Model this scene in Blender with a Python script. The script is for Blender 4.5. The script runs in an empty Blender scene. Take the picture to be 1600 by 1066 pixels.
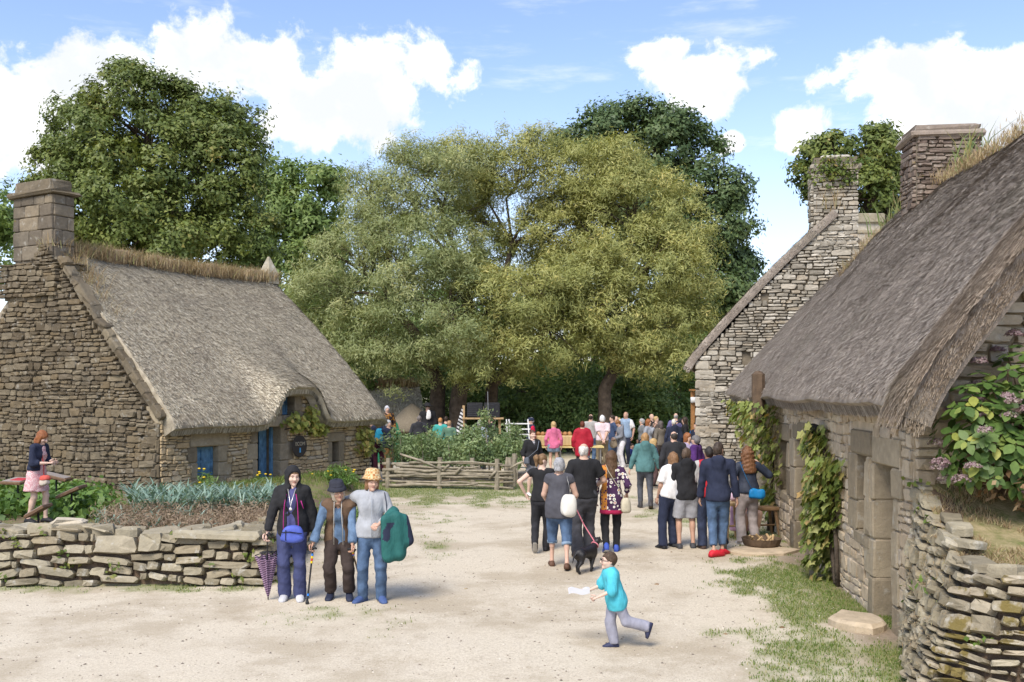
import bpy, math, random
import numpy as np
from mathutils import Matrix, Vector
R = math.radians
rng = np.random.default_rng(7)
random.seed(7)
sc = bpy.context.scene
COL = sc.collection
# ------------------------------------------------------------------ camera
F = 1556.0; HOR = 610.0; EYE = 2.64
cd = bpy.data.cameras.new('camera'); cam = bpy.data.objects.new('camera', cd); COL.objects.link(cam)
cd.sensor_width = 36.0; cd.lens = F / 1600 * 36.0; cd.shift_y = (HOR - 533) / 1600.0
cd.clip_end = 3000; cd.clip_start = 0.1
cam.location = (0, 0, EYE); cam.rotation_euler = (R(90), 0, 0)
sc.camera = cam
# ------------------------------------------------------------------ light
SUN_EL, SUN_AZ = R(50), R(205)      # azimuth measured from +Y clockwise
sd = Vector((math.sin(SUN_AZ) * math.cos(SUN_EL), math.cos(SUN_AZ) * math.cos(SUN_EL), math.sin(SUN_EL)))
ld = bpy.data.lights.new('sun', 'SUN'); ld.energy = 1.9; ld.angle = R(26); ld.color = (1, .93, .82)
lo = bpy.data.objects.new('sun', ld); COL.objects.link(lo)
lo.rotation_euler = (-sd).to_track_quat('-Z', 'Y').to_euler()
vs = sc.view_settings
cy = sc.cycles; cy.max_bounces = 5; cy.diffuse_bounces = 3; cy.glossy_bounces = 2; cy.transmission_bounces = 3; cy.transparent_max_bounces = 6
vs.view_transform = 'Standard'; vs.look = 'None'; vs.gamma = 1; vs.exposure = 1.27; vs.use_curve_mapping = False

class NT:
    """small wrapper to write node trees"""
    def __init__(s, tree): s.t = tree; s.n = tree.nodes; s.l = tree.links
    def new(s, typ, **kw):
        n = s.n.new(typ)
        for k, v in kw.items(): setattr(n, k, v)
        return n
    def link(s, a, b): s.l.new(a, b)
    def put(s, sock, v):
        if hasattr(v, 'is_output'): s.l.new(v, sock)
        else: sock.default_value = v
    def math(s, op, a, b=None, c=None, clamp=False):
        n = s.new('ShaderNodeMath', operation=op); n.use_clamp = clamp
        s.put(n.inputs[0], a)
        if b is not None: s.put(n.inputs[1], b)
        if c is not None: s.put(n.inputs[2], c)
        return n.outputs[0]
    def vmath(s, op, a, b=None):
        n = s.new('ShaderNodeVectorMath', operation=op)
        s.put(n.inputs[0], a)
        if b is not None: s.put(n.inputs[1], b)
        return n
    def noise(s, vec, scale, detail=4, rough=.55, dim='3D'):
        n = s.new('ShaderNodeTexNoise'); n.noise_dimensions = dim
        if vec is not None: s.link(vec, n.inputs['Vector'])
        n.inputs['Scale'].default_value = scale; n.inputs['Detail'].default_value = detail
        n.inputs['Roughness'].default_value = rough
        return n.outputs['Fac']
    def ramp(s, fac, stops, interp='LINEAR'):
        n = s.new('ShaderNodeValToRGB'); cr = n.color_ramp; cr.interpolation = interp
        while len(cr.elements) < len(stops): cr.elements.new(.5)
        for e, (p, c) in zip(cr.elements, stops):
            e.position = p; e.color = (*c, 1) if len(c) == 3 else c
        s.put(n.inputs[0], fac)
        return n.outputs[0]
    def mix(s, fac, a, b, mode='MIX'):
        n = s.new('ShaderNodeMix', data_type='RGBA', blend_type=mode)
        s.put(n.inputs[0], fac)
        for i, v in ((6, a), (7, b)):
            if isinstance(v, tuple) and len(v) == 3: v = (*v, 1)
            s.put(n.inputs[i], v)
        return n.outputs[2]
    def smooth(s, v, lo, hi):
        n = s.new('ShaderNodeMapRange'); n.interpolation_type = 'SMOOTHSTEP'
        s.put(n.inputs[0], v); n.inputs[1].default_value = lo; n.inputs[2].default_value = hi
        return n.outputs[0]

# ------------------------------------------------------------------ world: blue sky with cumulus
wd = bpy.data.worlds.new('World'); sc.world = wd; wd.use_nodes = True
w = NT(wd.node_tree); w.n.clear()
sky = w.new('ShaderNodeTexSky', sky_type='NISHITA'); sky.sun_disc = False
sky.sun_elevation = SUN_EL; sky.sun_rotation = SUN_AZ; sky.altitude = 50; sky.dust_density = .6; sky.ozone_density = 2.2
D = w.new('ShaderNodeTexCoord').outputs['Generated']
def sdir(px, py):
    return Vector(((px - 800) / F, 1, (HOR - py) / F)).normalized()
blobs = []          # direction, horizontal radius, vertical radius
for px, py, a, b in [(40, 150, 150, 60), (160, 112, 110, 38), (-30, 190, 160, 80), (60, 225, 170, 30), (330, 100, 110, 56), (440, 125, 110, 62), (560, 130, 150, 62),
                     (660, 105, 66, 50), (500, 185, 200, 36), (1045, 85, 42, 44), (1080, 125, 88, 48), (1130, 155, 46, 26),
                     (1400, 125, 95, 44), (1510, 125, 110, 48), (1600, 150, 130, 66), (1450, 180, 150, 40), (1265, 205, 38, 40),
                     (1142, 228, 20, 13), (1540, 210, 120, 34)]:
    blobs.append((sdir(px, py), a / F * .98, b / F * .98))
br = random.Random(3)
for i in range(12):     # the same kind of cloud goes on all round
    az = R(45 + br.random() * 270); el = R(br.choice([9, 14, 20, 30, 42, 56]))
    v = Vector((math.sin(az) * math.cos(el), math.cos(az) * math.cos(el), math.sin(el)))
    k = br.uniform(.10, .26); blobs.append((v, k * 1.5, k * .6))
wig = w.new('ShaderNodeTexNoise'); wig.inputs['Scale'].default_value = 9; wig.inputs['Detail'].default_value = 3
w.link(D, wig.inputs['Vector'])
wv = w.vmath('SCALE', w.vmath('SUBTRACT', wig.outputs['Color'], (.5, .5, .5)).outputs[0]); wv.inputs[3].default_value = .045
DW = w.vmath('ADD', D, wv.outputs[0]).outputs[0]
acc = None
DS = w.vmath('MULTIPLY', DW, (1, 1, 1.9)).outputs[0]
for v, a, b in blobs:
    q = w.vmath('DISTANCE', DS, (v.x, v.y, v.z * 1.9)).outputs['Value']
    m = w.math('MULTIPLY_ADD', q, -1.0 / math.sqrt(a * b * 1.9), 1.0)
    acc = m if acc is None else w.math('SMOOTH_MAX', acc, m, .15)
acc = w.math('MAXIMUM', acc, -1.2)
n1 = w.noise(DW, 22, 9, .62); n2 = w.noise(D, 5, 3, .5)
dens = w.math('ADD', acc, w.math('MULTIPLY', w.math('SUBTRACT', n1, .5), 3.0))
cl = w.smooth(dens, -.08, .40)
# thin cirrus streaks high up
mp = w.new('ShaderNodeMapping'); w.link(D, mp.inputs[0]); mp.inputs['Scale'].default_value = (3, 3, 16); mp.inputs['Rotation'].default_value = (.1, .25, 0)
ci = w.smooth(w.noise(mp.outputs[0], 2.2, 6, .62), .50, .78)
sepz = w.new('ShaderNodeSeparateXYZ'); w.link(D, sepz.inputs[0])
cl = w.math('MAXIMUM', cl, w.math('MULTIPLY', ci, .42))
haze = w.math('MULTIPLY', w.math('SUBTRACT', 1.0, w.smooth(sepz.outputs[2], -.02, .34)), .30)
cl = w.math('MAXIMUM', cl, haze)
shade = w.smooth(w.math('ADD', w.math('MULTIPLY', w.noise(D, 13, 6, .6), .8), w.math('MULTIPLY', dens, -.10)), .22, .48)
ccol = w.mix(shade, (.395, .41, .435), (.56, .56, .555))
bg1 = w.new('ShaderNodeBackground'); w.link(w.mix(1.0, sky.outputs[0], (1.03, .955, .985), 'MULTIPLY'), bg1.inputs[0]); bg1.inputs[1].default_value = .108
bg2 = w.new('ShaderNodeBackground'); w.link(ccol, bg2.inputs[0]); bg2.inputs[1].default_value = 1.0
mx = w.new('ShaderNodeMixShader'); w.link(cl, mx.inputs[0]); w.link(bg1.outputs[0], mx.inputs[1]); w.link(bg2.outputs[0], mx.inputs[2])
wo = w.new('ShaderNodeOutputWorld'); w.link(mx.outputs[0], wo.inputs[0])
try: wd.cycles.sampling_method = 'MANUAL'; wd.cycles.sample_map_resolution = 512
except Exception: pass

# ------------------------------------------------------------------ helpers
def at(px, py, Y): return Vector(((px - 800) / F * Y, Y, EYE + (HOR - py) / F * Y))
def on(px, py, z=0.0):
    Y = (EYE - z) * F / (py - HOR); return Vector(((px - 800) / F * Y, Y, z))
def setp(o, label=None, cat=None, group=None, kind=None):
    if label: o['label'] = label
    if cat: o['category'] = cat
    if group: o['group'] = group
    if kind: o['kind'] = kind
    return o
def empty(name, loc, rz=0, label=None, cat=None, group=None):
    o = bpy.data.objects.new(name, None); COL.objects.link(o); o.location = loc; o.rotation_euler = (0, 0, rz)
    o.empty_display_size = .1
    return setp(o, label, cat, group)
def mesh_np(name, V, Fq, mats, smooth=False, attr=None, midx=None):
    """V (n,3); Fq (m,k) array or list of tuples"""
    me = bpy.data.meshes.new(name)
    V = np.asarray(V, dtype=np.float32).reshape(-1, 3)
    if isinstance(Fq, np.ndarray):
        m, k = Fq.shape
        me.vertices.add(len(V)); me.vertices.foreach_set('co', V.ravel())
        me.loops.add(m * k); me.loops.foreach_set('vertex_index', Fq.astype(np.int32).ravel())
        me.polygons.add(m); me.polygons.foreach_set('loop_start', np.arange(0, m * k, k, dtype=np.int32))
        me.update(calc_edges=True)
    else:
        me.from_pydata(V.tolist(), [], Fq); me.update()
    for mm in (mats if isinstance(mats, (list, tuple)) else [mats]):
        me.materials.append(mm)
    if midx is not None: me.polygons.foreach_set('material_index', np.asarray(midx, dtype=np.int32))
    if smooth: me.polygons.foreach_set('use_smooth', np.ones(len(me.polygons), dtype=bool))
    if attr:
        for an, (dom, arr) in attr.items():
            a = me.attributes.new(an, 'FLOAT', dom); a.data.foreach_set('value', np.asarray(arr, dtype=np.float32))
    return me
WINV = {}
def wempty(name, loc, label=None, cat=None, group=None):
    """a thing whose parts are modelled in world coordinates"""
    e = empty(name, loc, 0, label, cat, group); WINV[e.name] = Matrix.Translation(-Vector(loc)); return e
def link(name, me, parent=None, loc=None, rz=None):
    o = bpy.data.objects.new(name, me); COL.objects.link(o)
    if parent:
        o.parent = parent
        if parent.name in WINV: o.matrix_parent_inverse = WINV[parent.name]
    if loc is not None: o.location = loc
    if rz is not None: o.rotation_euler = (0, 0, rz)
    return o
class MB:
    def __init__(s): s.v = []; s.f = []; s.m = []; s.cur = 0
    def add(s, V, Fs):
        b = len(s.v); s.v += [tuple(p) for p in V]; s.f += [tuple(i + b for i in f) for f in Fs]; s.m += [s.cur] * len(Fs)
    def box(s, c, d, rot=None, taper=1.0, bev=0.0):
        c = Vector(c); hx, hy, hz = d[0] / 2, d[1] / 2, d[2] / 2
        M = rot if rot is not None else Matrix.Identity(3)
        V = []
        if bev <= 0:
            for z in (-1, 1):
                k = taper if z > 0 else 1
                for x, y in ((-1, -1), (1, -1), (1, 1), (-1, 1)): V.append(c + M @ Vector((x * hx * k, y * hy * k, z * hz)))
            s.add(V, [(3, 2, 1, 0), (4, 5, 6, 7), (0, 1, 5, 4), (1, 2, 6, 5), (2, 3, 7, 6), (3, 0, 4, 7)])
        else:
            b = min(bev, hx * .9, hy * .9, hz * .9)
            rings = [(-hz, b), (-hz + b, 0), (hz - b, 0), (hz, b)]
            for z, i in rings:
                ax, ay = hx - i, hy - i
                for x, y in ((-1, -1), (1, -1), (1, 1), (-1, 1)):
                    q = [(x * ax, y * (ay - b)), (x * (ax - b), y * ay)]
                    for X_, Y_ in (q if x * y > 0 else q[::-1]): V.append(c + M @ Vector((X_, Y_, z)))
            Fs = [tuple(range(7, -1, -1)), tuple(range(24, 32))]
            for r in range(3):
                for i in range(8): Fs.append((r * 8 + i, r * 8 + (i + 1) % 8, r * 8 + 8 + (i + 1) % 8, r * 8 + 8 + i))
            s.add(V, Fs)
    def tube(s, pts, rad, n=8, cap=True, flat=1.0):
        pts = [Vector(p) for p in pts]
        rad = list(rad) if hasattr(rad, '__len__') else [rad] * len(pts)
        V = []; ref = None
        for i, p in enumerate(pts):
            t = (pts[min(i + 1, len(pts) - 1)] - pts[max(i - 1, 0)])
            t = t.normalized() if t.length > 1e-9 else Vector((0, 0, 1))
            if ref is None:
                ref = Vector((0, 0, 1)) if abs(t.z) < .9 else Vector((1, 0, 0))
            a = t.cross(ref).normalized(); b = a.cross(t).normalized(); ref = b
            for k in range(n):
                an = 2 * math.pi * k / n
                V.append(p + (a * math.cos(an) * rad[i] + b * math.sin(an) * rad[i] * flat))
        Fs = []
        for i in range(len(pts) - 1):
            for k in range(n): Fs.append((i * n + k, i * n + (k + 1) % n, (i + 1) * n + (k + 1) % n, (i + 1) * n + k))
        if cap: Fs += [tuple(range(n - 1, -1, -1)), tuple(range((len(pts) - 1) * n, len(pts) * n))]
        s.add(V, Fs)
    def lathe(s, prof, n=16, c=(0, 0, 0), M=None, sx=1, sy=1):
        V = []; c = Vector(c)
        for r, z in prof:
            for k in range(n):
                a = 2 * math.pi * k / n; q = Vector((r * math.cos(a) * sx, r * math.sin(a) * sy, z))
                V.append(c + (M @ q if M is not None else q))
        Fs = []
        for i in range(len(prof) - 1):
            for k in range(n): Fs.append((i * n + k, i * n + (k + 1) % n, (i + 1) * n + (k + 1) % n, (i + 1) * n + k))
        Fs += [tuple(range(n - 1, -1, -1)), tuple(range((len(prof) - 1) * n, len(prof) * n))]
        s.add(V, Fs)
    def build(s, name, mats, parent=None, smooth=False, loc=None, rz=None):
        me = bpy.data.meshes.new(name); me.from_pydata([tuple(v) for v in s.v], [], s.f)
        for m in (mats if isinstance(mats, (list, tuple)) else [mats]): me.materials.append(m)
        me.polygons.foreach_set('material_index', s.m)
        if smooth: me.polygons.foreach_set('use_smooth', [True] * len(me.polygons))
        me.update()
        return link(name, me, parent, loc, rz)
def bump_sock(t, h, strength, dist):
    b = t.new('ShaderNodeBump'); b.inputs['Strength'].default_value = strength; b.inputs['Distance'].default_value = dist
    t.put(b.inputs['Height'], h); return b.outputs[0]
def new_mat(name):
    m = bpy.data.materials.new(name); m.use_nodes = True
    t = NT(m.node_tree); t.bsdf = t.n['Principled BSDF']; t.out = t.n['Material Output']
    t.bsdf.inputs['Specular IOR Level'].default_value = .25
    return m, t
_mc = {}
def plain(name, col, rough=.8, var=.15, scale=8, bump=.15, bscale=60, metal=0, spec=.25, dist=.01):
    key = (name, tuple(col), rough)
    if key in _mc: return _mc[key]
    m, t = new_mat(name)
    o = t.new('ShaderNodeTexCoord').outputs['Object']
    f = t.noise(o, scale, 5)
    a = tuple(min(1, c * (1 - var)) for c in col); b = tuple(min(1, c * (1 + var)) for c in col)
    t.link(t.ramp(f, [(.3, a), (.7, b)]), t.bsdf.inputs['Base Color'])
    t.bsdf.inputs['Roughness'].default_value = rough; t.bsdf.inputs['Metallic'].default_value = metal
    t.bsdf.inputs['Specular IOR Level'].default_value = spec
    if bump: t.link(bump_sock(t, t.noise(o, bscale, 4), bump, dist), t.bsdf.inputs['Normal'])
    _mc[key] = m; return m
def rand_sock(t):
    """per-object random plus per-piece attribute 'rnd'"""
    oi = t.new('ShaderNodeObjectInfo').outputs['Random']
    at_ = t.new('ShaderNodeAttribute', attribute_name='rnd').outputs['Fac']
    return t.math('FRACT', t.math('ADD', oi, at_))
def stone_mat(name, stops, lichen=.35, moss=0.0, bump=.6, lich_col=(.52, .51, .46), moss_col=(.17, .13, .025), stain=.4):
    m, t = new_mat(name)
    pos = t.new('ShaderNodeNewGeometry').outputs['Position']
    r = rand_sock(t)
    base = t.ramp(r, stops)
    n = t.noise(pos, 9, 6, .65)
    base = t.mix(.55, base, t.ramp(n, [(.25, (.32, .32, .32)), (.75, (.72, .72, .72))]), 'OVERLAY')
    big = t.noise(pos, 1.1, 4, .6)
    base = t.mix(t.math('MULTIPLY', t.smooth(big, .5, .72), stain), base, (.07, .062, .05))
    li = t.smooth(t.noise(pos, 5.5, 6, .7), .56, .68)
    base = t.mix(t.math('MULTIPLY', li, lichen), base, lich_col)
    sp = t.smooth(t.noise(pos, 34, 3, .6), .63, .72)
    base = t.mix(t.math('MULTIPLY', sp, .35), base, (.07, .065, .055))
    if moss > 0:
        mo = t.smooth(t.noise(pos, 3.2, 5, .65), .66 - moss * .25, .74 - moss * .25)
        base = t.mix(t.math('MULTIPLY', mo, .85), base, moss_col)
    t.link(base, t.bsdf.inputs['Base Color'])
    t.bsdf.inputs['Roughness'].default_value = .93; t.bsdf.inputs['Specular IOR Level'].default_value = .15
    h = t.math('ADD', t.noise(pos, 16, 6, .65), t.math('MULTIPLY', t.noise(pos, 60, 3), .4))
    t.link(bump_sock(t, h, bump, .02), t.bsdf.inputs['Normal'])
    return m
def leaf_mat(name, stops, trans=.3, rough=.5, tcol=None):
    m, t = new_mat(name)
    a = t.new('ShaderNodeAttribute', attribute_name='rnd').outputs['Fac']
    c = t.ramp(a, stops)
    t.link(c, t.bsdf.inputs['Base Color']); t.bsdf.inputs['Roughness'].default_value = rough
    t.bsdf.inputs['Specular IOR Level'].default_value = .3
    tr = t.new('ShaderNodeBsdfTranslucent')
    t.link(t.mix(1.0, c, tcol or (1.25, 1.2, .6), 'MULTIPLY'), tr.inputs[0])
    ms = t.new('ShaderNodeMixShader'); ms.inputs[0].default_value = trans
    t.link(t.bsdf.outputs[0], ms.inputs[1]); t.link(tr.outputs[0], ms.inputs[2]); t.link(ms.outputs[0], t.out.inputs[0])
    return m
M_BARK = plain('bark', (.085, .065, .048), .95, .4, 6, .8, 22, dist=.03)
M_WOOD = plain('weathered_wood', (.25, .215, .16), .85, .3, 9, .5, 30)
M_DARKWOOD = plain('dark_wood', (.11, .075, .048), .8, .3, 12, .4, 40)
M_PALEWOOD = plain('pale_wood', (.42, .29, .15), .7, .2, 12, .3, 40)
M_BLACK = plain('black_paint', (.022, .022, .024), .5, .2, 12, .1, 80)
M_BLUE = plain('blue_paint', (.115, .235, .36), .6, .38, 7, .2, 40)
M_EARTH = plain('earth', (.15, .105, .07), .95, .35, 5, .6, 30, dist=.03)
# ================================================================== noise for layout
_perm = np.random.default_rng(11).random((64, 64)).astype(np.float32)
def vnoise(x, y):
    x = np.asarray(x, dtype=np.float64); y = np.asarray(y, dtype=np.float64)
    xi = np.floor(x).astype(int); yi = np.floor(y).astype(int); fx = x - xi; fy = y - yi
    fx = fx * fx * (3 - 2 * fx); fy = fy * fy * (3 - 2 * fy)
    g = lambda i, j: _perm[i % 64, j % 64]
    return (g(xi, yi) * (1 - fx) + g(xi + 1, yi) * fx) * (1 - fy) + (g(xi, yi + 1) * (1 - fx) + g(xi + 1, yi + 1) * fx) * fy
def fbm(x, y, o=4):
    a = 0; k = .5; t = 0
    for i in range(o): a = a + k * vnoise(x * 2 ** i + 17 * i, y * 2 ** i + 5 * i); t += k; k *= .55
    return a / t
def sst(v, lo, hi):
    t = np.clip((v - lo) / (hi - lo), 0, 1); return t * t * (3 - 2 * t)
# ================================================================== the setting: ground
def XB(Y): return -3.32 - .035 * (np.asarray(Y) - 13.5)
def ground_z(X, Y):
    X = np.asarray(X, float); Y = np.asarray(Y, float)
    g = sst(Y, 13.52, 13.7) * sst(XB(Y) - X, -.02, .35 + .06 * np.clip(Y - 14, 0, 20)) * (1 - sst(Y, 27, 29.5) * sst(X, -9, -6))
    z = .36 * g
    # a bank in front of the cottage
    dw = (X + 7.66) * .88 - (Y - 21.6) * .475          # distance out from the cottage front
    s_ = (X + 7.66) * .475 + (Y - 21.6) * .88
    z = z + .17 * np.exp(-((dw - 1.1) / .45) ** 2) * sst(s_, -.8, .3) * (1 - sst(s_, 5.0, 6.4))
    z = z + .035 * (fbm(X * .5, Y * .5) - .5) * sst(Y, 4, 9)
    z = z + 1.6 * sst(Y, 48, 75) * 1.0
    return z
def grass_mask(X, Y):
    X = np.asarray(X, float); Y = np.asarray(Y, float)
    def reg(x0, x1, y0, y1, f=.5): return sst(X, x0 - f, x0 + f) * (1 - sst(X, x1 - f, x1 + f)) * sst(Y, y0 - f, y0 + f) * (1 - sst(Y, y1 - f, y1 + f))
    m = sst(X - (.185 * Y + .22), -.5, 1.1) * (1 - sst(Y, 14.6, 17.4)) * sst(Y, 6, 7) * .97
    m = np.maximum(m, sst(X - (3.14 + .0957 * Y - 1.1), -.25, .3) * sst(Y, 15, 16) * (1 - sst(Y, 20, 23)) * .75)
    m = np.maximum(m, reg(2.8, 4.4, 19.5, 25, .7) * .62)
    m = np.maximum(m, reg(-4.6, .9, 22.6, 28.8, .9) * (.58 + .75 * sst(Y, 23.8, 25.8)))
    m = np.maximum(m, reg(-3.6, -1.2, 15.2, 22, .9) * .42)
    m = np.maximum(m, reg(-3.1, -1.0, 10.6, 12.1, .45) * .42)
    m = np.maximum(m, reg(-12, -3.3, 13.0, 13.6, .16) * .72)
    m = np.maximum(m, reg(-4.2, -3.1, 13.4, 24, .25) * .7)
    gar = sst(Y, 13.8, 14.2) * sst(XB(Y) - X, .1, .5)
    m = np.where(gar > .5, .62 * reg(-30, -5.8, 15.5, 20.6, .6) + .65 * sst(Y, 20.5, 21.3), m)
    m = np.maximum(m, sst(Y, 37, 40))
    n = fbm(X * 1.5, Y * 1.2) * .55 + fbm(X * 5.2 + 9, Y * 3.4 + 3) * .45
    return sst(m * .86 + (n - .5) * 2.7, .28, .95) * sst(m, .04, .2)
def soil_mask(X, Y):
    gar = sst(Y, 13.6, 13.9) * sst(XB(Y) - X, .05, .3) * (1 - sst(Y, 29.5, 30.5))
    nur = sst(X, -4.0, -3.6) * (1 - sst(X, .1, .5)) * sst(Y, 28.2, 28.5) * (1 - sst(Y, 31.2, 32))
    lit = sst(X - (3.14 + .0957 * Y - .55), -.3, .35) * (1 - sst(Y, 15, 20)) * .8
    return np.maximum(np.maximum(gar, nur * .9), lit)
def axis(a, b, fine, lo, hi):
    mid = np.arange(a, b + fine / 2, fine); out = []; x = a; st = fine
    L = []
    while x > lo: st *= 1.35; x -= st; L.append(x)
    x = b; st = fine; Rr = []
    while x < hi: st *= 1.35; x += st; Rr.append(x)
    return np.array(L[::-1] + list(mid) + Rr)
gx = axis(-9.5, 6.0, .105, -900, 900); gy = axis(7.5, 30, .11, -60, 1500)
GX, GY = np.meshgrid(gx, gy); nx, ny = len(gx), len(gy)
GZ = ground_z(GX, GY) + .012 * (fbm(GX * 3.1, GY * 3.1) - .5)
idx = np.arange(nx * ny).reshape(ny, nx)
quads = np.stack([idx[:-1, :-1], idx[:-1, 1:], idx[1:, 1:], idx[1:, :-1]], -1).reshape(-1, 4)
m, t = new_mat('ground_gravel')
pos = t.new('ShaderNodeNewGeometry').outputs['Position']
ga = t.new('ShaderNodeAttribute', attribute_name='grass').outputs['Fac']; so = t.new('ShaderNodeAttribute', attribute_name='soil').outputs['Fac']
grav = t.ramp(t.noise(pos, 38, 6, .7), [(.28, (.42, .36, .265)), (.5, (.585, .515, .40)), (.74, (.69, .625, .51))])
grav = t.mix(t.math('MULTIPLY', t.smooth(t.noise(pos, .55, 7, .68), .44, .62), .62), grav, (.36, .295, .205))
grav = t.mix(t.math('MULTIPLY', t.smooth(t.noise(pos, 2.3, 6, .7), .55, .7), .35), grav, (.30, .24, .165))
grav = t.mix(t.math('MULTIPLY', t.smooth(t.noise(pos, 1.3, 5, .65), .56, .72), .4), grav, (.58, .515, .415))
grav = t.mix(t.math('MULTIPLY', t.smooth(t.noise(pos, 52, 3, .6), .61, .68), .62), grav, (.20, .16, .12))
soil = t.ramp(t.noise(pos, 14, 5, .7), [(.3, (.13, .092, .062)), (.7, (.25, .185, .13))])
gr = t.ramp(t.noise(pos, 22, 5, .7), [(.3, (.11, .155, .04)), (.55, (.18, .21, .065)), (.75, (.28, .26, .12))])
grav = t.mix(t.math('MULTIPLY', t.smooth(t.noise(pos, 16, 5, .75), .57, .66), .30), grav, (.24, .185, .125)); c = t.mix(so, grav, soil); c = t.mix(t.math('MULTIPLY', ga, .74), c, gr)
t.link(c, t.bsdf.inputs['Base Color']); t.bsdf.inputs['Roughness'].default_value = .97; t.bsdf.inputs['Specular IOR Level'].default_value = .1
h = t.math('ADD', t.noise(pos, 45, 5, .7), t.math('MULTIPLY', t.noise(pos, 130, 2), .6))
t.link(bump_sock(t, h, .55, .015), t.bsdf.inputs['Normal'])
GM = grass_mask(GX, GY)
go = link('ground', mesh_np('ground', np.stack([GX, GY, GZ], -1), quads, m, True, {'grass': ('POINT', GM.ravel()), 'soil': ('POINT', soil_mask(GX, GY).ravel())}))
go['kind'] = 'structure'; go['label'] = 'beige gravel yard with worn grass patches'
def gz(x, y): return float(ground_z(x, y) + .012 * (fbm(np.array(x) * 3.1, np.array(y) * 3.1) - .5))

def blades(name, P, hgt, wid, mat, lean=.5, parent=None, seed=1, kind='stuff', label=None, cat=None, tipz=1.0, rnd=None):
    """thin two-triangle grass blades"""
    r = np.random.default_rng(seed); n = len(P)
    a = r.random(n) * 6.283; h = hgt * (.55 + .9 * r.random(n)); wd_ = wid * (.7 + .6 * r.random(n))
    dx, dy = np.cos(a), np.sin(a); b = r.random(n) * 6.283; ln = lean * h * r.random(n)
    tip = P + np.stack([np.cos(b) * ln, np.sin(b) * ln, h * tipz], -1)
    mid = P + np.stack([np.cos(b) * ln * .3, np.sin(b) * ln * .3, h * .55 * tipz], -1)
    s = np.stack([dx, dy, 0 * dx], -1) * wd_[:, None] / 2
    V = np.stack([P - s, P + s, mid + s * .8, tip, mid - s * .8], 1).reshape(-1, 3)
    i = np.arange(n)[:, None] * 5
    q = np.concatenate([i + np.array([[0, 1, 2]]), i + np.array([[0, 2, 4]]), i + np.array([[4, 2, 3]])], 0)
    rv = np.repeat(rnd if rnd is not None else r.random(n), 5)
    o = link(name, mesh_np(name, V, q, mat, False, {'rnd': ('POINT', rv)}), parent)
    return setp(o, label, cat, None, kind)
M_GRASS = leaf_mat('grass_blades', [(0, (.085, .155, .028)), (.5, (.15, .22, .045)), (.82, (.23, .26, .075)), (1, (.40, .35, .17))], .3)
def scatter(mask, n, x0, x1, y0, y1, seed):
    r = np.random.default_rng(seed); X = r.uniform(x0, x1, n); Y = y0 + (y1 - y0) * r.random(n) ** 1.0
    k = r.random(n) < mask(X, Y); X, Y = X[k], Y[k]
    return np.stack([X, Y, ground_z(X, Y) + .012 * (fbm(X * 3.1, Y * 3.1) - .5) - .004], -1)
Pg = np.concatenate([scatter(grass_mask, 76000, 1.2, 5.2, 8.4, 18, 2), scatter(grass_mask, 75000, -4.4, 1.4, 10, 29, 3), scatter(grass_mask, 30000, -11, -3.3, 12.9, 22, 4), scatter(grass_mask, 9000, 2.5, 5.4, 17, 25, 5)])
blades('grass', Pg, .03, .009, M_GRASS, .9, label='short worn grass tufts on the gravel yard', cat='grass', seed=5)
# pebbles and dead leaves lying on the yard
def pebbles(name, P, size, mat, flat=.6, seed=3, label=None, cat=None):
    r = np.random.default_rng(seed); n = len(P)
    base = np.array([[1, 0, 0], [0, 1, 0], [-1, 0, 0], [0, -1, 0], [0, 0, 1], [0, 0, -.3]], float)
    sz = size * (.4 + r.random(n) ** 3 * 1.8)
    V = base[None] * (.7 + .6 * r.random((n, 6, 1))) * sz[:, None, None] * np.array([1, 1, flat])
    an = r.random(n) * 6.28; ca, sa = np.cos(an)[:, None], np.sin(an)[:, None]
    V = np.stack([V[..., 0] * ca - V[..., 1] * sa, V[..., 0] * sa + V[..., 1] * ca, V[..., 2]], -1) + P[:, None]
    f = np.array([[0, 1, 4], [1, 2, 4], [2, 3, 4], [3, 0, 4], [1, 0, 5], [2, 1, 5], [3, 2, 5], [0, 3, 5]])
    q = (np.arange(n)[:, None, None] * 6 + f[None]).reshape(-1, 3)
    o = link(name, mesh_np(name, V.reshape(-1, 3), q, mat, False, {'rnd': ('POINT', np.repeat(r.random(n), 6))}))
    return setp(o, label, cat, None, 'stuff')
yard = lambda X, Y: np.where((X < XB(Y) - .1) & (Y > 13.2), 0, 1.0) * np.where(X > 3.14 + .0957 * Y - .1, 0, 1)
Pp = np.concatenate([scatter(yard, 9500, -7, 4, 8.6, 16, 6), scatter(yard, 3000, -4, 4.5, 15, 26, 7)])
M_PEB = leaf_mat('pebbles', [(0, (.12, .10, .08)), (.35, (.24, .20, .155)), (.7, (.42, .36, .28)), (1, (.60, .55, .46))], 0.0, .9)
pebbles('gravel', Pp, .011, M_PEB, label='loose pebbles lying on the gravel yard', cat='gravel')
M_DEAD = leaf_mat('dead_leaves', [(0, (.17, .10, .05)), (.6, (.30, .19, .10)), (1, (.42, .33, .2))], .2, .8)
pebbles('fallen_leaves', np.concatenate([scatter(lambda X, Y: np.where(X > 3.0 + .0957 * Y, 0, np.clip((X - 1) / 4, .1, 1)), 260, -2, 5, 8.7, 19, 9)]), .024, M_DEAD, .35, 8, 'dry brown leaves fallen on the yard', 'leaves')

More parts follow.
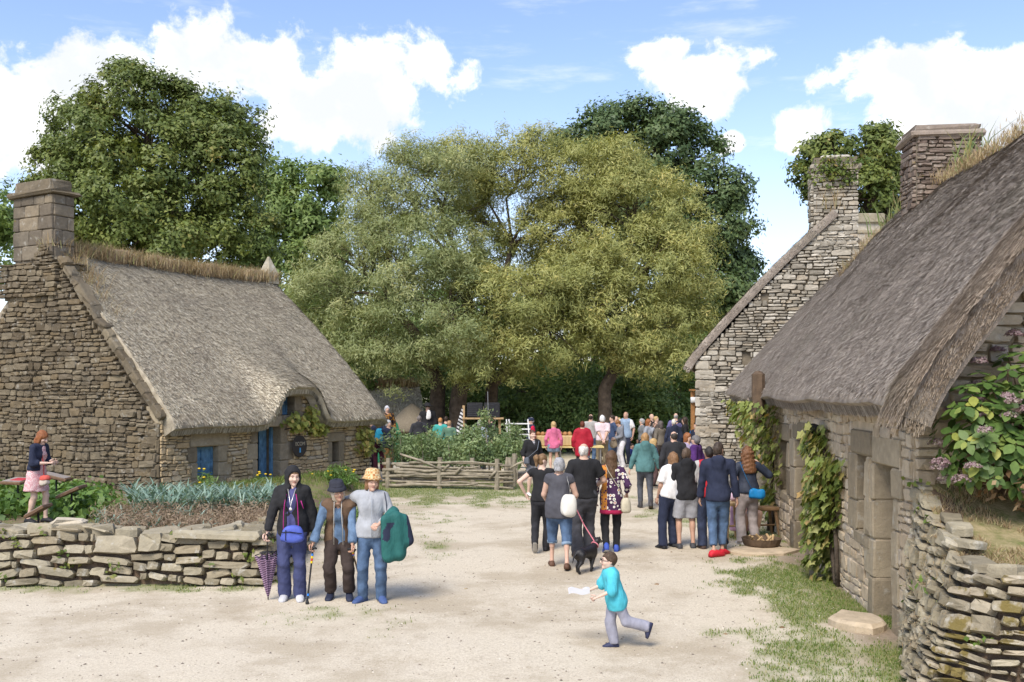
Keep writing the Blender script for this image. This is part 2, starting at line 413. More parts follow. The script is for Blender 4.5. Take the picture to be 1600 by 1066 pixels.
# ================================================================== stone walling
def unit_stone(seed):
    """rough faced stone: x,z in -.5..+.5, y 0 (bed) to -1 (face); 32 triangles"""
    r = np.random.default_rng(seed); V = []
    n = 8
    sq = []
    for cx, cz in ((1, 1), (-1, 1), (-1, -1), (1, -1)):
        k = r.uniform(.80, 1.0, 2); sq.append((cx * .5 * k[0], cz * .5 * k[1]))
        q = (0, .5 * cz) if cx * cz > 0 else (-.5 if cx < 0 else .5, 0)
        sq.append((q[0] + (r.uniform(-.2, .2) if q[0] == 0 else 0), q[1] + (r.uniform(-.2, .2) if q[1] == 0 else 0)))
    j = r.normal(0, .03, (n, 2))
    for y, k in ((.6, 1.0), (-.55, 1.0), (-.92, .92)):
        for i, (x, z) in enumerate(sq):
            e = r.normal(0, .02, 2)
            V.append(((x + j[i, 0]) * k + e[0], y + r.normal(0, .09) * (y < 0), (z + j[i, 1]) * k + e[1]))
    V.append((r.normal(0, .15), -1.0 + r.normal(0, .06), r.normal(0, .15)))
    Fs = []
    for b in (0, 8):
        for i in range(n): Fs.append((b + i, b + 8 + i, b + 8 + (i + 1) % n, b + (i + 1) % n))
    for i in range(n): Fs.append((16 + i, 24, 16 + (i + 1) % n))
    return np.array(V), Fs
USTONE = [unit_stone(100 + i) for i in range(22)]
def stone_meshes(mat):
    out = []
    for V, Fs in USTONE:
        me = mesh_np('stone', V, Fs, mat); out.append(me)
    return out
def layout(L, H, hr, wr, seed, gap=.014, holes=(), top=None, split=.45, ends=None):
    """random rubble: list of (u0,u1,v0,v1). top(u): wall height; holes: (u0,u1,v0,v1)"""
    r = random.Random(seed); out = []; v = 0.0
    while v < H - .03:
        h = r.uniform(*hr); h = min(h, H - v) if H - v > hr[0] * .8 else H - v
        u = -r.uniform(0, wr[1])
        while u < L:
            cw = r.uniform(wr[0] * 1.6, wr[1] * 2.4)
            rows = [(v, v + h)]
            if h > hr[0] * 1.45 and r.random() < split:
                c = v + h * r.uniform(.38, .62); rows = [(v, c), (c, v + h)]
            for a, b in rows:
                x = u
                while x < u + cw - 1e-6:
                    wd_ = r.uniform(*wr) * (.75 if len(rows) > 1 else 1)
                    x1 = min(x + wd_, u + cw)
                    if u + cw - x1 < wr[0] * .5: x1 = u + cw
                    out.append((x, x1, a, b)); x = x1
            u += cw
        v += h
    res = []
    for (a, b, c, d) in out:
        a = max(a, 0); b = min(b, L)
        cm = (c + d) / 2
        if ends: e0, e1 = ends(cm); a = max(a, e0); b = min(b, e1)
        segs = [(a, b)]
        for (h0, h1, k0, k1) in holes:
            if k0 - .02 < cm < k1 + .02:
                ns = []
                for (p, q) in segs:
                    if q <= h0 or p >= h1: ns.append((p, q))
                    else:
                        if p < h0: ns.append((p, h0))
                        if q > h1: ns.append((h1, q))
                segs = ns
        for p, q in segs:
            if q - p < .05: continue
            if top and d > top((p + q) / 2) + .02:
                t_ = top((p + q) / 2)
                if t_ - c < .04: continue
                res.append((p + gap / 2, q - gap / 2, c + gap / 2, t_)); continue
            res.append((p + gap / 2, q - gap / 2, c + gap / 2, d - gap / 2))
    return res
ZV0 = Vector((0, 0, 1))
class Masonry:
    """collects stones of one thing, then builds the largest in view as objects and joins the rest"""
    def __init__(s): s.items = []
    def add(s, M, size, mat): s.items.append((M, size, mat))
    def wall(s, S, rects, mat, depth=(.05, .085), seed=1, rot=.02, fill=1.0, wav=.025):
        """S(u,v)-> point, u-axis, outward normal"""
        r = random.Random(seed)
        for (a, b, c, d) in rects:
            um = (a + b) / 2; P, ux, n = S(um, (c + d) / 2)
            P = P + ZV0 * (wav * (math.sin(um * 1.7 + c * 2.3) + .6 * math.sin(um * 4.1 - c * 3.7)))
            ux = ux.normalized(); y = -n.normalized(); z = ux.cross(y).normalized(); y = z.cross(ux).normalized()
            if z.z < 0: pass
            M3 = Matrix((ux, y, z)).transposed() @ Matrix.Rotation(r.gauss(0, rot), 3, 'Y') @ Matrix.Rotation(r.gauss(0, rot * 1.3), 3, 'Z')
            s.add((P, M3), ((b - a) * fill, r.uniform(*depth), (d - c) * fill), mat)
    def build(s, parent, inv, limit=300, seed=1, name='stone'):
        r = random.Random(seed); cams = Vector((0, 0, EYE)); sc_ = []
        for i, ((P, M3), sz, mat) in enumerate(s.items):
            d = P - cams; px = 800 + F * d.x / max(d.y, .1); py = HOR - F * d.z / max(d.y, .1)
            n = -(M3 @ Vector((0, 1, 0))); vis = max(0.02, n.dot(-d.normalized()))
            inside = (-20 < px < 1620) and (-20 < py < 1086)
            sc_.append(((sz[0] * sz[2] * vis / d.length_squared) * (1 if inside else 1e-4), i))
        sc_.sort(reverse=True)
        cache = {}
        for k, (q, i) in enumerate(sc_[:limit]):
            (P, M3), sz, mat = s.items[i]
            if mat.name not in cache: cache[mat.name] = stone_meshes(mat)
            o = bpy.data.objects.new(name, r.choice(cache[mat.name])); COL.objects.link(o); o.parent = parent
            o.matrix_basis = inv @ (Matrix.Translation(P) @ M3.to_4x4() @ Matrix.Diagonal((*sz, 1)))
        bym = {}
        for q, i in sc_[limit:]:
            (P, M3), sz, mat = s.items[i]; bym.setdefault(mat.name, []).append(i)
        if bym:
            V = []; Fs = []; att = []; mi = []; mats = []; off = 0
            for mn, ids in bym.items():
                mats.append(bpy.data.materials[mn])
                for i in ids:
                    (P, M3), sz, mat = s.items[i]; U, f = r.choice(USTONE)
                    W = (U * np.array(sz)) @ np.array(M3).T + np.array(P)
                    b = off; off += len(W)
                    V.append(W); Fs += [tuple(j + b for j in q_) for q_ in f]; att += [r.random()] * len(W); mi += [len(mats) - 1] * len(f)
            A = np.concatenate(V)
            me = mesh_np('rubble', A, Fs, mats, False, {'rnd': ('POINT', att)}, mi)
            o = link('rubble', me, parent); o.matrix_basis = inv; o['kind'] = 'stuff'
def core(mb, S, L, H, thick, holes=(), top=None, n_u=None):
    """wall body with real openings: front, reveals, back. S(u,v)->(P,ux,n)"""
    holes = [(a - .02, b + .02, c if c < .05 or c == 0 else c - .02, d + (.02 if d < H - .03 else 0)) for a, b, c, d in holes]
    us = sorted(set([0, L] + [h[0] for h in holes] + [h[1] for h in holes] + ([L * i / n_u for i in range(1, n_u)] if n_u else [])))
    vs_ = sorted(set([0, H] + [h[2] for h in holes] + [h[3] for h in holes]))
    def pt(u, v, d):
        P, ux, n = S(u, min(v, top(u)) if top else v); return P - n.normalized() * d
    for i in range(len(us) - 1):
        for j in range(len(vs_) - 1):
            u0, u1, v0, v1 = us[i], us[i + 1], vs_[j], vs_[j + 1]
            um, vm = (u0 + u1) / 2, (v0 + v1) / 2
            if any(h[0] < um < h[1] and h[2] < vm < h[3] for h in holes): continue
            for d, f in ((0, (0, 1, 2, 3)), (thick, (3, 2, 1, 0))):
                mb.add([pt(u0, v0, d), pt(u1, v0, d), pt(u1, v1, d), pt(u0, v1, d)], [f])
    for (u0, u1, v0, v1) in holes:
        for (a, b) in (((u0, v0), (u1, v0)), ((u1, v0), (u1, v1)), ((u1, v1), (u0, v1)), ((u0, v1), (u0, v0))):
            mb.add([pt(*a, 0), pt(*b, 0), pt(*b, thick), pt(*a, thick)], [(0, 1, 2, 3)])
    mb.add([pt(0, 0, 0), pt(0, H, 0), pt(0, H, thick), pt(0, 0, thick)], [(0, 1, 2, 3)])
    mb.add([pt(L, 0, 0), pt(L, H, 0), pt(L, H, thick), pt(L, 0, thick)], [(3, 2, 1, 0)])
    for i in range(len(us) - 1):
        mb.add([pt(us[i], H, 0), pt(us[i + 1], H, 0), pt(us[i + 1], H, thick), pt(us[i], H, thick)], [(0, 1, 2, 3)])
M_MORTAR = plain('lime_mortar', (.33, .275, .19), .95, .25, 7, .6, 40)
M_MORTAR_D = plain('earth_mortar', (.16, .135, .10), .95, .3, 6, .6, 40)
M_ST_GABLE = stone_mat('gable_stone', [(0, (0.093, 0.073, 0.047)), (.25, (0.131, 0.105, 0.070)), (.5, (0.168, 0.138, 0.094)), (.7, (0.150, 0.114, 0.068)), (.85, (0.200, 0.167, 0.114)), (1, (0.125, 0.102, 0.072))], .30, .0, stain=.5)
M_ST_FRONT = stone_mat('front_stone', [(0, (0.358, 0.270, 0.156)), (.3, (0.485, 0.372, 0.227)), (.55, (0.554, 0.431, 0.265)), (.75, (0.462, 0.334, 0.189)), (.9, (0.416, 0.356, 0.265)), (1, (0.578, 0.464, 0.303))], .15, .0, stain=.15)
M_ST_RIGHT = stone_mat('right_stone', [(0, (0.353, 0.280, 0.197)), (.3, (0.447, 0.362, 0.256)), (.55, (0.529, 0.439, 0.315)), (.75, (0.435, 0.340, 0.232)), (.9, (0.400, 0.351, 0.286)), (1, (0.564, 0.472, 0.355))], .25, .0, stain=.2)
M_ST_GREY = stone_mat('grey_stone', [(0, (0.215, 0.193, 0.155)), (.3, (0.306, 0.275, 0.222)), (.6, (0.419, 0.385, 0.321)), (.8, (0.340, 0.286, 0.212)), (1, (0.521, 0.490, 0.424))], .55, .0, stain=.35)
M_ST_CHIM = stone_mat('chimney_stone', [(0, (.12, .092, .075)), (.4, (.20, .155, .125)), (.7, (.26, .215, .175)), (1, (.16, .12, .10))], .35, .15, stain=.35)
M_ST_DRY = stone_mat('drystone', [(0, (0.184, 0.158, 0.108)), (.3, (0.254, 0.221, 0.156)), (.6, (0.323, 0.286, 0.206)), (.8, (0.271, 0.226, 0.153)), (1, (0.368, 0.332, 0.251))], .45, .08, stain=.3)
M_ST_MOSS = stone_mat('mossy_stone', [(0, (0.223, 0.190, 0.133)), (.4, (0.317, 0.273, 0.196)), (.7, (0.401, 0.352, 0.260)), (1, (0.345, 0.290, 0.208))], .45, .62, stain=.2, moss_col=(0.149, 0.110, 0.021))
M_ASHLAR = stone_mat('granite_ashlar', [(0, (0.217, 0.176, 0.120)), (.5, (0.298, 0.246, 0.171)), (1, (0.362, 0.299, 0.208))], .3, .0, stain=.28)
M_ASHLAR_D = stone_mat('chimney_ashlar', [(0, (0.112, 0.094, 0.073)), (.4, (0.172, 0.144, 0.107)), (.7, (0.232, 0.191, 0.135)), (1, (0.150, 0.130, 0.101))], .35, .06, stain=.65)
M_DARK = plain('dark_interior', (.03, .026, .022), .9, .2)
_ab = {}
def block(name, S, u0, u1, v0, v1, proud, deep, mat, parent, inv, seed=0, bev=.02):
    """dressed block set in a wall"""
    P, ux, n = S((u0 + u1) / 2, (v0 + v1) / 2); ux = ux.normalized(); n = n.normalized(); y = -n; z = ux.cross(y).normalized()
    M3 = Matrix((ux, y, z)).transposed()
    r = random.Random(seed * 13 + int(u0 * 100) + int(v0 * 77))
    mb = MB(); mb.box((0, 0, 0), (u1 - u0 - .008, proud + deep, v1 - v0 - .010), None, 1, bev)
    mb.v = [tuple(c + r.gauss(0, .005) for c in v) for v in mb.v]
    o = mb.build(name, mat, parent)
    o.matrix_basis = inv @ (Matrix.Translation(P + n * (proud - deep) / 2) @ M3.to_4x4())
    return o
# ================================================================== thatch
def thatch_mat(name, stops, fr=(55, 5)):
    m, t = new_mat(name)
    pos = t.new('ShaderNodeNewGeometry').outputs['Position']
    a = t.new('ShaderNodeAttribute', attribute_name='rnd').outputs['Fac']
    n = t.noise(pos, 30, 5, .7); b = t.noise(pos, .9, 5, .6)
    f = t.math('ADD', t.math('MULTIPLY', a, .62), t.math('MULTIPLY', n, .38))
    c = t.ramp(f, stops)
    c = t.mix(t.math('MULTIPLY', t.smooth(b, .45, .7), .30), c, (.22, .185, .15))
    c = t.mix(t.math('MULTIPLY', t.smooth(t.noise(pos, .6, 4, .6), .56, .72), .3), c, (.19, .18, .12))
    t.link(c, t.bsdf.inputs['Base Color']); t.bsdf.inputs['Roughness'].default_value = .9; t.bsdf.inputs['Specular IOR Level'].default_value = .15
    t.link(bump_sock(t, t.math('ADD', n, t.noise(pos, 90, 3)), .7, .02), t.bsdf.inputs['Normal'])
    return m
M_THATCH = thatch_mat('thatch', [(.15, (0.129, 0.107, 0.087)), (.4, (0.305, 0.258, 0.216)), (.6, (0.441, 0.380, 0.321)), (.85, (0.639, 0.579, 0.497))])
M_THATCH_L = thatch_mat('thatch_pale', [(.15, (0.179, 0.149, 0.108)), (.4, (0.380, 0.328, 0.242)), (.6, (0.514, 0.455, 0.343)), (.85, (0.700, 0.642, 0.498))])
M_REED = thatch_mat('reed_ends', [(.1, (.14, .105, .075)), (.4, (.30, .23, .165)), (.65, (.42, .335, .25)), (.9, (.54, .45, .35))])
M_STRAW = leaf_mat('dry_grass', [(0, (.22, .15, .085)), (.5, (.38, .28, .16)), (.85, (.50, .41, .26)), (1, (.26, .28, .10))], .25, .8)
def roof_sheet(name, S, nu, nv, thick, mat, parent):
    """S(u,v) u along 0..1, v eave 0..ridge 1 -> top point (np arrays); closed slab"""
    u = np.linspace(0, 1, nu); v = np.linspace(0, 1, nv); U, V = np.meshgrid(u, v)
    T = S(U, V)
    dU = np.gradient(T, axis=1); dV = np.gradient(T, axis=0)
    N = np.cross(dU, dV); N /= np.linalg.norm(N, axis=-1, keepdims=True) + 1e-9
    if N[..., 2].mean() < 0: N = -N
    round_ = thick * np.ones_like(U)
    Bt = T - N * round_[..., None]
    # soften the rim: pull the outermost ring in
    idx = np.arange(nu * nv).reshape(nv, nu); o = nu * nv
    top = np.stack([idx[:-1, :-1], idx[:-1, 1:], idx[1:, 1:], idx[1:, :-1]], -1).reshape(-1, 4)
    bot = top[:, ::-1] + o
    side = []
    for line in (idx[0], idx[-1][::-1], idx[::-1, 0], idx[:, -1]):
        side.append(np.stack([line[1:], line[:-1], line[:-1] + o, line[1:] + o], -1))
    me = mesh_np(name, np.concatenate([T.reshape(-1, 3), Bt.reshape(-1, 3)]), np.concatenate([top, bot] + side), mat, True,
                 {'rnd': ('POINT', np.concatenate([rng.random(o) * .5 + .25, np.zeros(o) + .1]))})
    sm = np.zeros(len(me.polygons), bool); sm[:len(top)] = True; me.polygons.foreach_set('use_smooth', sm)
    return link(name, me, parent), (T, N)
def reeds(name, S, n, mat, parent, length=(.14, .3), wid=.012, seed=1, urange=(0, 1), vrange=(0, 1), lift=.012, tilt=.05, dirv=None, out=0.0, jit=.12):
    """short reed ends lying down the slope, as thin leaves of straw"""
    r = np.random.default_rng(seed)
    u = r.uniform(*urange, n); v = r.uniform(*vrange, n)
    P = S(u, v); e = 1e-3
    du = S(u + e, v) - S(u - e, v); dv = S(u, v - e) - S(u, v + e)
    du /= np.linalg.norm(du, axis=-1, keepdims=True); dv /= np.linalg.norm(dv, axis=-1, keepdims=True)
    N = np.cross(du, -dv); N /= np.linalg.norm(N, axis=-1, keepdims=True)
    N *= np.sign(N[:, 2:3] + 1e-9)
    L = r.uniform(*length, n)[:, None]
    d = dv if dirv is None else dirv(u, v, du, dv, N)
    d = d + du * r.normal(0, jit, n)[:, None]; d /= np.linalg.norm(d, axis=-1, keepdims=True)
    s = np.cross(d, N); s /= np.linalg.norm(s, axis=-1, keepdims=True)
    wv = s * (wid * (.6 + .8 * r.random(n)))[:, None] / 2
    a = P + N * (lift - .02); b = P + d * L + N * (lift + tilt * L * (.3 + r.random(n)[:, None]) + out)
    ridge = (a + b) / 2 + N * wid * .6
    V = np.stack([a - wv, a + wv, b + wv, b - wv], 1).reshape(-1, 3)
    q = (np.arange(n)[:, None] * 4 + np.array([[0, 1, 2, 3]]))
    o = link(name, mesh_np(name, V, q, mat, False, {'rnd': ('POINT', np.repeat(r.random(n), 4))}), parent)
    o['kind'] = 'stuff'; return o
def tuft(parent, name, P, n, h, wid, mat, spread, seed, lean=1.0, rnd=None):
    r = np.random.default_rng(seed)
    Q = np.asarray(P)[r.integers(0, len(P), n)] + r.normal(0, 1, (n, 3)) * np.array(spread)
    return blades(name, Q, h, wid, mat, lean, parent, seed, 'stuff')
I4 = Matrix.Identity(4)
ZV = Vector((0, 0, 1))
def plane_S(A, U, N, z0=0.0, batter=0.0):
    A = Vector((A[0], A[1], z0)); U = Vector((U[0], U[1], 0)).normalized(); N = Vector((N[0], N[1], 0)).normalized()
    return lambda u, v: (A + U * u + ZV * v - N * batter * v, U, N)
def tri_solid(mb, S, L, thick, H0, Ht, apex):
    """gable body: rectangle to H0 then triangle to Ht at u=apex"""
    poly = [(0, 0), (L, 0), (L, H0), (apex, Ht), (0, H0)]
    fr = []; bk = []
    for u, v in poly:
        P, ux, n = S(u, v); fr.append(P); bk.append(P - n * thick)
    mb.add(fr + bk, [(0, 1, 2, 3, 4), (9, 8, 7, 6, 5)] + [(i, i + 5, (i + 1) % 5 + 5, (i + 1) % 5) for i in range(5)])
# ================================================================== left cottage
A = Vector((-7.66, 21.6, 0)); U = Vector((3.62, 6.7, 0)).normalized(); N = Vector((U.y, -U.x, 0)); W = -N
HL, HD = 7.6, 7.6
H1 = wempty('thatched_cottage', A, 'thatched stone cottage with blue door and arched loft window behind the vegetable garden', 'cottage')
zb = .05
Sf = plane_S(A, U, N, zb)
holesF = [(1.10, 1.75, .60, 1.30), (3.05, 3.85, .02, 1.68), (3.93, 4.40, 1.96, 2.50), (5.92, 6.20, .66, 1.20)]
mb = MB()
front_top = lambda u: 2.86 if 3.45 < u < 5.0 else 2.3
core(mb, Sf, HL, 2.24, .6, [h for h in holesF if h[3] < 2] + [(3.93, 4.40, 1.96, 2.24)])
Sup = plane_S(A + U * 3.6, U, N, zb + 2.24)
core(mb, Sup, 1.30, .42, .6, [(.33, .80, 0, .26)])
wallF = mb.build('front_wall', M_MORTAR, H1)
ms1 = Masonry()
jambs = [  # dressed stones round the openings: u0,u1,v0,v1
    (.86, 2.10, 1.30, 1.62), (.78, 1.10, .95, 1.30), (.90, 1.10, .60, .95), (1.75, 2.02, .92, 1.30), (1.75, 2.16, .60, .92), (.9, 2.0, .42, .60),
    (2.78, 3.05, 1.30, 1.68), (2.66, 3.05, .9, 1.30), (2.84, 3.05, .45, .9), (2.6, 3.05, .02, .45), (3.85, 4.10, 1.25, 1.68), (3.85, 4.34, .82, 1.25), (3.85, 4.16, .42, .82), (3.85, 4.42, .02, .42),
    (2.72, 3.93, 1.68, 1.96), (3.68, 3.93, 1.96, 2.24), (3.72, 3.93, 2.24, 2.5), (4.40, 4.78, 1.72, 2.06), (4.40, 4.66, 2.06, 2.5), (3.75, 4.8, 2.5, 2.66),
    (5.70, 5.92, .66, 1.20), (6.20, 6.42, .66, 1.20), (5.66, 6.46, 1.20, 1.46), (5.72, 6.4, .50, .66), (3.93, 4.40, 1.70, 1.96)]
rectsF = layout(HL, 2.24, (.085, .17), (.14, .42), 3, .016, holesF + jambs)
Sfo = lambda u, v: (Sf(u, v)[0] + N * .012, U, N)
ms1.wall(Sfo, rectsF, M_ST_FRONT, (.045, .075), 4)
Supo = lambda u, v: (Sup(u, v)[0] + N * .012, U, N)
rectsU = layout(1.30, .42, (.085, .14), (.14, .3), 8, .016, [(a - 3.6, b - 3.6, c - 2.24, d - 2.24) for a, b, c, d in holesF + jambs])
ms1.wall(Supo, rectsU, M_ST_FRONT, (.045, .075), 5)
for i, (a, b, c, d) in enumerate(jambs): block('jamb_stone', Sf, a, b, c, d, .03, .25, M_ASHLAR, wallF, I4, i)
# gable towards the garden
Sg = plane_S(A + W * HD + W * .0, -W, -U, zb)     # u from the back corner to the front corner
mb = MB(); tri_solid(mb, Sg, HD, .30, 1.75, 6.0, HD / 2)
# shoulder that carries the chimney
Sgc = plane_S(A + W * (HD / 2 + .72 + .75) - U * .004, -W, -U, zb)
gw = mb.build('gable_wall', M_MORTAR_D, H1)
gtop = 6.0
def gends(v):
    if v < 1.8: return (0, HD)
    k = (v - 1.75) / (gtop + .05 - 1.75) * HD / 2
    return (k - .02, HD - k + .05)
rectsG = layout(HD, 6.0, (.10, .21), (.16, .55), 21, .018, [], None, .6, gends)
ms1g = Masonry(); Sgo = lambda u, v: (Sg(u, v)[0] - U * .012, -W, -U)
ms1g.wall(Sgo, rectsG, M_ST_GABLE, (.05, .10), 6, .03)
# corner quoins and coping stones of the gable
rq = random.Random(5)
v = 0.05
while v < 1.75:
    h = rq.uniform(.2, .36); wq = rq.uniform(.35, .75)
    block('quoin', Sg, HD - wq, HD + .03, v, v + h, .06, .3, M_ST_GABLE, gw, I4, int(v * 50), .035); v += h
cop = []
for k in range(15):
    q = (k + .5) / 15
    u_ = HD + .02 - q * (HD / 2 - .5); v_ = 1.8 + q * (gtop - 1.75) * (HD / 2 - .5) / (HD / 2)
    P, ux, n = Sg(u_, v_)
    ang = math.atan2(gtop - 1.75, HD / 2)
    M3 = Matrix((-W, U, ZV)).transposed() @ Matrix.Rotation(ang + rq.gauss(0, .1), 3, 'Y')
    mb = MB(); mb.box((0, 0, 0), (rq.uniform(.28, .42), .30, rq.uniform(.12, .22)), None, .9, .03)
    mb.v = [tuple(c + rq.gauss(0, .014) for c in vv) for vv in mb.v]
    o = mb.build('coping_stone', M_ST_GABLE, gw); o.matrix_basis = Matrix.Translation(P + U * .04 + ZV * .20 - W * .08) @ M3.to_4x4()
# chimney
chim = MB(); CC = A + W * (HD / 2 + .42) + U * .32
MC = Matrix((-W, U, ZV)).transposed()
chim.box(CC + ZV * 5.7, (1.36, .56, 3.1), MC); CH = chim.build('chimney', M_MORTAR_D, H1)
Sc1 = plane_S(CC + W * .71 - U * .29, -W, -U, 0); Sc2 = plane_S(CC - W * .69 - U * .28, U, -W, 0)
rows = [(5.72, 6.06), (6.06, 6.42), (6.42, 6.74), (6.74, 7.02), (7.02, 7.24)]
for j, (a, b) in enumerate(rows):
    cuts = [[0, .34, 1.05, 1.48], [0, .62, 1.1, 1.48], [0, .25, .95, 1.48], [0, .45, 1.0, 1.48], [0, .3, .8, 1.2, 1.48]][j]
    for p, q in zip(cuts[:-1], cuts[1:]): block('ashlar', Sc1, p * .955, q * .955, a, b, .035, .1, M_ASHLAR_D, CH, I4, j, .02)
    cuts = [[0, .7], [0, .3, .7], [0, .45, .7], [0, .7], [0, .4, .7]][j]
    for p, q in zip(cuts[:-1], cuts[1:]): block('ashlar', Sc2, p * .78 + .01, q * .78 + .02, a, b, .035, .1, M_ASHLAR_D, CH, I4, j + 9, .02)
for (dz, w_, d_, h_, tp) in ((7.30, 1.66, .84, .10, 1), (7.48, 1.36, .58, .28, .8)):
    mb = MB(); mb.box((0, 0, 0), (w_, d_, h_), None, tp, .04); mb.v = [tuple(c + rq.gauss(0, .02) for c in vv) for vv in mb.v]
    o = mb.build('cap_stone', M_ST_GABLE, CH); o.matrix_basis = Matrix.Translation(CC + ZV * dz) @ MC.to_4x4()
# stone shoulder under the chimney
Ssh = plane_S(CC + W * 1.06 - U * .42, -W, -U, 0)
mb = MB(); mb.box(CC + ZV * 5.2 + W * .0, (2.1, .60, .8), MC); mb.build('chimney_shoulder', M_MORTAR_D, H1)
ms1g.wall(lambda u, v: (Ssh(u, v + 4.82)[0], -W, -U), layout(2.12, .82, (.10, .17), (.16, .45), 31, .018), M_ST_GABLE, (.05, .1), 7)
ms1g.wall(lambda u, v: (CC - W * 1.07 - U * .36 + ZV * (4.9 + v) + U * u, U, -W), layout(.7, .72, (.10, .17), (.16, .35), 32, .018), M_ST_GABLE, (.05, .1), 9)
ms1.build(wallF, I4, 150, 1); ms1g.build(gw, I4, 300, 2)
# far gable top finial, back wall
mb = MB(); Sgf = plane_S(A + U * (HL - .05), W, U, zb); tri_solid(mb, Sgf, HD, .5, 1.75, 5.9, HD / 2)
mb.build('end_wall', M_MORTAR, H1)
mb = MB(); P = A + U * (HL + .05) + W * (HD / 2) + ZV * 6.2; mb.lathe([(.32, -.35), (.28, 0), (.17, .22), (.03, .48)], 5, P); mb.build('finial_stone', M_ST_DRY, H1)
# roof
def lift(s):
    return .90 * np.exp(-np.abs((s - 4.28) / np.where(s < 4.28, 1.0, .90)) ** 4.6)
def S1(u, v, side=1):
    u = np.asarray(u, float); v = np.asarray(v, float)
    s = .06 + u * (HL + .26)
    out = .42 - v * (.42 + HD / 2)
    if side < 0: out = -HD - out
    z = 1.98 + v * (6.02 - 1.98) + .22 * np.sin(np.pi * v) * .7
    z = z + (lift(s) * np.clip(1 - v / .5, 0, 1) ** 1.9 if side > 0 else 0)
    z = z - .10 * np.sin(np.pi * u) * v + .05 * (fbm(s * .8, v * 4 + 3) - .5) * 1.4
    z = z - .16 * np.exp(-v / .035) * 1.0
    e = np.clip((u - .965) / .035, 0, 1) ** 2 * .12
    P = np.stack([A.x + U.x * s + N.x * out, A.y + U.y * s + N.y * out, z - e], -1)
    return P
R1, _ = roof_sheet('thatch_roof', S1, 90, 60, .36, M_THATCH_L, H1)
S1b = lambda u, v: S1(u, v, -1)
roof_sheet('back_roof', S1b, 30, 20, .36, M_THATCH_L, H1)
reeds('reeds', S1, 54000, M_THATCH_L, R1, (.10, .24), .017, 3, (0.004, .996), (.02, 1), .010, .10)
reeds('eave_fringe', S1, 9000, M_THATCH_L, R1, (.05, .11), .012, 4, (0.0, 1), (.0, .012), -.05, .02, lambda u, v, du, dv, N_: dv + np.array([0, 0, -.6]), -.12)
def ridge1(n, seed):
    r = np.random.default_rng(seed); u = r.random(n); P = S1(u, np.ones(n) * .985); return P
rp = ridge1(400, 3)
mbr = MB(); mbr.tube([Vector(S1(np.array(k / 24), np.array(1.0))) + Vector((0, 0, .02 + .05 * math.sin(k * 2.1))) for k in range(25)], [.20 + .05 * math.sin(k * 1.3) for k in range(25)], 10)
mbr.build('ridge_turf', plain('ridge_turf', (.27, .20, .125), .95, .3, 6, .8, 40, dist=.04), R1, True)
tuft(R1, 'ridge_grass', rp, 9000, .26, .013, M_STRAW, (.12, .12, .06), 4, 1.2)
gp = np.array([tuple(Sg(HD - k * 3.0 / 8 - .35, 1.9 + k * .42)[0] + U * .55 + ZV * .1) for k in range(5, 9)])
tuft(gw, 'verge_grass', gp, 900, .38, .012, M_STRAW, (.16, .16, .12), 6, 1.4)
# joinery
def panel_shutter(mb, S, u0, u1, v0, v1, rec, mat_i=0):
    def bx(a, b, c, d, y0, y1):
        P = [S(uu, vv)[0] - N * yy for yy in (y0, y1) for (uu, vv) in ((a, c), (b, c), (b, d), (a, d))]
        mb.add(P, [(0, 1, 2, 3), (7, 6, 5, 4), (0, 4, 5, 1), (1, 5, 6, 2), (2, 6, 7, 3), (3, 7, 4, 0)])
    bx(u0, u1, v0, v1, rec, rec + .03)
    f = .05
    for (a, b, c, d) in ((u0, u0 + f, v0, v1), (u1 - f, u1, v0, v1), (u0 + f, u1 - f, v0, v0 + f), (u0 + f, u1 - f, v1 - f, v1), (u0 + f, u1 - f, (v0 + v1) / 2 - f / 2, (v0 + v1) / 2 + f / 2)):
        bx(a, b, c, d, rec - .025, rec)
mb = MB(); panel_shutter(mb, Sf, 1.12, 1.43, .62, 1.28, .18); panel_shutter(mb, Sf, 1.435, 1.74, .62, 1.28, .18)
win = mb.build('window_shutter', M_BLUE, H1)
mb = MB(); panel_shutter(mb, Sf, 3.93, 4.40, 1.97, 2.49, .26); mb.build('loft_shutter', M_BLUE, H1)
mb = MB()   # door: half open leaf, frame, dark room behind
for a, b in ((3.05, 3.11), (3.79, 3.85)):
    P = [Sf(uu, vv)[0] - N * yy for yy in (.22, .30) for (uu, vv) in ((a, .04), (b, .04), (b, 1.66), (a, 1.66))]
    mb.add(P, [(0, 1, 2, 3), (7, 6, 5, 4), (0, 4, 5, 1), (1, 5, 6, 2), (2, 6, 7, 3), (3, 7, 4, 0)])
dr = mb.build('door_frame', M_BLUE, H1)
mb = MB()
for k in range(4):
    a = Sf(3.79, 0)[0] - N * (.14 + k * .001); d = (-U * .25 + N * .97).normalized()
    q0 = Sf(3.44, 0)[0] - N * .3
    p0 = q0 + (U * .33 - N * .06) * (k / 4); p1 = q0 + (U * .33 - N * .06) * ((k + .94) / 4)
    mb.add([p0 + ZV * .06, p1 + ZV * .06, p1 + ZV * 1.62, p0 + ZV * 1.62, p0 - N * .03 + ZV * .06, p1 - N * .03 + ZV * .06, p1 - N * .03 + ZV * 1.62, p0 - N * .03 + ZV * 1.62], [(0, 1, 2, 3), (7, 6, 5, 4), (0, 4, 5, 1), (1, 5, 6, 2), (2, 6, 7, 3), (3, 7, 4, 0)])
mb.build('door_leaf', M_BLUE, H1)
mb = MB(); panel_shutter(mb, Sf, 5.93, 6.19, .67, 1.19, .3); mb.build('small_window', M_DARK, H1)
mb = MB(); mb.box(A + U * 3.8 + W * 3.9 + ZV * 1.1, (6.4, HL - 1.2, 2.0), MC); mb.build('room', M_DARK, H1)
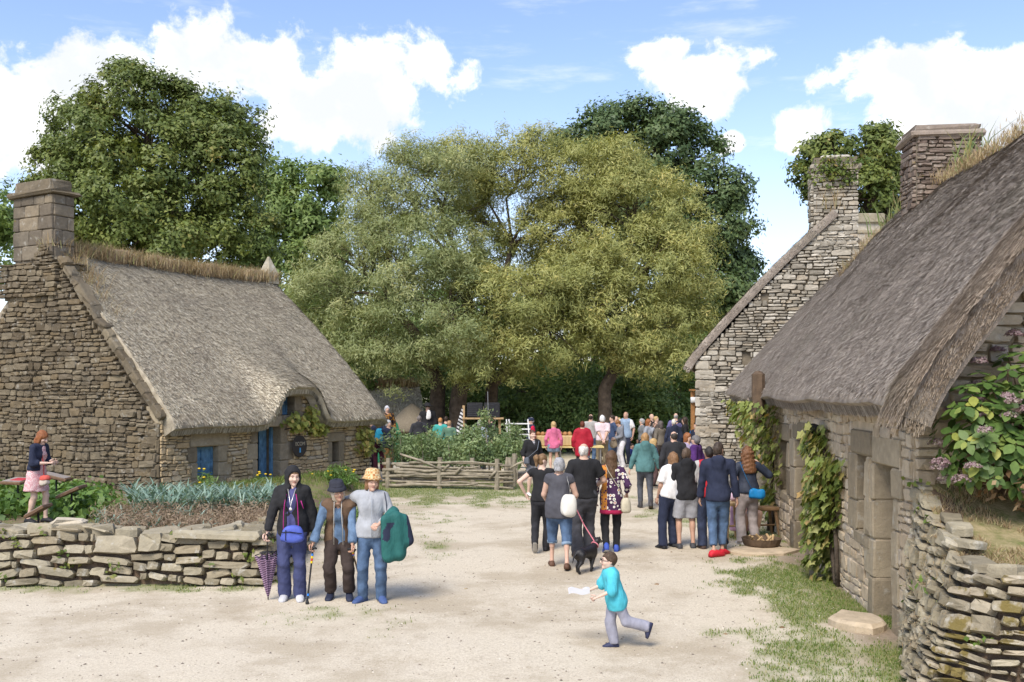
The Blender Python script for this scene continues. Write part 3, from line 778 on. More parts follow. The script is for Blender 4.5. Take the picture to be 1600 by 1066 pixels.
# sign
Ps = Sf(4.44, 1.16)[0] + N * .14
MS = Matrix((U, W, ZV)).transposed()
sg = empty('round_sign', Ps, 0, 'round black wooden plaque with pale letters hung beside the blue door', 'sign')
mb = MB(); mb.lathe([(.27, -.015), (.285, 0), (.27, .015)], 22, (0, 0, 0), MS @ Matrix.Rotation(R(90), 3, 'X')); mb.build('plaque', plain('plaque', (.045, .038, .033), .7), sg)
M_LET = plain('letter_paint', (.42, .37, .28), .8)
def text(body, size, M3, P, mat, parent, name='lettering', ext=.002):
    cu = bpy.data.curves.new(name, 'FONT'); cu.body = body; cu.size = size; cu.extrude = ext; cu.align_x = 'CENTER'; cu.align_y = 'CENTER'
    o = bpy.data.objects.new(name + '_tmp', cu); COL.objects.link(o)
    me = bpy.data.meshes.new_from_object(o.evaluated_get(bpy.context.evaluated_depsgraph_get()))
    bpy.data.objects.remove(o); me.materials.clear(); me.materials.append(mat)
    ob = link(name, me, parent); ob.matrix_basis = Matrix.Translation(P) @ M3.to_4x4(); return ob
MT = Matrix((U, ZV, N)).transposed()
text('ECOM', .135, MT, N * .022 + ZV * .06, M_LET, sg)
mb = MB(); mb.box((0, 0, 0), (.045, .006, .12), MS); o = mb.build('blue_mark', plain('blue_mark', (.08, .33, .62), .5), sg); o.location = N * .02 - ZV * .1

# ================================================================== right long house
def RX(Y): return 3.14 + .0957 * Y
U2 = Vector((.0957, 1, 0)).normalized(); N2 = Vector((-U2.y, U2.x, 0)); W2 = -N2
Y0 = 10.2; A2 = Vector((RX(Y0), Y0, 0)); L2 = 12.95
H2 = wempty('thatched_longhouse', A2, 'long stone house with steep dark thatch and vine covered doorway beside the grass', 'house')
S2 = plane_S(A2, U2, N2, -.05)
def sy(Y): return (Y - Y0) / U2.y
holesR = [(sy(10.88), sy(11.62), .02, 1.84), (sy(11.97), sy(12.42), .95, 1.90), (sy(15.6), sy(16.5), .02, 1.88), (sy(17.26), sy(17.9), .9, 1.80), (sy(19.2), sy(19.9), .5, 1.85)]
mb = MB(); core(mb, S2, L2, 2.7, .62, holesR); wallR = mb.build('front_wall', plain('pale_mortar', (.47, .385, .275), .95, .2, 5, .6, 35), H2)
jr = []
def jset(h, door=True):
    a, b, c, d = h; r = random.Random(int(a * 31)); out = []
    for side in (0, 1):
        v_ = c
        while v_ < d - .05:
            hh = r.uniform(.30, .52); hh = hh if d - v_ - hh > .2 else d - v_; wd_ = r.choice([.22, .42]) * r.uniform(.85, 1.15)
            out.append((a - wd_, a, v_, v_ + hh) if side == 0 else (b, b + wd_, v_, v_ + hh)); v_ += hh
    out.append((a - .28, b + .28, d, d + r.uniform(.28, .36)))
    if not door: out.append((a - .15, b + .15, c - .16, c))
    return out
for i, h in enumerate(holesR): jr += jset(h, i in (0, 2))
ms2 = Masonry()
rects = layout(L2, 2.7, (.10, .22), (.16, .48), 41, .022, holesR + jr, None, .4)
ms2.wall(lambda u, v: (S2(u, v)[0] + N2 * .004, U2, N2), rects, M_ST_RIGHT, (.014, .036), 11)
for i, (a, b, c, d) in enumerate(jr): block('jamb_stone', S2, a, b, c, d, .045 if i % 3 else .03, .5 if d - c > .25 else .3, M_ASHLAR, wallR, I4, i + 40, .018)
ms2.build(wallR, I4, 300, 3)
# doors and shutters deep in the reveals
M_DOORW = plain('old_door_wood', (.09, .072, .055), .8, .3, 10, .4, 40)
for i, (a, b, c, d) in enumerate(holesR):
    mb = MB(); n_ = max(2, int((b - a) / .16))
    for k in range(n_):
        p0 = a + (b - a) * k / n_ + .004; p1 = a + (b - a) * (k + 1) / n_ - .004
        P = [S2(uu, vv)[0] - N2 * yy for yy in (.40, .44) for (uu, vv) in ((p0, c + .01), (p1, c + .01), (p1, d - .01), (p0, d - .01))]
        mb.add(P, [(0, 1, 2, 3), (7, 6, 5, 4), (0, 4, 5, 1), (1, 5, 6, 2), (2, 6, 7, 3), (3, 7, 4, 0)])
    mb.build('door' if i in (0, 2) else 'window_shutter', M_DOORW, H2)
# near gable
WD = 5.8
Sg2 = plane_S(A2 + U2 * 0, W2, -U2, -.05)
mb = MB(); tri_solid(mb, plane_S(A2 + U2 * .02, W2, -U2, -.05), WD, .6, 2.7, 6.2, WD / 2); g2 = mb.build('gable_wall', M_MORTAR, H2)
def g2e(v):
    if v < 2.75: return (0, WD)
    k = (v - 2.7) / 3.5 * WD / 2; return (k, WD - k)
ms2g = Masonry(); ms2g.wall(lambda u, v: (Sg2(u, v)[0] - U2 * .0, W2, -U2), layout(3.2, 6.0, (.12, .24), (.2, .55), 51, .02, [], None, .4, g2e), M_ST_RIGHT, (.04, .08), 12)
ms2g.build(g2, I4, 120, 5)
mb = MB(); tri_solid(mb, plane_S(A2 + U2 * (L2 - .5) + W2 * WD, -W2, U2, -.05), WD, .5, 2.7, 6.0, WD / 2); mb.build('end_wall', M_MORTAR, H2)
mb = MB(); core(mb, plane_S(A2 + U2 * L2 + W2 * WD, -U2, W2, -.05), L2, 2.7, .5); mb.build('back_wall', M_MORTAR, H2)
YV = sy(20.0)
def S2r(u, v, side=1):
    u = np.asarray(u, float); v = np.asarray(v, float)
    s = -.78 + u * (YV + .78 + .1)
    out = .34 - v * (.34 + WD / 2)
    if side < 0: out = -WD - out
    z = 2.62 + v * (6.46 - 2.62) + .16 * np.sin(np.pi * v)
    z = z - .12 * np.exp(-v / .03) - .06 * np.exp(-u / .05) * np.exp(-v / .12)
    z = z + .07 * (fbm(s * .55 + 7, v * 4) - .5) * 2 - .08 * np.sin(np.pi * u) * v
    z = z - .05 * np.exp(-u / .012)
    return np.stack([A2.x + U2.x * s + N2.x * out, A2.y + U2.y * s + N2.y * out, z], -1)
def S2f(u, v, side=1):
    u = np.asarray(u, float); v = np.asarray(v, float)
    s = YV - .25 + u * (L2 - YV + .55)
    out = .34 - v * (.34 + WD / 2) + .02
    if side < 0: out = -WD - out
    z = 2.58 + v * (6.02 - 2.58) + .15 * np.sin(np.pi * v) - .12 * np.exp(-v / .03) + .05 * (fbm(s * .6 + 2, v * 4) - .5) * 2
    z = z + .12 * np.exp(-v / .1) * u
    return np.stack([A2.x + U2.x * s + N2.x * out, A2.y + U2.y * s + N2.y * out, z], -1)
R2, _ = roof_sheet('thatch_roof', S2r, 90, 60, .30, M_THATCH, H2)
roof_sheet('back_roof', lambda u, v: S2r(u, v, -1), 20, 14, .4, M_THATCH, H2)
R2f, _ = roof_sheet('far_thatch_roof', S2f, 40, 50, .36, M_THATCH, H2)
roof_sheet('far_back_roof', lambda u, v: S2f(u, v, -1), 12, 12, .36, M_THATCH, H2)
reeds('reeds', S2r, 96000, M_THATCH, R2, (.04, .11), .013, 13, (.006, .998), (.015, 1), .010, .13)
reeds('reeds', S2f, 16000, M_THATCH, R2f, (.08, .2), .014, 14, (0.0, 1), (.015, 1), .010, .12)
reeds('eave_fringe', S2r, 16000, M_THATCH, R2, (.05, .12), .010, 15, (0.0, 1), (.0, .012), -.05, .02, lambda u, v, du, dv, N_: dv + np.array([0, 0, -.5]), -.12)
reeds('eave_fringe', S2f, 4000, M_THATCH, R2f, (.05, .12), .010, 16, (0.0, 1), (.0, .012), -.05, .02, lambda u, v, du, dv, N_: dv + np.array([0, 0, -.5]), -.12)
# verge of the near end: long pale reeds swept towards the gable
vd = lambda u, v, du, dv, N_: dv * .9 - du * .42
reeds('verge_reeds', S2r, 16000, M_REED, R2, (.12, .30), .010, 17, (.0, .062), (.0, 1), .012, .07, vd, 0, .10)
def verge_fringe(S, n, mat, parent, seed, thick=.26, uu=(0.0, .004)):
    r = np.random.default_rng(seed); u = r.uniform(*uu, n); v = r.random(n); P = S(u, v); e = 1e-3
    du = S(u + .02, v) - S(u, v); du /= np.linalg.norm(du, axis=-1, keepdims=True)
    dv = S(u, v - e) - S(u, v + e); dv /= np.linalg.norm(dv, axis=-1, keepdims=True)
    Nn = np.cross(du, -dv); Nn *= np.sign(Nn[:, 2:3]); Nn /= np.linalg.norm(Nn, axis=-1, keepdims=True)
    k = r.random(n)[:, None] * thick
    a = P - Nn * k + du * .05; d = dv * .75 - du * (.25 + .25 * r.random(n)[:, None]); L = r.uniform(.08, .22, n)[:, None]
    b = a + d * L; s = np.cross(d, du + Nn * .3); s /= np.linalg.norm(s, axis=-1, keepdims=True)
    s = s * (.006 * (.7 + .7 * r.random(n)))[:, None]
    V = np.stack([a - s, a + s, b + s * .8, b - s * .8], 1).reshape(-1, 3)
    o = link('verge_fringe', mesh_np('verge_fringe', V, np.arange(n)[:, None] * 4 + np.array([[0, 1, 2, 3]]), mat, False, {'rnd': ('POINT', np.repeat(r.random(n), 4))}), parent)
    o['kind'] = 'stuff'
verge_fringe(S2r, 16000, M_REED, R2, 18)
# ridge growth
for Sx, par, n_, sd_ in ((S2r, R2, 4500, 5), (S2f, R2f, 1200, 6)):
    r_ = np.random.default_rng(sd_); P = Sx((.38 if Sx is S2r else 0) + r_.random(300) * (.62 if Sx is S2r else 1), np.ones(300) * .992)
    tuft(par, 'ridge_grass', P, n_, .11, .009, M_STRAW, (.12, .08, .05), sd_, 1.3)
vg = S2f(np.zeros(60) + .06, np.linspace(.60, 1, 60)); tuft(R2f, 'valley_grass', vg, 1500, .25, .012, M_STRAW, (.08, .08, .04), 8, 1.2)
M_IRIS = leaf_mat('iris_leaves', [(0, (.14, .20, .07)), (.6, (.22, .28, .11)), (1, (.42, .38, .15))], .3)
for nm, Sx, u_, v_, par, n_ in (('iris', S2r, sy(17.2) / (YV + .4), 1.0, R2, 46), ('iris', S2f, .13, .92, R2f, 60), ('iris', S2f, .35, 1.0, R2f, 26)):
    P = Sx(np.array([u_]), np.array([v_])); tuft(par, nm + '_clump', P, n_, .5, .03, M_IRIS, (.16, .22, .05), int(u_ * 50) + n_, .9)
# chimney between the two roofs
CC2 = A2 + U2 * sy(18.55) + W2 * (WD / 2 + .05)
MC2 = Matrix((W2, U2, ZV)).transposed()
mb = MB(); mb.box(CC2 + ZV * 5.96, (1.08, .80, 2.5), MC2); CH2 = mb.build('chimney', M_MORTAR_D, H2)
msc = Masonry()
for S_, L_, sd_ in ((plane_S(CC2 - W2 * .54 - U2 * .40, W2, -U2, 5.5), 1.08, 61), (plane_S(CC2 - W2 * .54 + U2 * .40, -U2, -W2, 5.5), .8, 62), (plane_S(CC2 + W2 * .54 - U2 * .40, U2, W2, 5.5), .8, 63)):
    msc.wall(S_, layout(L_, 1.72, (.07, .14), (.16, .5), sd_, .014), M_ST_CHIM, (.04, .08), sd_)
msc.build(CH2, I4, 120, 7)
for dz, w_, d_, h_ in ((7.24, 1.3, 1.02, .11), (7.36, 1.14, .86, .14)):
    mb = MB(); mb.box((0, 0, 0), (w_, d_, h_), None, .95, .03); mb.v = [tuple(c + rq.gauss(0, .014) for c in vv) for vv in mb.v]
    o = mb.build('cap_stone', M_ST_CHIM, CH2); o.matrix_basis = Matrix.Translation(CC2 + ZV * dz) @ MC2.to_4x4()
# timber post that breaks the eave, wall lantern
mb = MB(); P = S2(sy(18.3), 2.25)[0] + N2 * .36
mb.box(P + ZV * .32, (.26, .22, .95), Matrix((U2, N2, ZV)).transposed(), .9, .06); mb.build('eave_post', M_DARKWOOD, H2)
mb = MB(); P = S2(sy(14.4), 2.05)[0] + N2 * .16
mb.lathe([(.02, .16), (.10, .13), (.11, .02), (.08, -.12), (.03, -.15)], 10, P); mb.tube([P + ZV * .1, P + ZV * .12 - N2 * .16], .015, 6)
o = mb.build('wall_lantern', M_BLACK); setp(o, 'small black lantern on the wall above the big vine', 'lantern')
# doorstep slabs
def slab(P, sx, sy_, h, rz, label, seed):
    r = random.Random(seed); mb = MB(); n = 11
    ring = [(math.cos(2 * math.pi * k / n) * sx * r.uniform(.82, 1.05), math.sin(2 * math.pi * k / n) * sy_ * r.uniform(.82, 1.05)) for k in range(n)]
    V = [(x, y, -.05) for x, y in ring] + [(x, y, h * r.uniform(.6, .8)) for x, y in ring] + [(x * .86, y * .86, h * r.uniform(.9, 1.1)) for x, y in ring] + [(0, 0, h)]
    mb.add(V, [(i, (i + 1) % n, n + (i + 1) % n, n + i) for i in range(n)] + [(n + i, n + (i + 1) % n, 2 * n + (i + 1) % n, 2 * n + i) for i in range(n)] + [(2 * n + i, 2 * n + (i + 1) % n, 3 * n) for i in range(n)])
    o = mb.build('doorstep', M_ST_RIGHT, None, False, P, rz); return setp(o, label, 'doorstep')
slab((RX(11.2) - .33, 11.15, gz(3.9, 11.15)), .32, .42, .10, .1, 'rough stone doorstep below the nearer doorway of the long house', 1)
slab((RX(16.1) - .62, 16.2, gz(4, 16.2)), .62, .45, .05, .1, 'wide flat stone doorstep below the doorway beyond the big vine', 2)

# ================================================================== house beyond, gable towards the yard
A3 = Vector((4.70, 25.0, 0)); U3 = Vector((.205, 1, 0)).normalized(); N3 = Vector((-U3.y, U3.x, 0)); W3 = -N3; HD3 = 6.4; MC3 = Matrix((W3, U3, ZV)).transposed()
H3 = wempty('gabled_house', A3, 'grey rubble gable house with tall ivy topped chimney beyond the long house', 'house')
S3 = plane_S(A3, W3, -U3, -.05)
ez, rz_ = 3.45, 6.95
mb = MB(); tri_solid(mb, plane_S(A3 + U3 * .01, W3, -U3, -.05), HD3, .6, ez, rz_, HD3 / 2); g3 = mb.build('gable_wall', M_MORTAR_D, H3)
def g3e(v):
    if v < ez: return (0, HD3)
    k = (v - ez) / (rz_ - ez) * HD3 / 2; return (k - .05, HD3 - k)
ms3 = Masonry(); ms3.wall(S3, layout(HD3 * .75, rz_ - .1, (.07, .17), (.14, .5), 71, .016, [(1.05, 1.25, 3.35, 3.6), (1.5, 1.68, 4.85, 5.0)], None, .55, g3e), M_ST_GREY, (.05, .10), 15)
ms3.wall(plane_S(A3 + U3 * 8, -U3, N3, -.05), layout(8, 3.3, (.09, .18), (.16, .5), 72, .016), M_ST_GREY, (.05, .09), 16)
v = 0
while v < ez - .1:
    h = rq.uniform(.16, .3); wq = rq.uniform(.22, .5); block('quoin', S3, -.10, wq, v, v + h, .07, .3, M_ST_GREY, g3, I4, int(v * 40) + 7, .03); v += h + .005
ms3.build(g3, I4, 300, 9)
mb = MB(); core(mb, plane_S(A3 + U3 * 8, -U3, N3, -.05), 8, 3.4, .5); mb.build('side_wall', M_MORTAR_D, H3)
mb = MB(); core(mb, plane_S(A3 + W3 * HD3, U3, W3, -.05), 8, 3.4, .5); tri_solid(mb, plane_S(A3 + U3 * 8 + W3 * HD3, -W3, U3, -.05), HD3, .5, ez, rz_, HD3 / 2); mb.build('back_wall', M_MORTAR_D, H3)
def S3r(u, v, side=1):
    u = np.asarray(u, float); v = np.asarray(v, float)
    s = -.12 + u * 8.3; out = .36 - v * (.36 + HD3 / 2)
    if side < 0: out = -HD3 - out
    z = 3.36 + v * (7.05 - 3.36) + .12 * np.sin(np.pi * v) - .1 * np.exp(-v / .03) + .05 * (fbm(s, v * 4 + 9) - .5)
    return np.stack([A3.x + U3.x * s + N3.x * out, A3.y + U3.y * s + N3.y * out, z], -1)
R3, _ = roof_sheet('thatch_roof', S3r, 40, 40, .20, M_THATCH, H3)
roof_sheet('back_roof', lambda u, v: S3r(u * .93 + .07, v, -1), 10, 10, .2, M_THATCH, H3)
reeds('reeds', S3r, 13000, M_THATCH, R3, (.1, .25), .018, 23, (0.0, 1), (.015, 1), .01, .11)
verge_fringe(S3r, 4000, M_THATCH, R3, 28, .18, (0, .006)); verge_fringe(S2f, 2500, M_THATCH, R2f, 29, .3, (0, .006))
P3 = S3r(np.random.default_rng(4).random(60) * .1, np.ones(60)); tuft(R3, 'ridge_grass', P3, 400, .4, .02, M_STRAW, (.15, .1, .05), 9, .8); tuft(R3, 'iris_clump', P3[:3], 40, .42, .03, M_IRIS, (.2, .1, .05), 19, .7)
CC3 = A3 + W3 * 3.28 + U3 * .36
mb = MB(); mb.box(CC3 + ZV * 7.1, (1.02, .66, 2.5), MC3); CH3 = mb.build('chimney', M_MORTAR_D, H3)
msc = Masonry()
for S_, L_, sd_ in ((plane_S(CC3 - W3 * .53 - U3 * .35, W3, -U3, 5.7), 1.06, 81), (plane_S(CC3 - W3 * .53 + U3 * .35, -U3, -W3, 5.7), .7, 82)):
    msc.wall(S_, layout(L_, 2.5, (.07, .16), (.14, .5), sd_, .014), M_ST_GREY, (.04, .08), sd_)
msc.build(CH3, I4, 110, 11)
mb = MB(); mb.box((0, 0, 0), (1.22, .82, .12), None, .95, .03); o = mb.build('cap_stone', M_ST_GREY, CH3); o.matrix_basis = Matrix.Translation(CC3 + ZV * 8.12) @ MC3.to_4x4()
mb = MB(); mb.box((0, 0, 0), (.7, .6, .26), None, .92, .03); o = mb.build('cap_stone', M_ST_GREY, CH3); o.matrix_basis = Matrix.Translation(CC3 + ZV * 8.28) @ MC3.to_4x4()
# stub of a farther chimney
Pc = at(1350, 335, 34)
H4 = wempty('chimney_stack', (Pc.x, Pc.y, 0), 'pale capped chimney stack standing behind the ivy topped chimney', 'chimney')
mb = MB(); mb.box((Pc.x, Pc.y, 4.2), (.9, .7, 8.2)); mb.build('stack', M_ST_GREY, H4)
mb = MB(); mb.box((Pc.x, Pc.y, 8.45), (1.12, .9, .32), None, .97, .03); mb.build('cap_stone', M_ST_DRY, H4)
mb = MB(); mb.box((Pc.x, Pc.y, 8.0), (1.0, .8, .12), None, 1, .02); mb.build('string_course', M_ST_DRY, H4)

# ================================================================== dry stone walls
def path_S(base, top, hts=None):
    """battered wall surface between two polylines (x,y) with heights at the top nodes; u in metres along the base"""
    B = [Vector((x, y, 0)) for x, y in base]; T = [Vector((x, y, z)) for x, y, z in top]
    seg = [0]
    for i in range(len(B) - 1): seg.append(seg[-1] + max((B[i + 1] - B[i]).length, (T[i + 1] - T[i]).length))
    def f(u, v):
        u = min(max(u, 0), seg[-1] - 1e-6); i = 0
        while seg[i + 1] < u: i += 1
        k = (u - seg[i]) / (seg[i + 1] - seg[i])
        b = B[i].lerp(B[i + 1], k); t_ = T[i].lerp(T[i + 1], k); q = v / max(t_.z, .01)
        P = b.lerp(t_, q); ux = (B[i + 1] - B[i]).lerp(T[i + 1] - T[i], q); ux.z *= .5; ux.normalize(); up = (t_ - b).normalized(); n = ux.cross(up).normalized()
        return P, ux, n
    topf = lambda u: (lambda i: T[i].lerp(T[min(i + 1, len(T) - 1)], (u - seg[i]) / max(seg[min(i + 1, len(seg) - 1)] - seg[i], 1e-6)).z)(max(j for j in range(len(seg) - 1) if seg[j] <= max(u, 0)))
    return f, seg[-1], topf
def dry_wall(nm, label, base, top, mat, hr, wr, seed, depth, limit=300, mats2=None, thick=.5, gap=.03, capmat=None, caps=2):
    S, L, tf = path_S(base, top)
    H = max(t_[2] for t_ in top)
    e = wempty(nm, (base[0][0], base[0][1], 0), label, 'wall')
    mb = MB(); n = 40
    for i in range(n):
        u0, u1 = L * i / n, L * (i + 1) / n
        q = []
        for u in (u0, u1):
            P0, ux, nn = S(u, 0); P1, _, n1 = S(u, tf(u) - .04); q += [P0 - nn * .05, P1 - n1 * .05, P1 - n1 * thick, Vector((P0.x - nn.x * thick, P0.y - nn.y * thick, -.05))]
        mb.add(q, [(0, 4, 5, 1), (1, 5, 6, 2), (2, 6, 7, 3)] + ([(0, 1, 2, 3)] if i == 0 else []) + ([(7, 6, 5, 4)] if i == n - 1 else []))
    cw = mb.build('wall_core', M_EARTH, e)
    ms = Masonry(); rr = random.Random(seed)
    rects = layout(L, H, hr, wr, seed, gap, (), tf, .5)
    r1 = [q for q in rects]
    if mats2:
        a = [q for q in r1 if not mats2(q)]; b = [q for q in r1 if mats2(q)]
        ms.wall(S, a, mat, depth, seed, .09, 1.04, .04); ms.wall(S, b, M_ST_MOSS, depth, seed + 1, .09, 1.04, .04)
    else: ms.wall(S, r1, mat, depth, seed, .10, 1.05, .045)
    # cap stones: lying flat on the top
    u = 0.0
    while u < L:
        wd_ = rr.uniform(.18, .5); P, ux, nn = S(min(u + wd_ / 2, L - .01), tf(min(u + wd_ / 2, L - .01)))
        y = Vector((nn.x, nn.y, 0)).normalized(); x = Vector((-y.y, y.x, 0)); 
        M3 = Matrix((x, Vector((0, 0, -1)), y)).transposed() @ Matrix.Rotation(rr.gauss(0, .1), 3, 'X') @ Matrix.Rotation(rr.gauss(0, .1), 3, 'Z') @ Matrix.Rotation(rr.gauss(0, .25), 3, 'Y')
        for row in range(caps):
            if caps == 1 and rr.random() < .25: continue
            d_ = rr.uniform(.18, .34) * (1 if caps > 1 else .8)
            ms.add((P - y * (d_ * .35 + row * .24) + ZV * rr.uniform(-.03, .0), M3), (wd_ * rr.uniform(.8, 1.05), rr.uniform(.05, .12) * (1 if caps > 1 else .6), d_), capmat or mat)
        u += wd_ * .98
    ms.build(cw, I4, limit, seed)
    return e, S, L, tf
rr_ = random.Random(9)
bx_ = [-13, -10, -8.4, -7, -5.8, -4.7, -3.75, -3.42]
base = [(x, 13.5 - .02 * (x + 8)) for x in bx_]
topp = [(x, 13.66 - .02 * (x + 8), z) for x, z in zip(bx_, (.70, .70, .70, .72, .70, .66, .70, .66))]
base += [(-3.30, 13.75), (-3.38, 15.5), (-3.5, 17.6)]; topp += [(-3.45, 13.9, .62), (-3.52, 15.5, .55), (-3.62, 17.6, .44)]
GWALL, GS, GL, GT = dry_wall('garden_wall', 'low dry stone wall holding the vegetable garden beside the gravel', base, topp, M_ST_DRY, (.10, .30), (.13, .60), 91, (.07, .14), 300)
base = [(4.10, 10.25), (3.86, 9.65), (3.62, 9.0), (3.50, 8.45), (3.72, 8.05), (4.4, 7.75), (5.6, 7.5), (7.5, 7.3)]
topp = [(4.20, 10.2, 1.74), (4.12, 9.6, 1.50), (4.04, 9.05, 1.30), (3.93, 8.55, 1.16), (4.10, 8.25, 1.12), (4.7, 8.0, 1.10), (5.8, 7.8, 1.08), (7.5, 7.6, 1.05)]
base_l = sum((Vector(base[i + 1]) - Vector(base[i])).length for i in range(3))
TW, TS, TL, TT = dry_wall('terrace_wall', 'mossy dry stone terrace wall below the hydrangea', base, topp, M_ST_DRY, (.09, .20), (.13, .36), 95, (.07, .13), 290, lambda q: q[0] > base_l - .15, capmat=M_ST_DRY, caps=1)
# terrace ground behind the wall
TP = [(4.12, 10.16), (4.08, 9.6), (4.0, 9.05), (3.95, 8.6), (4.12, 8.3), (4.7, 8.06), (5.8, 7.86), (7.5, 7.66)]
TZ = [1.70, 1.46, 1.24, 1.10, 1.06, 1.04, 1.02, 1.0]
V = []; Fs = []; nr = 24
for i, ((x, y), z) in enumerate(zip(TP, TZ)):
    for k in range(nr):
        q = k / (nr - 1); X = x + (9 - x) * q; Yy = y + (10.16 - .3 * 0 - y) * min(1, q * 2.2)
        V.append((X, Yy, z + (1.70 - z) * min(1, q * 2.0) + .05 * (vnoise(X * 3, Yy * 3) - .5) - .02))
for i in range(len(TP) - 1):
    for k in range(nr - 1): a = i * nr + k; Fs.append((a, a + nr, a + nr + 1, a + 1))
m, t = new_mat('terrace_turf'); pos = t.new('ShaderNodeNewGeometry').outputs['Position']
t.link(t.ramp(t.noise(pos, 6, 6, .7), [(.3, (.12, .14, .04)), (.5, (.26, .22, .11)), (.7, (.36, .29, .17))]), t.bsdf.inputs['Base Color']); t.bsdf.inputs['Roughness'].default_value = .95
t.link(bump_sock(t, t.noise(pos, 40, 4), .7, .03), t.bsdf.inputs['Normal'])
te = link('terrace_ground', mesh_np('terrace_ground', V, Fs, m, True)); te['kind'] = 'structure'
def tz(x, y):
    best = min(range(len(TP)), key=lambda i: (TP[i][1] - y) ** 2 + (TP[i][0] - x) ** 2 * .2); return TZ[best]
r_ = np.random.default_rng(8); n = 16000
a = r_.integers(0, len(TP) - 1, n); k = r_.random(n); q = r_.random(n) ** 1.4 * .5
x = np.array([p[0] for p in TP]); y = np.array([p[1] for p in TP]); z = np.array(TZ)
xb, yb, zb_ = x[a] + (x[a + 1] - x[a]) * k, y[a] + (y[a + 1] - y[a]) * k, z[a] + (z[a + 1] - z[a]) * k
X = xb + (9 - xb) * q; Yy = yb + (10.16 - yb) * np.minimum(1, q * 2.2)
Pt = np.stack([X, Yy, zb_ + (1.70 - zb_) * np.minimum(1, q * 2) - .03], -1)
kk = fbm(X * 2.2, Yy * 2.2) > .42
blades('terrace_grass', Pt[kk], .055, .010, M_STRAW, 1.3, seed=8, label='dry straw coloured grass on the terrace', cat='grass', rnd=np.clip(r_.normal(.55, .3, kk.sum()), 0, 1))
# big flat slab lying on the garden wall, pale block by the reader's feet
P = at(342, 838, 13.52); P.z = .70
mb = MB(); mb.box((0, 0, 0), (1.16, .34, .11), None, .97, .03); mb.v = [tuple(c + rq.gauss(0, .012) for c in vv) for vv in mb.v]
o = mb.build('stone_slab', M_ST_DRY, None, False, P - ZV * .02 + Vector((0, .02, 0)), -.02); o.rotation_euler = (0, .03, -.02); setp(o, 'long flat grey stone slab laid as a seat on the garden wall', 'slab')
P = at(108, 820, 13.95)
mb = MB(); mb.box((0, 0, 0), (.44, .3, .16), None, .9, .04); mb.v = [tuple(c + rq.gauss(0, .014) for c in vv) for vv in mb.v]
o = mb.build('stone_block', stone_mat('pale_block', [(0, (.46, .40, .30)), (1, (.50, .44, .34))], .2, 0, stain=.1), None, False, P, .08); setp(o, 'pale yellowish loose stone block on top of the garden wall', 'stone')
# ================================================================== vegetation
def leaves(C, per, spread, L, Wd, seed, up=.3, outward=None, droop=0.0, crnd=None, flat=.75, tri=False):
    """rhombic leaves round clump centres C; returns V,F,rnd"""
    r = np.random.default_rng(seed); n = len(C) * per
    ci = np.repeat(np.arange(len(C)), per)
    P = C[ci] + r.normal(0, 1, (n, 3)) * np.array([1, 1, flat]) * (spread[ci][:, None] if hasattr(spread, '__len__') else spread)
    sp_ = (spread[ci][:, None] if hasattr(spread, '__len__') else spread)
    loc = (P - C[ci]) / sp_
    nr = loc * .55 + r.normal(0, .55, (n, 3)); nr[:, 2] += .55
    if outward is not None: nr += outward[ci] * .8
    nr /= np.linalg.norm(nr, axis=1, keepdims=True) + 1e-9
    d = r.normal(0, 1, (n, 3)); d[:, 2] += up - droop
    d -= nr * (d * nr).sum(1, keepdims=True) * .85
    d /= np.linalg.norm(d, axis=1, keepdims=True) + 1e-9
    s = np.cross(d, nr); s /= np.linalg.norm(s, axis=1, keepdims=True) + 1e-9
    l = (L * (.6 + .8 * r.random(n)))[:, None]; wd_ = (Wd * (.6 + .8 * r.random(n)))[:, None]
    if tri:
        cr = crnd if crnd is not None else r.random(len(C)); V = np.stack([P - d * l * .5 - s * wd_ * .6, P - d * l * .5 + s * wd_ * .6, P + d * l * .6], 1).reshape(-1, 3)
        return V, np.arange(n)[:, None] * 3 + np.array([[0, 1, 2]]), np.repeat(np.clip(cr[ci] * .6 + r.random(n) * .4, 0, 1), 3)
    V = np.stack([P - d * l * .5, P + s * wd_ * .5, P + d * l * .5, P - s * wd_ * .5], 1).reshape(-1, 3)
    cr = crnd if crnd is not None else r.random(len(C))
    rn = np.clip(cr[ci] * .6 + r.random(n) * .4, 0, 1)
    return V, np.arange(n)[:, None] * 4 + np.array([[0, 1, 2, 3]]), np.repeat(rn, 4)
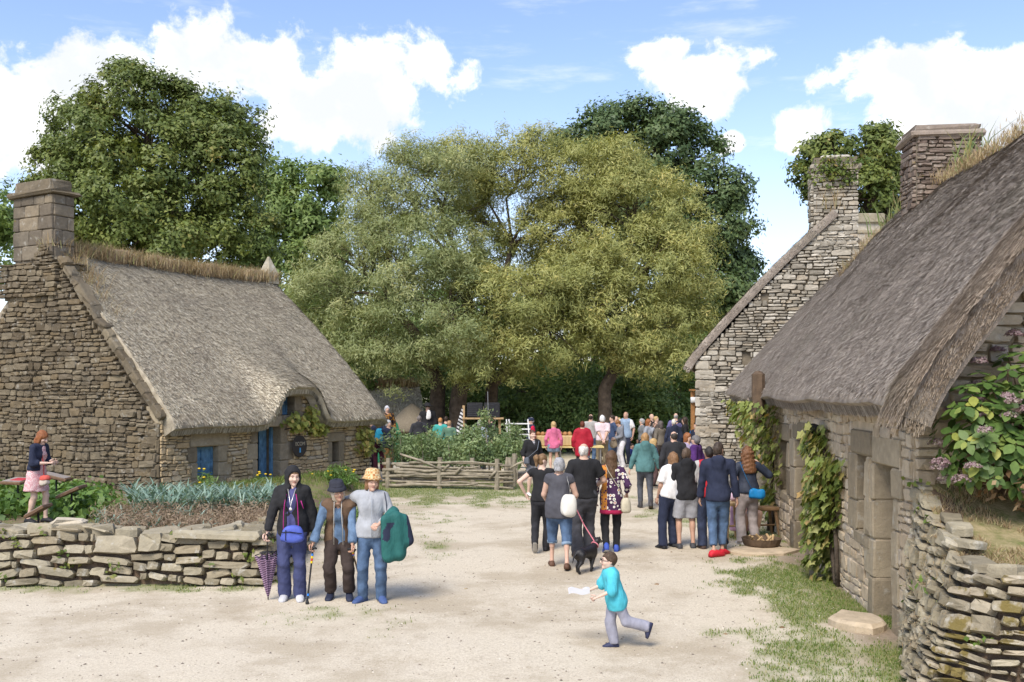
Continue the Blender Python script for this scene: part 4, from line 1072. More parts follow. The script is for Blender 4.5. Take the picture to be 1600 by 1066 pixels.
def tree(name, label, base, trunks, lobes, mat, nclump, per, cr, L, Wd, seed, cat='tree', group=None, limbs=9, up=.3, bark=None, trunk_r=.3, cull=.72, droop=0, inner=.12):
    """trunks: list of polylines (world) with radii; lobes: (centre, radii)"""
    e = wempty(name, base, label, cat, group); r = np.random.default_rng(seed)
    Cs = []; Os = []; Rs = []; br = cr * 2.7
    area = np.array([(a[1][0] * a[1][2]) for a in lobes]); cnt = np.maximum(3, (nclump * area / area.sum())).astype(int)
    lc = np.array([tuple(l[0]) for l in lobes]); lr = np.array([l[1] for l in lobes])
    for i, k in enumerate(cnt):
        nb = max(6, k // 8); d = r.normal(0, 1, (nb, 3)); d /= np.linalg.norm(d, axis=1, keepdims=True)
        rad = 1 - np.abs(r.normal(0, .10, nb)); m_ = r.random(nb) < inner; rad[m_] = r.random(m_.sum()) * .8
        Bc = lc[i] + d * rad[:, None] * (lr[i] - br * .45); bi = r.integers(0, nb, k); bs = br * r.uniform(.55, 1.25, nb)
        v = r.normal(0, 1, (k, 3)) + d[bi] * .7; v[:, 2] += .45; v /= np.linalg.norm(v, axis=1, keepdims=True)
        P = Bc[bi] + v * (bs[bi] * r.uniform(.72, 1.0, k))[:, None] * np.array([1.15, 1.15, .72]); d = v; brn = r.random(nb)[bi] * .65 + r.random(k) * .35
        keep = np.ones(len(P), bool)
        for j in range(len(lobes)):
            if j == i: continue
            q = np.linalg.norm((P - lc[j]) / lr[j], axis=1); keep &= ~((q < cull) & (r.random(len(P)) < .8))
        Cs.append(P[keep]); Os.append(d[keep]); Rs.append(brn[keep])
    C = np.concatenate(Cs); O = np.concatenate(Os)
    sp = cr * .62 * (.6 + .8 * r.random(len(C)))
    V, Fq, rn = leaves(C, per, sp, L, Wd, seed + 1, up, O * 1.3, droop, np.concatenate(Rs), tri=base[1] > 43.5)
    link('crown', mesh_np('crown', V, Fq, mat, False, {'rnd': ('POINT', rn)}), e)
    mb = MB(); rr = random.Random(seed)
    tops = []
    for pl, rd in trunks:
        pts = [Vector(p) for p in pl]; fine = []; rads = []
        for i in range(len(pts) - 1):
            for k in range(4):
                q = k / 4; fine.append(pts[i].lerp(pts[i + 1], q) + Vector((rr.gauss(0, .04), rr.gauss(0, .04), 0)) * min(1, i + q)); rads.append(rd[i] + (rd[i + 1] - rd[i]) * q)
        fine.append(pts[-1]); rads.append(rd[-1]); mb.tube(fine, rads, 9); tops.append((pts[-1], rd[-1]))
    for i, (c, rad) in enumerate(lobes):
        c = Vector(c); t0, r0 = min(tops, key=lambda q: (q[0] - c).length)
        mid = t0.lerp(c, .5) + Vector((rr.gauss(0, .3), rr.gauss(0, .3), .3))
        mb.tube([t0, t0.lerp(mid, .5), mid, c], [r0 * .75, r0 * .6, r0 * .45, r0 * .25], 6)
        ids = rr.sample(range(len(Cs[i])), min(limbs, len(Cs[i]))) if len(Cs[i]) else []
        for k in ids:
            q = Vector(Cs[i][k]); s_ = mid.lerp(c, rr.random()); m2 = s_.lerp(q, .55) + Vector((0, 0, rr.uniform(-.2, .3)))
            mb.tube([s_, m2, q], [r0 * .26, r0 * .15, r0 * .05], 4, False)
    mb.build('trunk', bark or M_BARK, e, True)
    return e
def LB(px, py, Y, rx, rz, ry=None): return (at(px, py, Y), (rx, ry or (rx + rz) / 2 * .9, rz))
LM_MAPLE = leaf_mat('maple_leaves', [(0, (0.071, 0.104, 0.026)), (.45, (0.126, 0.167, 0.041)), (.8, (0.214, 0.244, 0.062)), (1, (0.346, 0.268, 0.091))], .25)
LM_WILL = leaf_mat('willow_leaves', [(0, (0.178, 0.209, 0.071)), (.4, (0.293, 0.311, 0.105)), (.75, (0.423, 0.419, 0.148)), (1, (0.669, 0.551, 0.208))], .32)
LM_WILL2 = leaf_mat('willow_leaves_grey', [(0, (0.156, 0.195, 0.078)), (.4, (0.249, 0.290, 0.121)), (.75, (0.368, 0.389, 0.178)), (1, (0.541, 0.501, 0.232))], .32)
LM_OAK = leaf_mat('oak_leaves', [(0, (0.045, 0.081, 0.032)), (.5, (0.092, 0.141, 0.053)), (.85, (0.150, 0.202, 0.076)), (1, (0.242, 0.273, 0.112))], .22)
LM_LIGHT = leaf_mat('light_leaves', [(0, (0.099, 0.157, 0.046)), (.5, (0.165, 0.239, 0.069)), (.85, (0.248, 0.314, 0.099)), (1, (0.347, 0.363, 0.132))], .3)
LM_SHRUB = leaf_mat('shrub_leaves', [(0, (0.081, 0.137, 0.044)), (.5, (0.150, 0.231, 0.070)), (.85, (0.244, 0.326, 0.104)), (1, (0.407, 0.436, 0.164))], .25)
def TR(px, Y, z=0): X = (px - 800) / F * Y; return Vector((X, Y, float(ground_z(X, Y)) + z - .15))
tree('broadleaf_tree', 'big rounded dark green tree rising behind the thatched cottage', TR(240, 46), [([TR(240, 46), TR(240, 46, 5), at(240, 330, 46)], [.5, .4, .28])],
     [LB(235, 270, 46, 4.0, 4.0), LB(150, 300, 45, 2.6, 3.0), LB(330, 285, 46, 2.4, 3.0), LB(115, 365, 45, 1.7, 2.2), LB(375, 375, 46, 1.4, 2.2), LB(225, 175, 46, 2.7, 2.0), LB(320, 215, 46, 2.1, 1.9), LB(150, 215, 46, 1.9, 2.0), LB(260, 380, 44, 3.2, 2.2), LB(190, 330, 43, 2.4, 2.0), LB(385, 200, 47, .6, .7)], LM_MAPLE, 2500, 58, .38, .155, .11, 21, limbs=14)
tree('ash_tree', 'light feathery green tree between the big dark tree and the willows', TR(470, 62), [([TR(470, 62), at(470, 450, 62)], [.4, .25])],
     [LB(480, 310, 62, 2.2, 2.4), LB(440, 350, 62, 2.2, 2.8), LB(500, 370, 61, 1.6, 2.4), LB(460, 420, 61, 2.6, 2.6), LB(425, 290, 63, 1.2, 1.6)], LM_LIGHT, 700, 42, .5, .30, .14, 22)
tree('ash_tree', 'light green tree showing at the edge behind the cottage chimney', TR(-40, 55), [([TR(-40, 55), at(-40, 450, 55)], [.4, .25])],
     [LB(-40, 330, 55, 2.0, 2.2), LB(-20, 390, 54, 1.5, 2.4), LB(-70, 360, 55, 2.5, 3)], LM_LIGHT, 380, 40, .45, .26, .14, 23)
# willows
WB = M_BARK
tree('willow_tree', 'broad yellow green willow with two dark trunks behind the sapling bed', TR(690, 40),
     [([TR(683, 40), at(683, 600, 40), at(672, 555, 40), at(610, 470, 40)], [.36, .30, .26, .14]), ([TR(712, 39.6), at(716, 610, 39.6), at(735, 560, 39.6), at(733, 500, 39.6), at(720, 420, 40)], [.38, .33, .28, .24, .15]), ([at(675, 575, 40), at(650, 560, 39.6), at(600, 535, 39.4)], [.16, .12, .07])],
     [LB(700, 275, 41, 2.6, 1.5), LB(640, 300, 40.5, 2.4, 1.9), LB(590, 350, 40.5, 1.7, 1.8), LB(560, 425, 40, 2.1, 2.0), LB(510, 470, 40, 1.3, 2.3), LB(545, 540, 39.5, 1.7, 1.8), LB(640, 430, 39, 2.2, 2.4), LB(690, 400, 38.8, 1.8, 1.9), LB(620, 540, 38.8, 2.1, 1.7), LB(700, 500, 38, 2.3, 1.9), LB(570, 290, 41, .8, .8)],
     LM_WILL2, 2800, 54, .33, .19, .034, 31, up=.5, limbs=16)
tree('willow_tree', 'domed yellow green willow with a trunk leaning out over the speakers', TR(765, 41),
     [([TR(762, 41), at(768, 600, 41), at(810, 562, 40.6), at(848, 520, 40), at(850, 440, 40)], [.30, .26, .23, .19, .12]), ([at(768, 600, 41), at(770, 520, 41.5), at(800, 380, 42)], [.2, .17, .1])],
     [LB(760, 262, 42, 2.4, 1.4), LB(830, 262, 42, 2.6, 1.5), LB(890, 290, 42, 2.2, 1.7), LB(860, 370, 42.5, 2.0, 1.6), LB(840, 470, 38.5, 1.7, 1.5), LB(860, 530, 38.5, 1.8, 1.4), LB(780, 480, 39, 2.0, 1.8), LB(770, 560, 38.5, 1.7, 1.3), LB(905, 440, 41, 1.5, 2.0), LB(745, 345, 44.5, 1.7, 1.2), LB(800, 400, 43.5, 1.9, 1.5)],
     LM_WILL, 2450, 54, .33, .20, .036, 32, up=.5, limbs=20)
tree('willow_tree', 'yellow green willow with one straight trunk behind the market crowd', TR(945, 40),
     [([TR(943, 40), at(946, 620, 40), at(957, 575, 40), at(962, 480, 40.5)], [.33, .27, .23, .15]), ([at(957, 580, 40), at(985, 578, 39.8), at(1030, 560, 39.5)], [.13, .1, .06])],
     [LB(940, 275, 41.5, 2.0, 1.5), LB(990, 320, 41, 2.1, 1.7), LB(1045, 350, 41, 1.6, 1.6), LB(1075, 430, 40.5, 1.1, 1.9), LB(1010, 420, 40, 2.2, 2.1), LB(1050, 500, 40, 1.6, 1.8), LB(980, 500, 39.5, 1.9, 1.6), LB(1010, 555, 39.3, 1.6, 1.1), LB(930, 470, 39.6, 1.3, 2.2), LB(925, 370, 41, 1.5, 1.7)],
     LM_WILL, 2400, 54, .33, .20, .036, 33, up=.5, limbs=16)
tree('oak_tree', 'tall dark oak standing behind the willows', TR(1040, 54), [([TR(1050, 54), at(1050, 450, 54), at(1030, 300, 54)], [.55, .42, .2])],
     [LB(1000, 235, 54, 3.0, 2.4), LB(1055, 250, 54, 2.6, 2.2), LB(1085, 330, 54, 2.8, 3.0), LB(1125, 400, 54, 1.7, 2.6), LB(925, 215, 54, 1.5, 1.3), LB(1015, 185, 54, 1.6, 1.2), LB(1135, 310, 54, 1.2, 1.7), LB(1090, 480, 53, 2.8, 3.0), LB(1145, 480, 53, 1.2, 2.4), LB(1000, 330, 55, 3, 3), LB(1120, 560, 52, 2.4, 2.0), LB(885, 225, 54, .9, .8), LB(960, 185, 54, 1.1, .8)], LM_OAK, 2000, 46, .42, .21, .13, 34, limbs=12)
tree('oak_tree', 'green tree showing between the two chimneys of the right hand houses', TR(1330, 48), [([TR(1335, 48), at(1335, 380, 48)], [.4, .25])],
     [LB(1300, 250, 48, 1.3, 1.4), LB(1345, 235, 48, 1.5, 1.3), LB(1380, 260, 48, 1.3, 1.6), LB(1330, 300, 48, 2.0, 1.6), LB(1272, 280, 48, .9, .9), LB(1395, 320, 48, 1.6, 1.5), LB(1262, 240, 48, .5, .4)], LM_MAPLE, 520, 38, .34, .22, .13, 35, limbs=16)
tree('fruit_tree', 'bushy light green tree beside the far end of the cottage roof', TR(520, 45), [([TR(525, 45), at(525, 560, 45)], [.2, .12])],
     [LB(500, 500, 45, 1.5, 1.7), LB(540, 560, 44.5, 1.4, 1.7), LB(560, 615, 44, 1.3, 1.3), LB(475, 470, 45, .8, .9)], LM_LIGHT, 480, 38, .32, .18, .10, 36)
# wood behind
for i, (px, py, Y, rx, rz) in enumerate([(430, 540, 66, 4, 4.5), (560, 520, 64, 3.6, 4.2), (690, 500, 62, 4, 4.5), (810, 520, 64, 4, 4.0), (930, 490, 62, 3.6, 4.6), (1050, 530, 60, 3.4, 3.6), (1180, 540, 66, 4, 4.4)]):
    tree('dark_tree', ['dark green wood tree behind the cottage ridge', 'dark green wood tree between cottage and willows', 'dark green wood tree behind the twin willow trunks', 'dark green wood tree behind the leaning willow', 'dark green wood tree behind the straight willow trunk', 'dark green wood tree below the tall oak', 'dark green wood tree behind the grey gable house'][i],
         TR(px, Y), [([TR(px, Y), at(px, py, Y)], [.35, .2])], [LB(px, py, Y, rx, rz), LB(px - 40, py + 60, Y - 1, rx * .7, rz * .6), LB(px + 40, py + 70, Y - 1, rx * .7, rz * .6), LB(px, py + 100, Y - 1.5, rx * .9, rz * .4)], LM_SHRUB, 520, 34, .5, .28, .16, 50 + i, group='wood behind the willows', limbs=5)
shr = [(585, 610, 47, 1.8, 1.6, 'grey green shrub behind the round straw hut'), (640, 585, 46, 1.9, 2.2, 'tall grey green shrub left of the willow trunks'), (745, 600, 46, 1.9, 1.8, 'dark shrub behind the loudspeakers'), (815, 610, 44, 1.9, 1.7, 'glossy dark shrub behind the white rack'), (875, 625, 43, 1.8, 1.5, 'glossy dark shrub behind the bread stall'), (905, 580, 46, 1.6, 2.0, 'pale willow shrub beside the straight trunk'),
       (985, 625, 44, 1.7, 1.4, 'bright green shrub behind the standing men'), (1030, 620, 45, 1.8, 1.6, 'bright green shrub behind the women talking'), (1085, 600, 47, 2.0, 2.2, 'dark shrub behind the wooden kiosk')]
for i, (px, py, Y, rx, rz, lab) in enumerate(shr):
    b = TR(px, Y); c = at(px, py, Y)
    tree('shrub', lab, b, [([b, Vector((c.x, Y, c.z))], [.08, .05])], [(c, (rx, rx * .8, rz)), (Vector((c.x - .8, Y - .4, (c.z + b.z) / 2)), (rx * .8, rx * .7, (c.z - b.z) * .55)), (Vector((c.x + .9, Y - .3, (c.z + b.z) / 2)), (rx * .8, rx * .7, (c.z - b.z) * .55))],
         LM_LIGHT if i in (5, 6, 7) else LM_SHRUB, 300, 36, .36, .17, .085, 70 + i, 'shrub', 'shrubs under the willows', 8)

# ------------------------------------------------------------------ leaves one can pick apart
def leaf_shape(kind, seed):
    r = random.Random(seed)
    if kind == 'vine':      # five lobed
        ring = [(0, -.38), (.30, -.46), (.30, -.14), (.54, .02), (.27, .16), (0, .56), (-.27, .16), (-.54, .02), (-.30, -.14), (-.30, -.46)]
    else:                   # pointed oval
        ring = [(0, -.5), (.20, -.34), (.30, -.08), (.26, .16), (.13, .36), (0, .5), (-.13, .36), (-.26, .16), (-.30, -.08), (-.20, -.34)]
    cu = r.uniform(.1, .35)
    V = [(x * r.uniform(.92, 1.08), y, -cu * (x * x * 1.2 + y * y * .5) + .10 * abs(x)) for x, y in ring] + [(0, .02, .0)]
    n = len(ring); return V, [(i, (i + 1) % n, n) for i in range(n)]
def leafy_mat(name, stops):
    m, t = new_mat(name); r = rand_sock(t); pos = t.new('ShaderNodeNewGeometry').outputs['Position']
    c = t.ramp(r, stops); c = t.mix(.35, c, t.ramp(t.noise(pos, 30, 4), [(.3, (.3, .3, .3)), (.7, (.7, .7, .7))]), 'OVERLAY')
    t.link(c, t.bsdf.inputs['Base Color']); t.bsdf.inputs['Roughness'].default_value = .45
    tr = t.new('ShaderNodeBsdfTranslucent'); t.link(t.mix(1.0, c, (1.2, 1.2, .6), 'MULTIPLY'), tr.inputs[0])
    ms = t.new('ShaderNodeMixShader'); ms.inputs[0].default_value = .25
    t.link(t.bsdf.outputs[0], ms.inputs[1]); t.link(tr.outputs[0], ms.inputs[2]); t.link(ms.outputs[0], t.out.inputs[0]); return m
def leaf_objects(parent, items, kind, mat, limit=300, seed=1, name='leaf'):
    """items: (P, direction of tip, normal, size). Largest in view become objects, the rest one mass"""
    r = random.Random(seed); mesh = []
    shapes = [leaf_shape(kind, seed + k) for k in range(6)]
    for V, f in shapes: mesh.append(mesh_np('leaf', V, f, mat, True))
    cams = Vector((0, 0, EYE))
    order = sorted(range(len(items)), key=lambda i: -items[i][3] / (items[i][0] - cams).length + .0 * i)
    r2 = random.Random(seed + 5); front = sorted(order, key=lambda i: (items[i][0] - cams).length + r2.random() * .15)[:limit]; fs = set(front)
    def basis(d, n):
        y = d.normalized(); z = (n - y * n.dot(y)).normalized(); x = y.cross(z); return Matrix((x, y, z)).transposed()
    for i in front:
        P, d, n, sz = items[i]; o = bpy.data.objects.new(name, r.choice(mesh)); COL.objects.link(o); o.parent = parent
        if parent.name in WINV: o.matrix_parent_inverse = WINV[parent.name]
        o.matrix_basis = Matrix.Translation(P) @ (basis(d, n) * sz).to_4x4()
    V = []; Fs = []; att = []; off = 0
    for i in range(len(items)):
        if i in fs: continue
        P, d, n, sz = items[i]; Vs, f = r.choice(shapes); W_ = (np.array(Vs) * sz) @ np.array(basis(d, n)).T + np.array(P)
        V.append(W_); Fs += [tuple(j + off for j in q) for q in f]; off += len(W_); att += [r.random()] * len(W_)
    if V:
        o = link('foliage', mesh_np('foliage', np.concatenate(V), Fs, mat, True, {'rnd': ('POINT', att)}), parent); o['kind'] = 'stuff'
LM_VINE = leafy_mat('vine_leaves', [(0, (0.100, 0.142, 0.031)), (.3, (0.173, 0.215, 0.051)), (.6, (0.256, 0.296, 0.084)), (.85, (0.345, 0.333, 0.120)), (1, (0.367, 0.234, 0.090))])
LM_VINE_L = leafy_mat('vine_leaves_gold', [(0, (0.172, 0.207, 0.040)), (.4, (0.287, 0.310, 0.069)), (.75, (0.414, 0.402, 0.103)), (1, (0.517, 0.368, 0.115))])
def vine(label, S, n_, N_, inside, nleaf, urange, vrange, size, seed, mat, stems, thick=.28, limit=300):
    r = random.Random(seed); items = []
    P0 = S((urange[0] + urange[1]) / 2, 0)[0]
    e = wempty('grape_vine', (P0.x, P0.y, gz(P0.x, P0.y)), label, 'vine')
    while len(items) < nleaf:
        u = r.uniform(*urange); v = r.uniform(*vrange)
        k = inside(u, v)
        if k <= 0 or r.random() > k: continue
        P = S(u, v)[0] + N_ * (.05 + thick * k * r.random())
        d = (ZV * -r.uniform(.3, 1) + n_ * r.gauss(0, .5) + N_ * r.uniform(.1, .7)); nn = N_ + ZV * r.uniform(.1, 1.0) + n_ * r.gauss(0, .5)
        items.append((P, d, nn, size * r.uniform(.65, 1.3)))
    leaf_objects(e, items, 'vine', mat, limit, seed)
    mb = MB()
    for st in stems: mb.tube([S(u, v)[0] + N_ * .07 + Vector((r.gauss(0, .02), r.gauss(0, .02), 0)) for u, v in st], [.035 - .02 * i / len(st) for i in range(len(st))], 6)
    mb.build('stem', M_BARK, e, True); return e
def in2(u, v):      # big vine on the long house
    c = sy(13.7) + .25 * math.sin(v * 2.1); w_ = .12 + .58 * min(1, v / .9) * (1.1 if v < 1.9 else .6)
    if v > 1.75: c = sy(14.2); w_ = .55 * (2.25 - v) / .5 + .1
    return max(0, min(1, (1 - abs(u - c) / w_) * 2.2))
vine('big leafy grape vine covering the wall between the two doorways', S2, U2, N2, in2, 1150, (sy(12.5), sy(15.6)), (.02, 2.2), .125, 5, LM_VINE, [[(sy(13.35), 0), (sy(13.3), .6), (sy(13.6), 1.2), (sy(14.1), 1.9)], [(sy(13.35), .1), (sy(13.9), .9), (sy(14.5), 1.7)]], .34)
def in3(u, v):
    Y = Y0 + u * U2.y; lo_ = 1.30 + .75 * max(0, (Y - 19.0) / 3.5) - (.35 if Y < 18.9 else 0)
    return 0 if v < lo_ or v > 2.45 else min(1, (v - lo_) * 4)
vine('trailing grape vine hanging below the far eave of the long house', S2, U2, N2, in3, 1000, (sy(17.6), sy(22.6)), (.9, 2.45), .13, 6, LM_VINE, [[(sy(18.6), 0), (sy(18.4), .4), (sy(18.7), .8), (sy(18.5), 1.2), (sy(18.9), 1.7)], [(sy(18.9), 1.7), (sy(20), 2.2), (sy(22), 2.3)]], .5)
vine('small grape vine growing low beside the craft stool', S2, U2, N2, lambda u, v: max(0, 1 - ((u - sy(18.7)) / .4) ** 2 - ((v - .6) / .42) ** 2), 110, (sy(18.2), sy(19.2)), (.1, 1.1), .14, 7, LM_VINE, [[(sy(18.7), 0), (sy(18.7), .9)]], .3)
def in4(u, v):
    a = 1 - ((u - 4.35) / .55) ** 2 - ((v - 1.76) / .26) ** 2; b = 1 - ((u - 5.15) / .55) ** 2 - ((v - 1.60) / .22) ** 2; c = 1 - ((u - 4.95) / .28) ** 2 - ((v - 2.0) / .3) ** 2
    return max(0, min(1, 1.6 * max(a, b, c)))
vine('golden green vine over the round plaque beside the blue door', Sf, U, N, in4, 260, (3.8, 5.8), (1.2, 2.4), .15, 8, LM_VINE_L, [[(5.6, 1.5), (5.0, 1.6), (4.4, 1.65), (4.0, 1.6)], [(4.8, 1.6), (4.9, 2.2)]], .3, 260)
vine('golden green vine at the far corner of the thatched cottage', Sf, U, N, lambda u, v: max(0, min(1, 2 * (1 - ((u - 7.2) / .5) ** 2 - ((v - 1.15) / .45) ** 2))), 150, (6.6, 7.75), (.6, 1.7), .15, 9, LM_VINE_L, [[(7.4, 0), (7.35, .7), (7.2, 1.5)]], .3, 150)
# ------------------------------------------------------------------ hydrangea on the terrace
LM_HYD = leafy_mat('hydrangea_leaves', [(0, (0.048, 0.091, 0.023)), (.4, (0.080, 0.140, 0.034)), (.75, (0.129, 0.198, 0.048)), (.93, (0.203, 0.257, 0.064)), (1, (0.321, 0.321, 0.064))])
M_HFL = leaf_mat('hydrangea_florets', [(0, (0.156, 0.086, 0.102)), (.4, (0.281, 0.181, 0.196)), (.75, (0.344, 0.273, 0.258)), (1, (0.313, 0.333, 0.172))], .2, .7)
HB = Vector((5.15, 9.55, 1.60))
HY = wempty('hydrangea_bush', HB, 'hydrangea bush with large leaves and fading mauve flowers on the terrace', 'hydrangea')
r = random.Random(12); items = []; heads = []; shoots = []
cen = [(Vector((4.50, 9.55, 2.28)), Vector((.50, .42, .58))), (Vector((4.62, 9.5, 2.05)), Vector((.55, .40, .40))), (Vector((5.6, 9.55, 2.32)), Vector((.7, .5, .72))), (Vector((5.25, 9.4, 2.05)), Vector((.8, .42, .48))), (Vector((5.1, 9.75, 2.62)), Vector((.6, .4, .5))), (Vector((5.9, 9.8, 2.7)), Vector((.7, .4, .55)))]
for k in range(400):
    c, rad = r.choice(cen); d = Vector((r.gauss(0, 1), r.gauss(-.35, 1), r.gauss(.1, 1))).normalized()
    q = r.uniform(.72, 1.0); P = c + Vector((d.x * rad.x, d.y * rad.y, d.z * rad.z)) * q
    if P.y > 10.0: continue
    shoots.append((P, d)); ax = (d + ZV * .5).normalized(); x = ax.cross(ZV).normalized() if abs(ax.z) < .95 else Vector((1, 0, 0)); y = ax.cross(x)
    a0 = r.random() * 6.28
    for j in range(r.choice([4, 5, 6])):
        a = a0 + j * 1.57 + (.78 if j > 3 else 0); sd_ = x * math.cos(a) + y * math.sin(a); up_ = .55 if j > 3 else .1
        tip = (sd_ + ax * up_ - ZV * .35).normalized(); sz = r.uniform(.10, .16) * (.65 if j > 3 else 1)
        items.append((P + sd_ * sz * .55 + ax * (.03 if j > 3 else 0) - ZV * .02, tip, ax + ZV * .4 - sd_ * .2, sz))
    if k % 5 == 0: heads.append((P + ax * .10, ax))
leaf_objects(HY, items, 'oval', LM_HYD, 300, 4)
for i, (P, ax) in enumerate(heads):
    rr = np.random.default_rng(i + 40); n = 60
    d = rr.normal(0, 1, (n, 3)); d /= np.linalg.norm(d, axis=1, keepdims=True); d[:, 2] = np.abs(d[:, 2]) * .6 - .1
    C = d * rr.uniform(.06, .095) * rr.uniform(.7, 1, (n, 1))
    V, Fq, rn = leaves(C, 4, .008, .024, .02, i, .5, d, crnd=np.clip(rr.normal(rr.uniform(.25, .8), .15, n), 0, 1))
    o = link('flower_head', mesh_np('flower_head', V, Fq, M_HFL, False, {'rnd': ('POINT', rn)}), HY); o.matrix_basis = Matrix.Translation(P)
mb = MB()
for k, (P, d) in enumerate(shoots[::3]):
    b = HB + Vector((r.uniform(-.5, .7), r.uniform(-.1, .25), .02)); mb.tube([b, b.lerp(P, .5) + ZV * .1, P], [.012, .009, .006], 5, False)
mb.build('stems', M_DARKWOOD, HY)
V, Fq, rn = leaves(np.array([tuple(HB + Vector((r.uniform(-.7, 1.2), r.uniform(-.35, .3), r.uniform(.05, .35)))) for _ in range(60)]), 14, .10, .10, .05, 3, .2)
o = link('undergrowth', mesh_np('undergrowth', V, Fq, M_DEAD, False, {'rnd': ('POINT', rn)}), HY); o['kind'] = 'stuff'
# ------------------------------------------------------------------ ivy and ferns on masonry
LM_IVY = leaf_mat('ivy', [(0, (.06, .10, .02)), (.5, (.12, .17, .035)), (.8, (.21, .22, .05)), (1, (.27, .14, .06))], .25)
rI = np.random.default_rng(3)
C = np.array([tuple(CC3 - U3 * .40 + W3 * x + ZV * z) for x, z in zip(rI.normal(0, .36, 46), 8.02 + rI.normal(0, .16, 46))])
V, Fq, rn = leaves(C, 26, .09, .085, .06, 4, .2); link('ivy', mesh_np('ivy', V, Fq, LM_IVY, False, {'rnd': ('POINT', rn)}), CH3)['kind'] = 'stuff'
def wall_plants(e, S, L, tf, n, seed, mat, h=.10):
    r = np.random.default_rng(seed); C = []
    for k in range(n):
        u = r.random() * L; v = tf(u) * r.random() ** .7; P, ux, nn = S(u, v); C.append(tuple(P + nn * .07))
    V, Fq, rn = leaves(np.array(C), 16, .05, .07, .035, seed, -.1)
    o = link('wall_ferns', mesh_np('wall_ferns', V, Fq, mat, False, {'rnd': ('POINT', rn)}), e); o['kind'] = 'stuff'
wall_plants(GWALL, GS, GL, GT, 60, 5, LM_IVY); wall_plants(TW, TS, TL, TT, 16, 6, M_GRASS)
C = np.array([tuple(TS(u, TT(u) * rI.random())[0] + TS(u, .5)[2] * .07) for u in rI.random(90) * 1.9])
blades('dry_wall_grass', C[rI.integers(0, 90, 1500)] + rI.normal(0, .03, (1500, 3)), .12, .006, M_STRAW, 1.5, TW, 9, 'stuff', tipz=-.2)
# ------------------------------------------------------------------ garden beds
def straps(P, h, wid, mat, name, label, cat, seed, seg=5, bend=1.0):
    r = np.random.default_rng(seed); n = len(P); a = r.random(n) * 6.283; H = h * (.7 + .6 * r.random(n)); b = bend * (.5 + r.random(n))
    out = np.stack([np.cos(a), np.sin(a), 0 * a], -1); sd_ = np.stack([-np.sin(a), np.cos(a), 0 * a], -1)
    V = []
    for k in range(seg):
        q = k / (seg - 1); th = b * q * 1.3
        c = P + out * (H * q * np.sin(th) * .75)[:, None]; c[:, 2] += H * (q - .42 * b * q ** 2.6)
        w_ = wid * (1 - q ** 2.5) * .5 + .001
        V += [c - sd_ * w_, c + sd_ * w_]
    V = np.stack(V, 1).reshape(-1, 3); i = np.arange(n)[:, None] * seg * 2
    q = np.concatenate([i + np.array([[2 * k, 2 * k + 1, 2 * k + 3, 2 * k + 2]]) for k in range(seg - 1)], 0)
    o = link(name, mesh_np(name, V, q, mat, True, {'rnd': ('POINT', np.repeat(r.random(n), seg * 2))}))
    return setp(o, label, cat, None, 'stuff')
def gpts(n, seed, px0, px1, Ya, Yb):
    r = np.random.default_rng(seed); Y = r.uniform(Ya, Yb, n); px = r.uniform(px0, px1, n); X = (px - 800) / F * Y
    k = X < XB(Y) - .3; X, Y = X[k], Y[k]; return np.stack([X, Y, ground_z(X, Y)], -1)
LM_LEEK = leaf_mat('leek_leaves', [(0, (.12, .19, .15)), (.5, (.20, .30, .235)), (1, (.34, .44, .36))], .2, .45)
pl = gpts(210, 3, 205, 440, 17.9, 20.4); straps(np.repeat(pl, 9, 0) + rng.normal(0, .02, (len(pl) * 9, 3)) * np.array([1, 1, 0]), .55, .045, LM_LEEK, 'leek_bed', 'rows of blue green leeks in the vegetable garden', 'leeks', 4)
pl = gpts(26, 5, 150, 330, 15.2, 17.5); straps(np.repeat(pl, 8, 0), .38, .04, LM_LEEK, 'young_leeks', 'few small leeks among the dry brown plants', 'leeks', 6)
LM_GREEN = leaf_mat('beet_leaves', [(0, (0.065, 0.130, 0.029)), (.5, (0.130, 0.227, 0.052)), (.9, (0.221, 0.325, 0.091)), (1, (0.429, 0.351, 0.169))], .3, .45)
pg_ = gpts(170, 7, -60, 168, 17.6, 21.0); pg_[:, 2] += .16
V, Fq, rn = leaves(pg_, 34, .17, .15, .10, 8, .5, flat=.7); setp(link('leafy_bed', mesh_np('leafy_bed', V, Fq, LM_GREEN, False, {'rnd': ('POINT', rn)})), 'bright green leafy vegetables growing in front of the gable wall', 'vegetables', None, 'stuff')
M_DRYP = leaf_mat('dry_plants', [(0, (0.156, 0.111, 0.075)), (.5, (0.260, 0.189, 0.130)), (1, (0.403, 0.325, 0.221))], .15, .9)
pd_ = gpts(260, 9, 160, 470, 14.7, 17.6); pd_[:, 2] += .17
V, Fq, rn = leaves(pd_, 46, .13, .11, .014, 10, .7, flat=.75); setp(link('dry_plants', mesh_np('dry_plants', V, Fq, M_DRYP, False, {'rnd': ('POINT', rn)})), 'dead brown bushy plants between the leeks and the garden wall', 'dry plants', None, 'stuff')
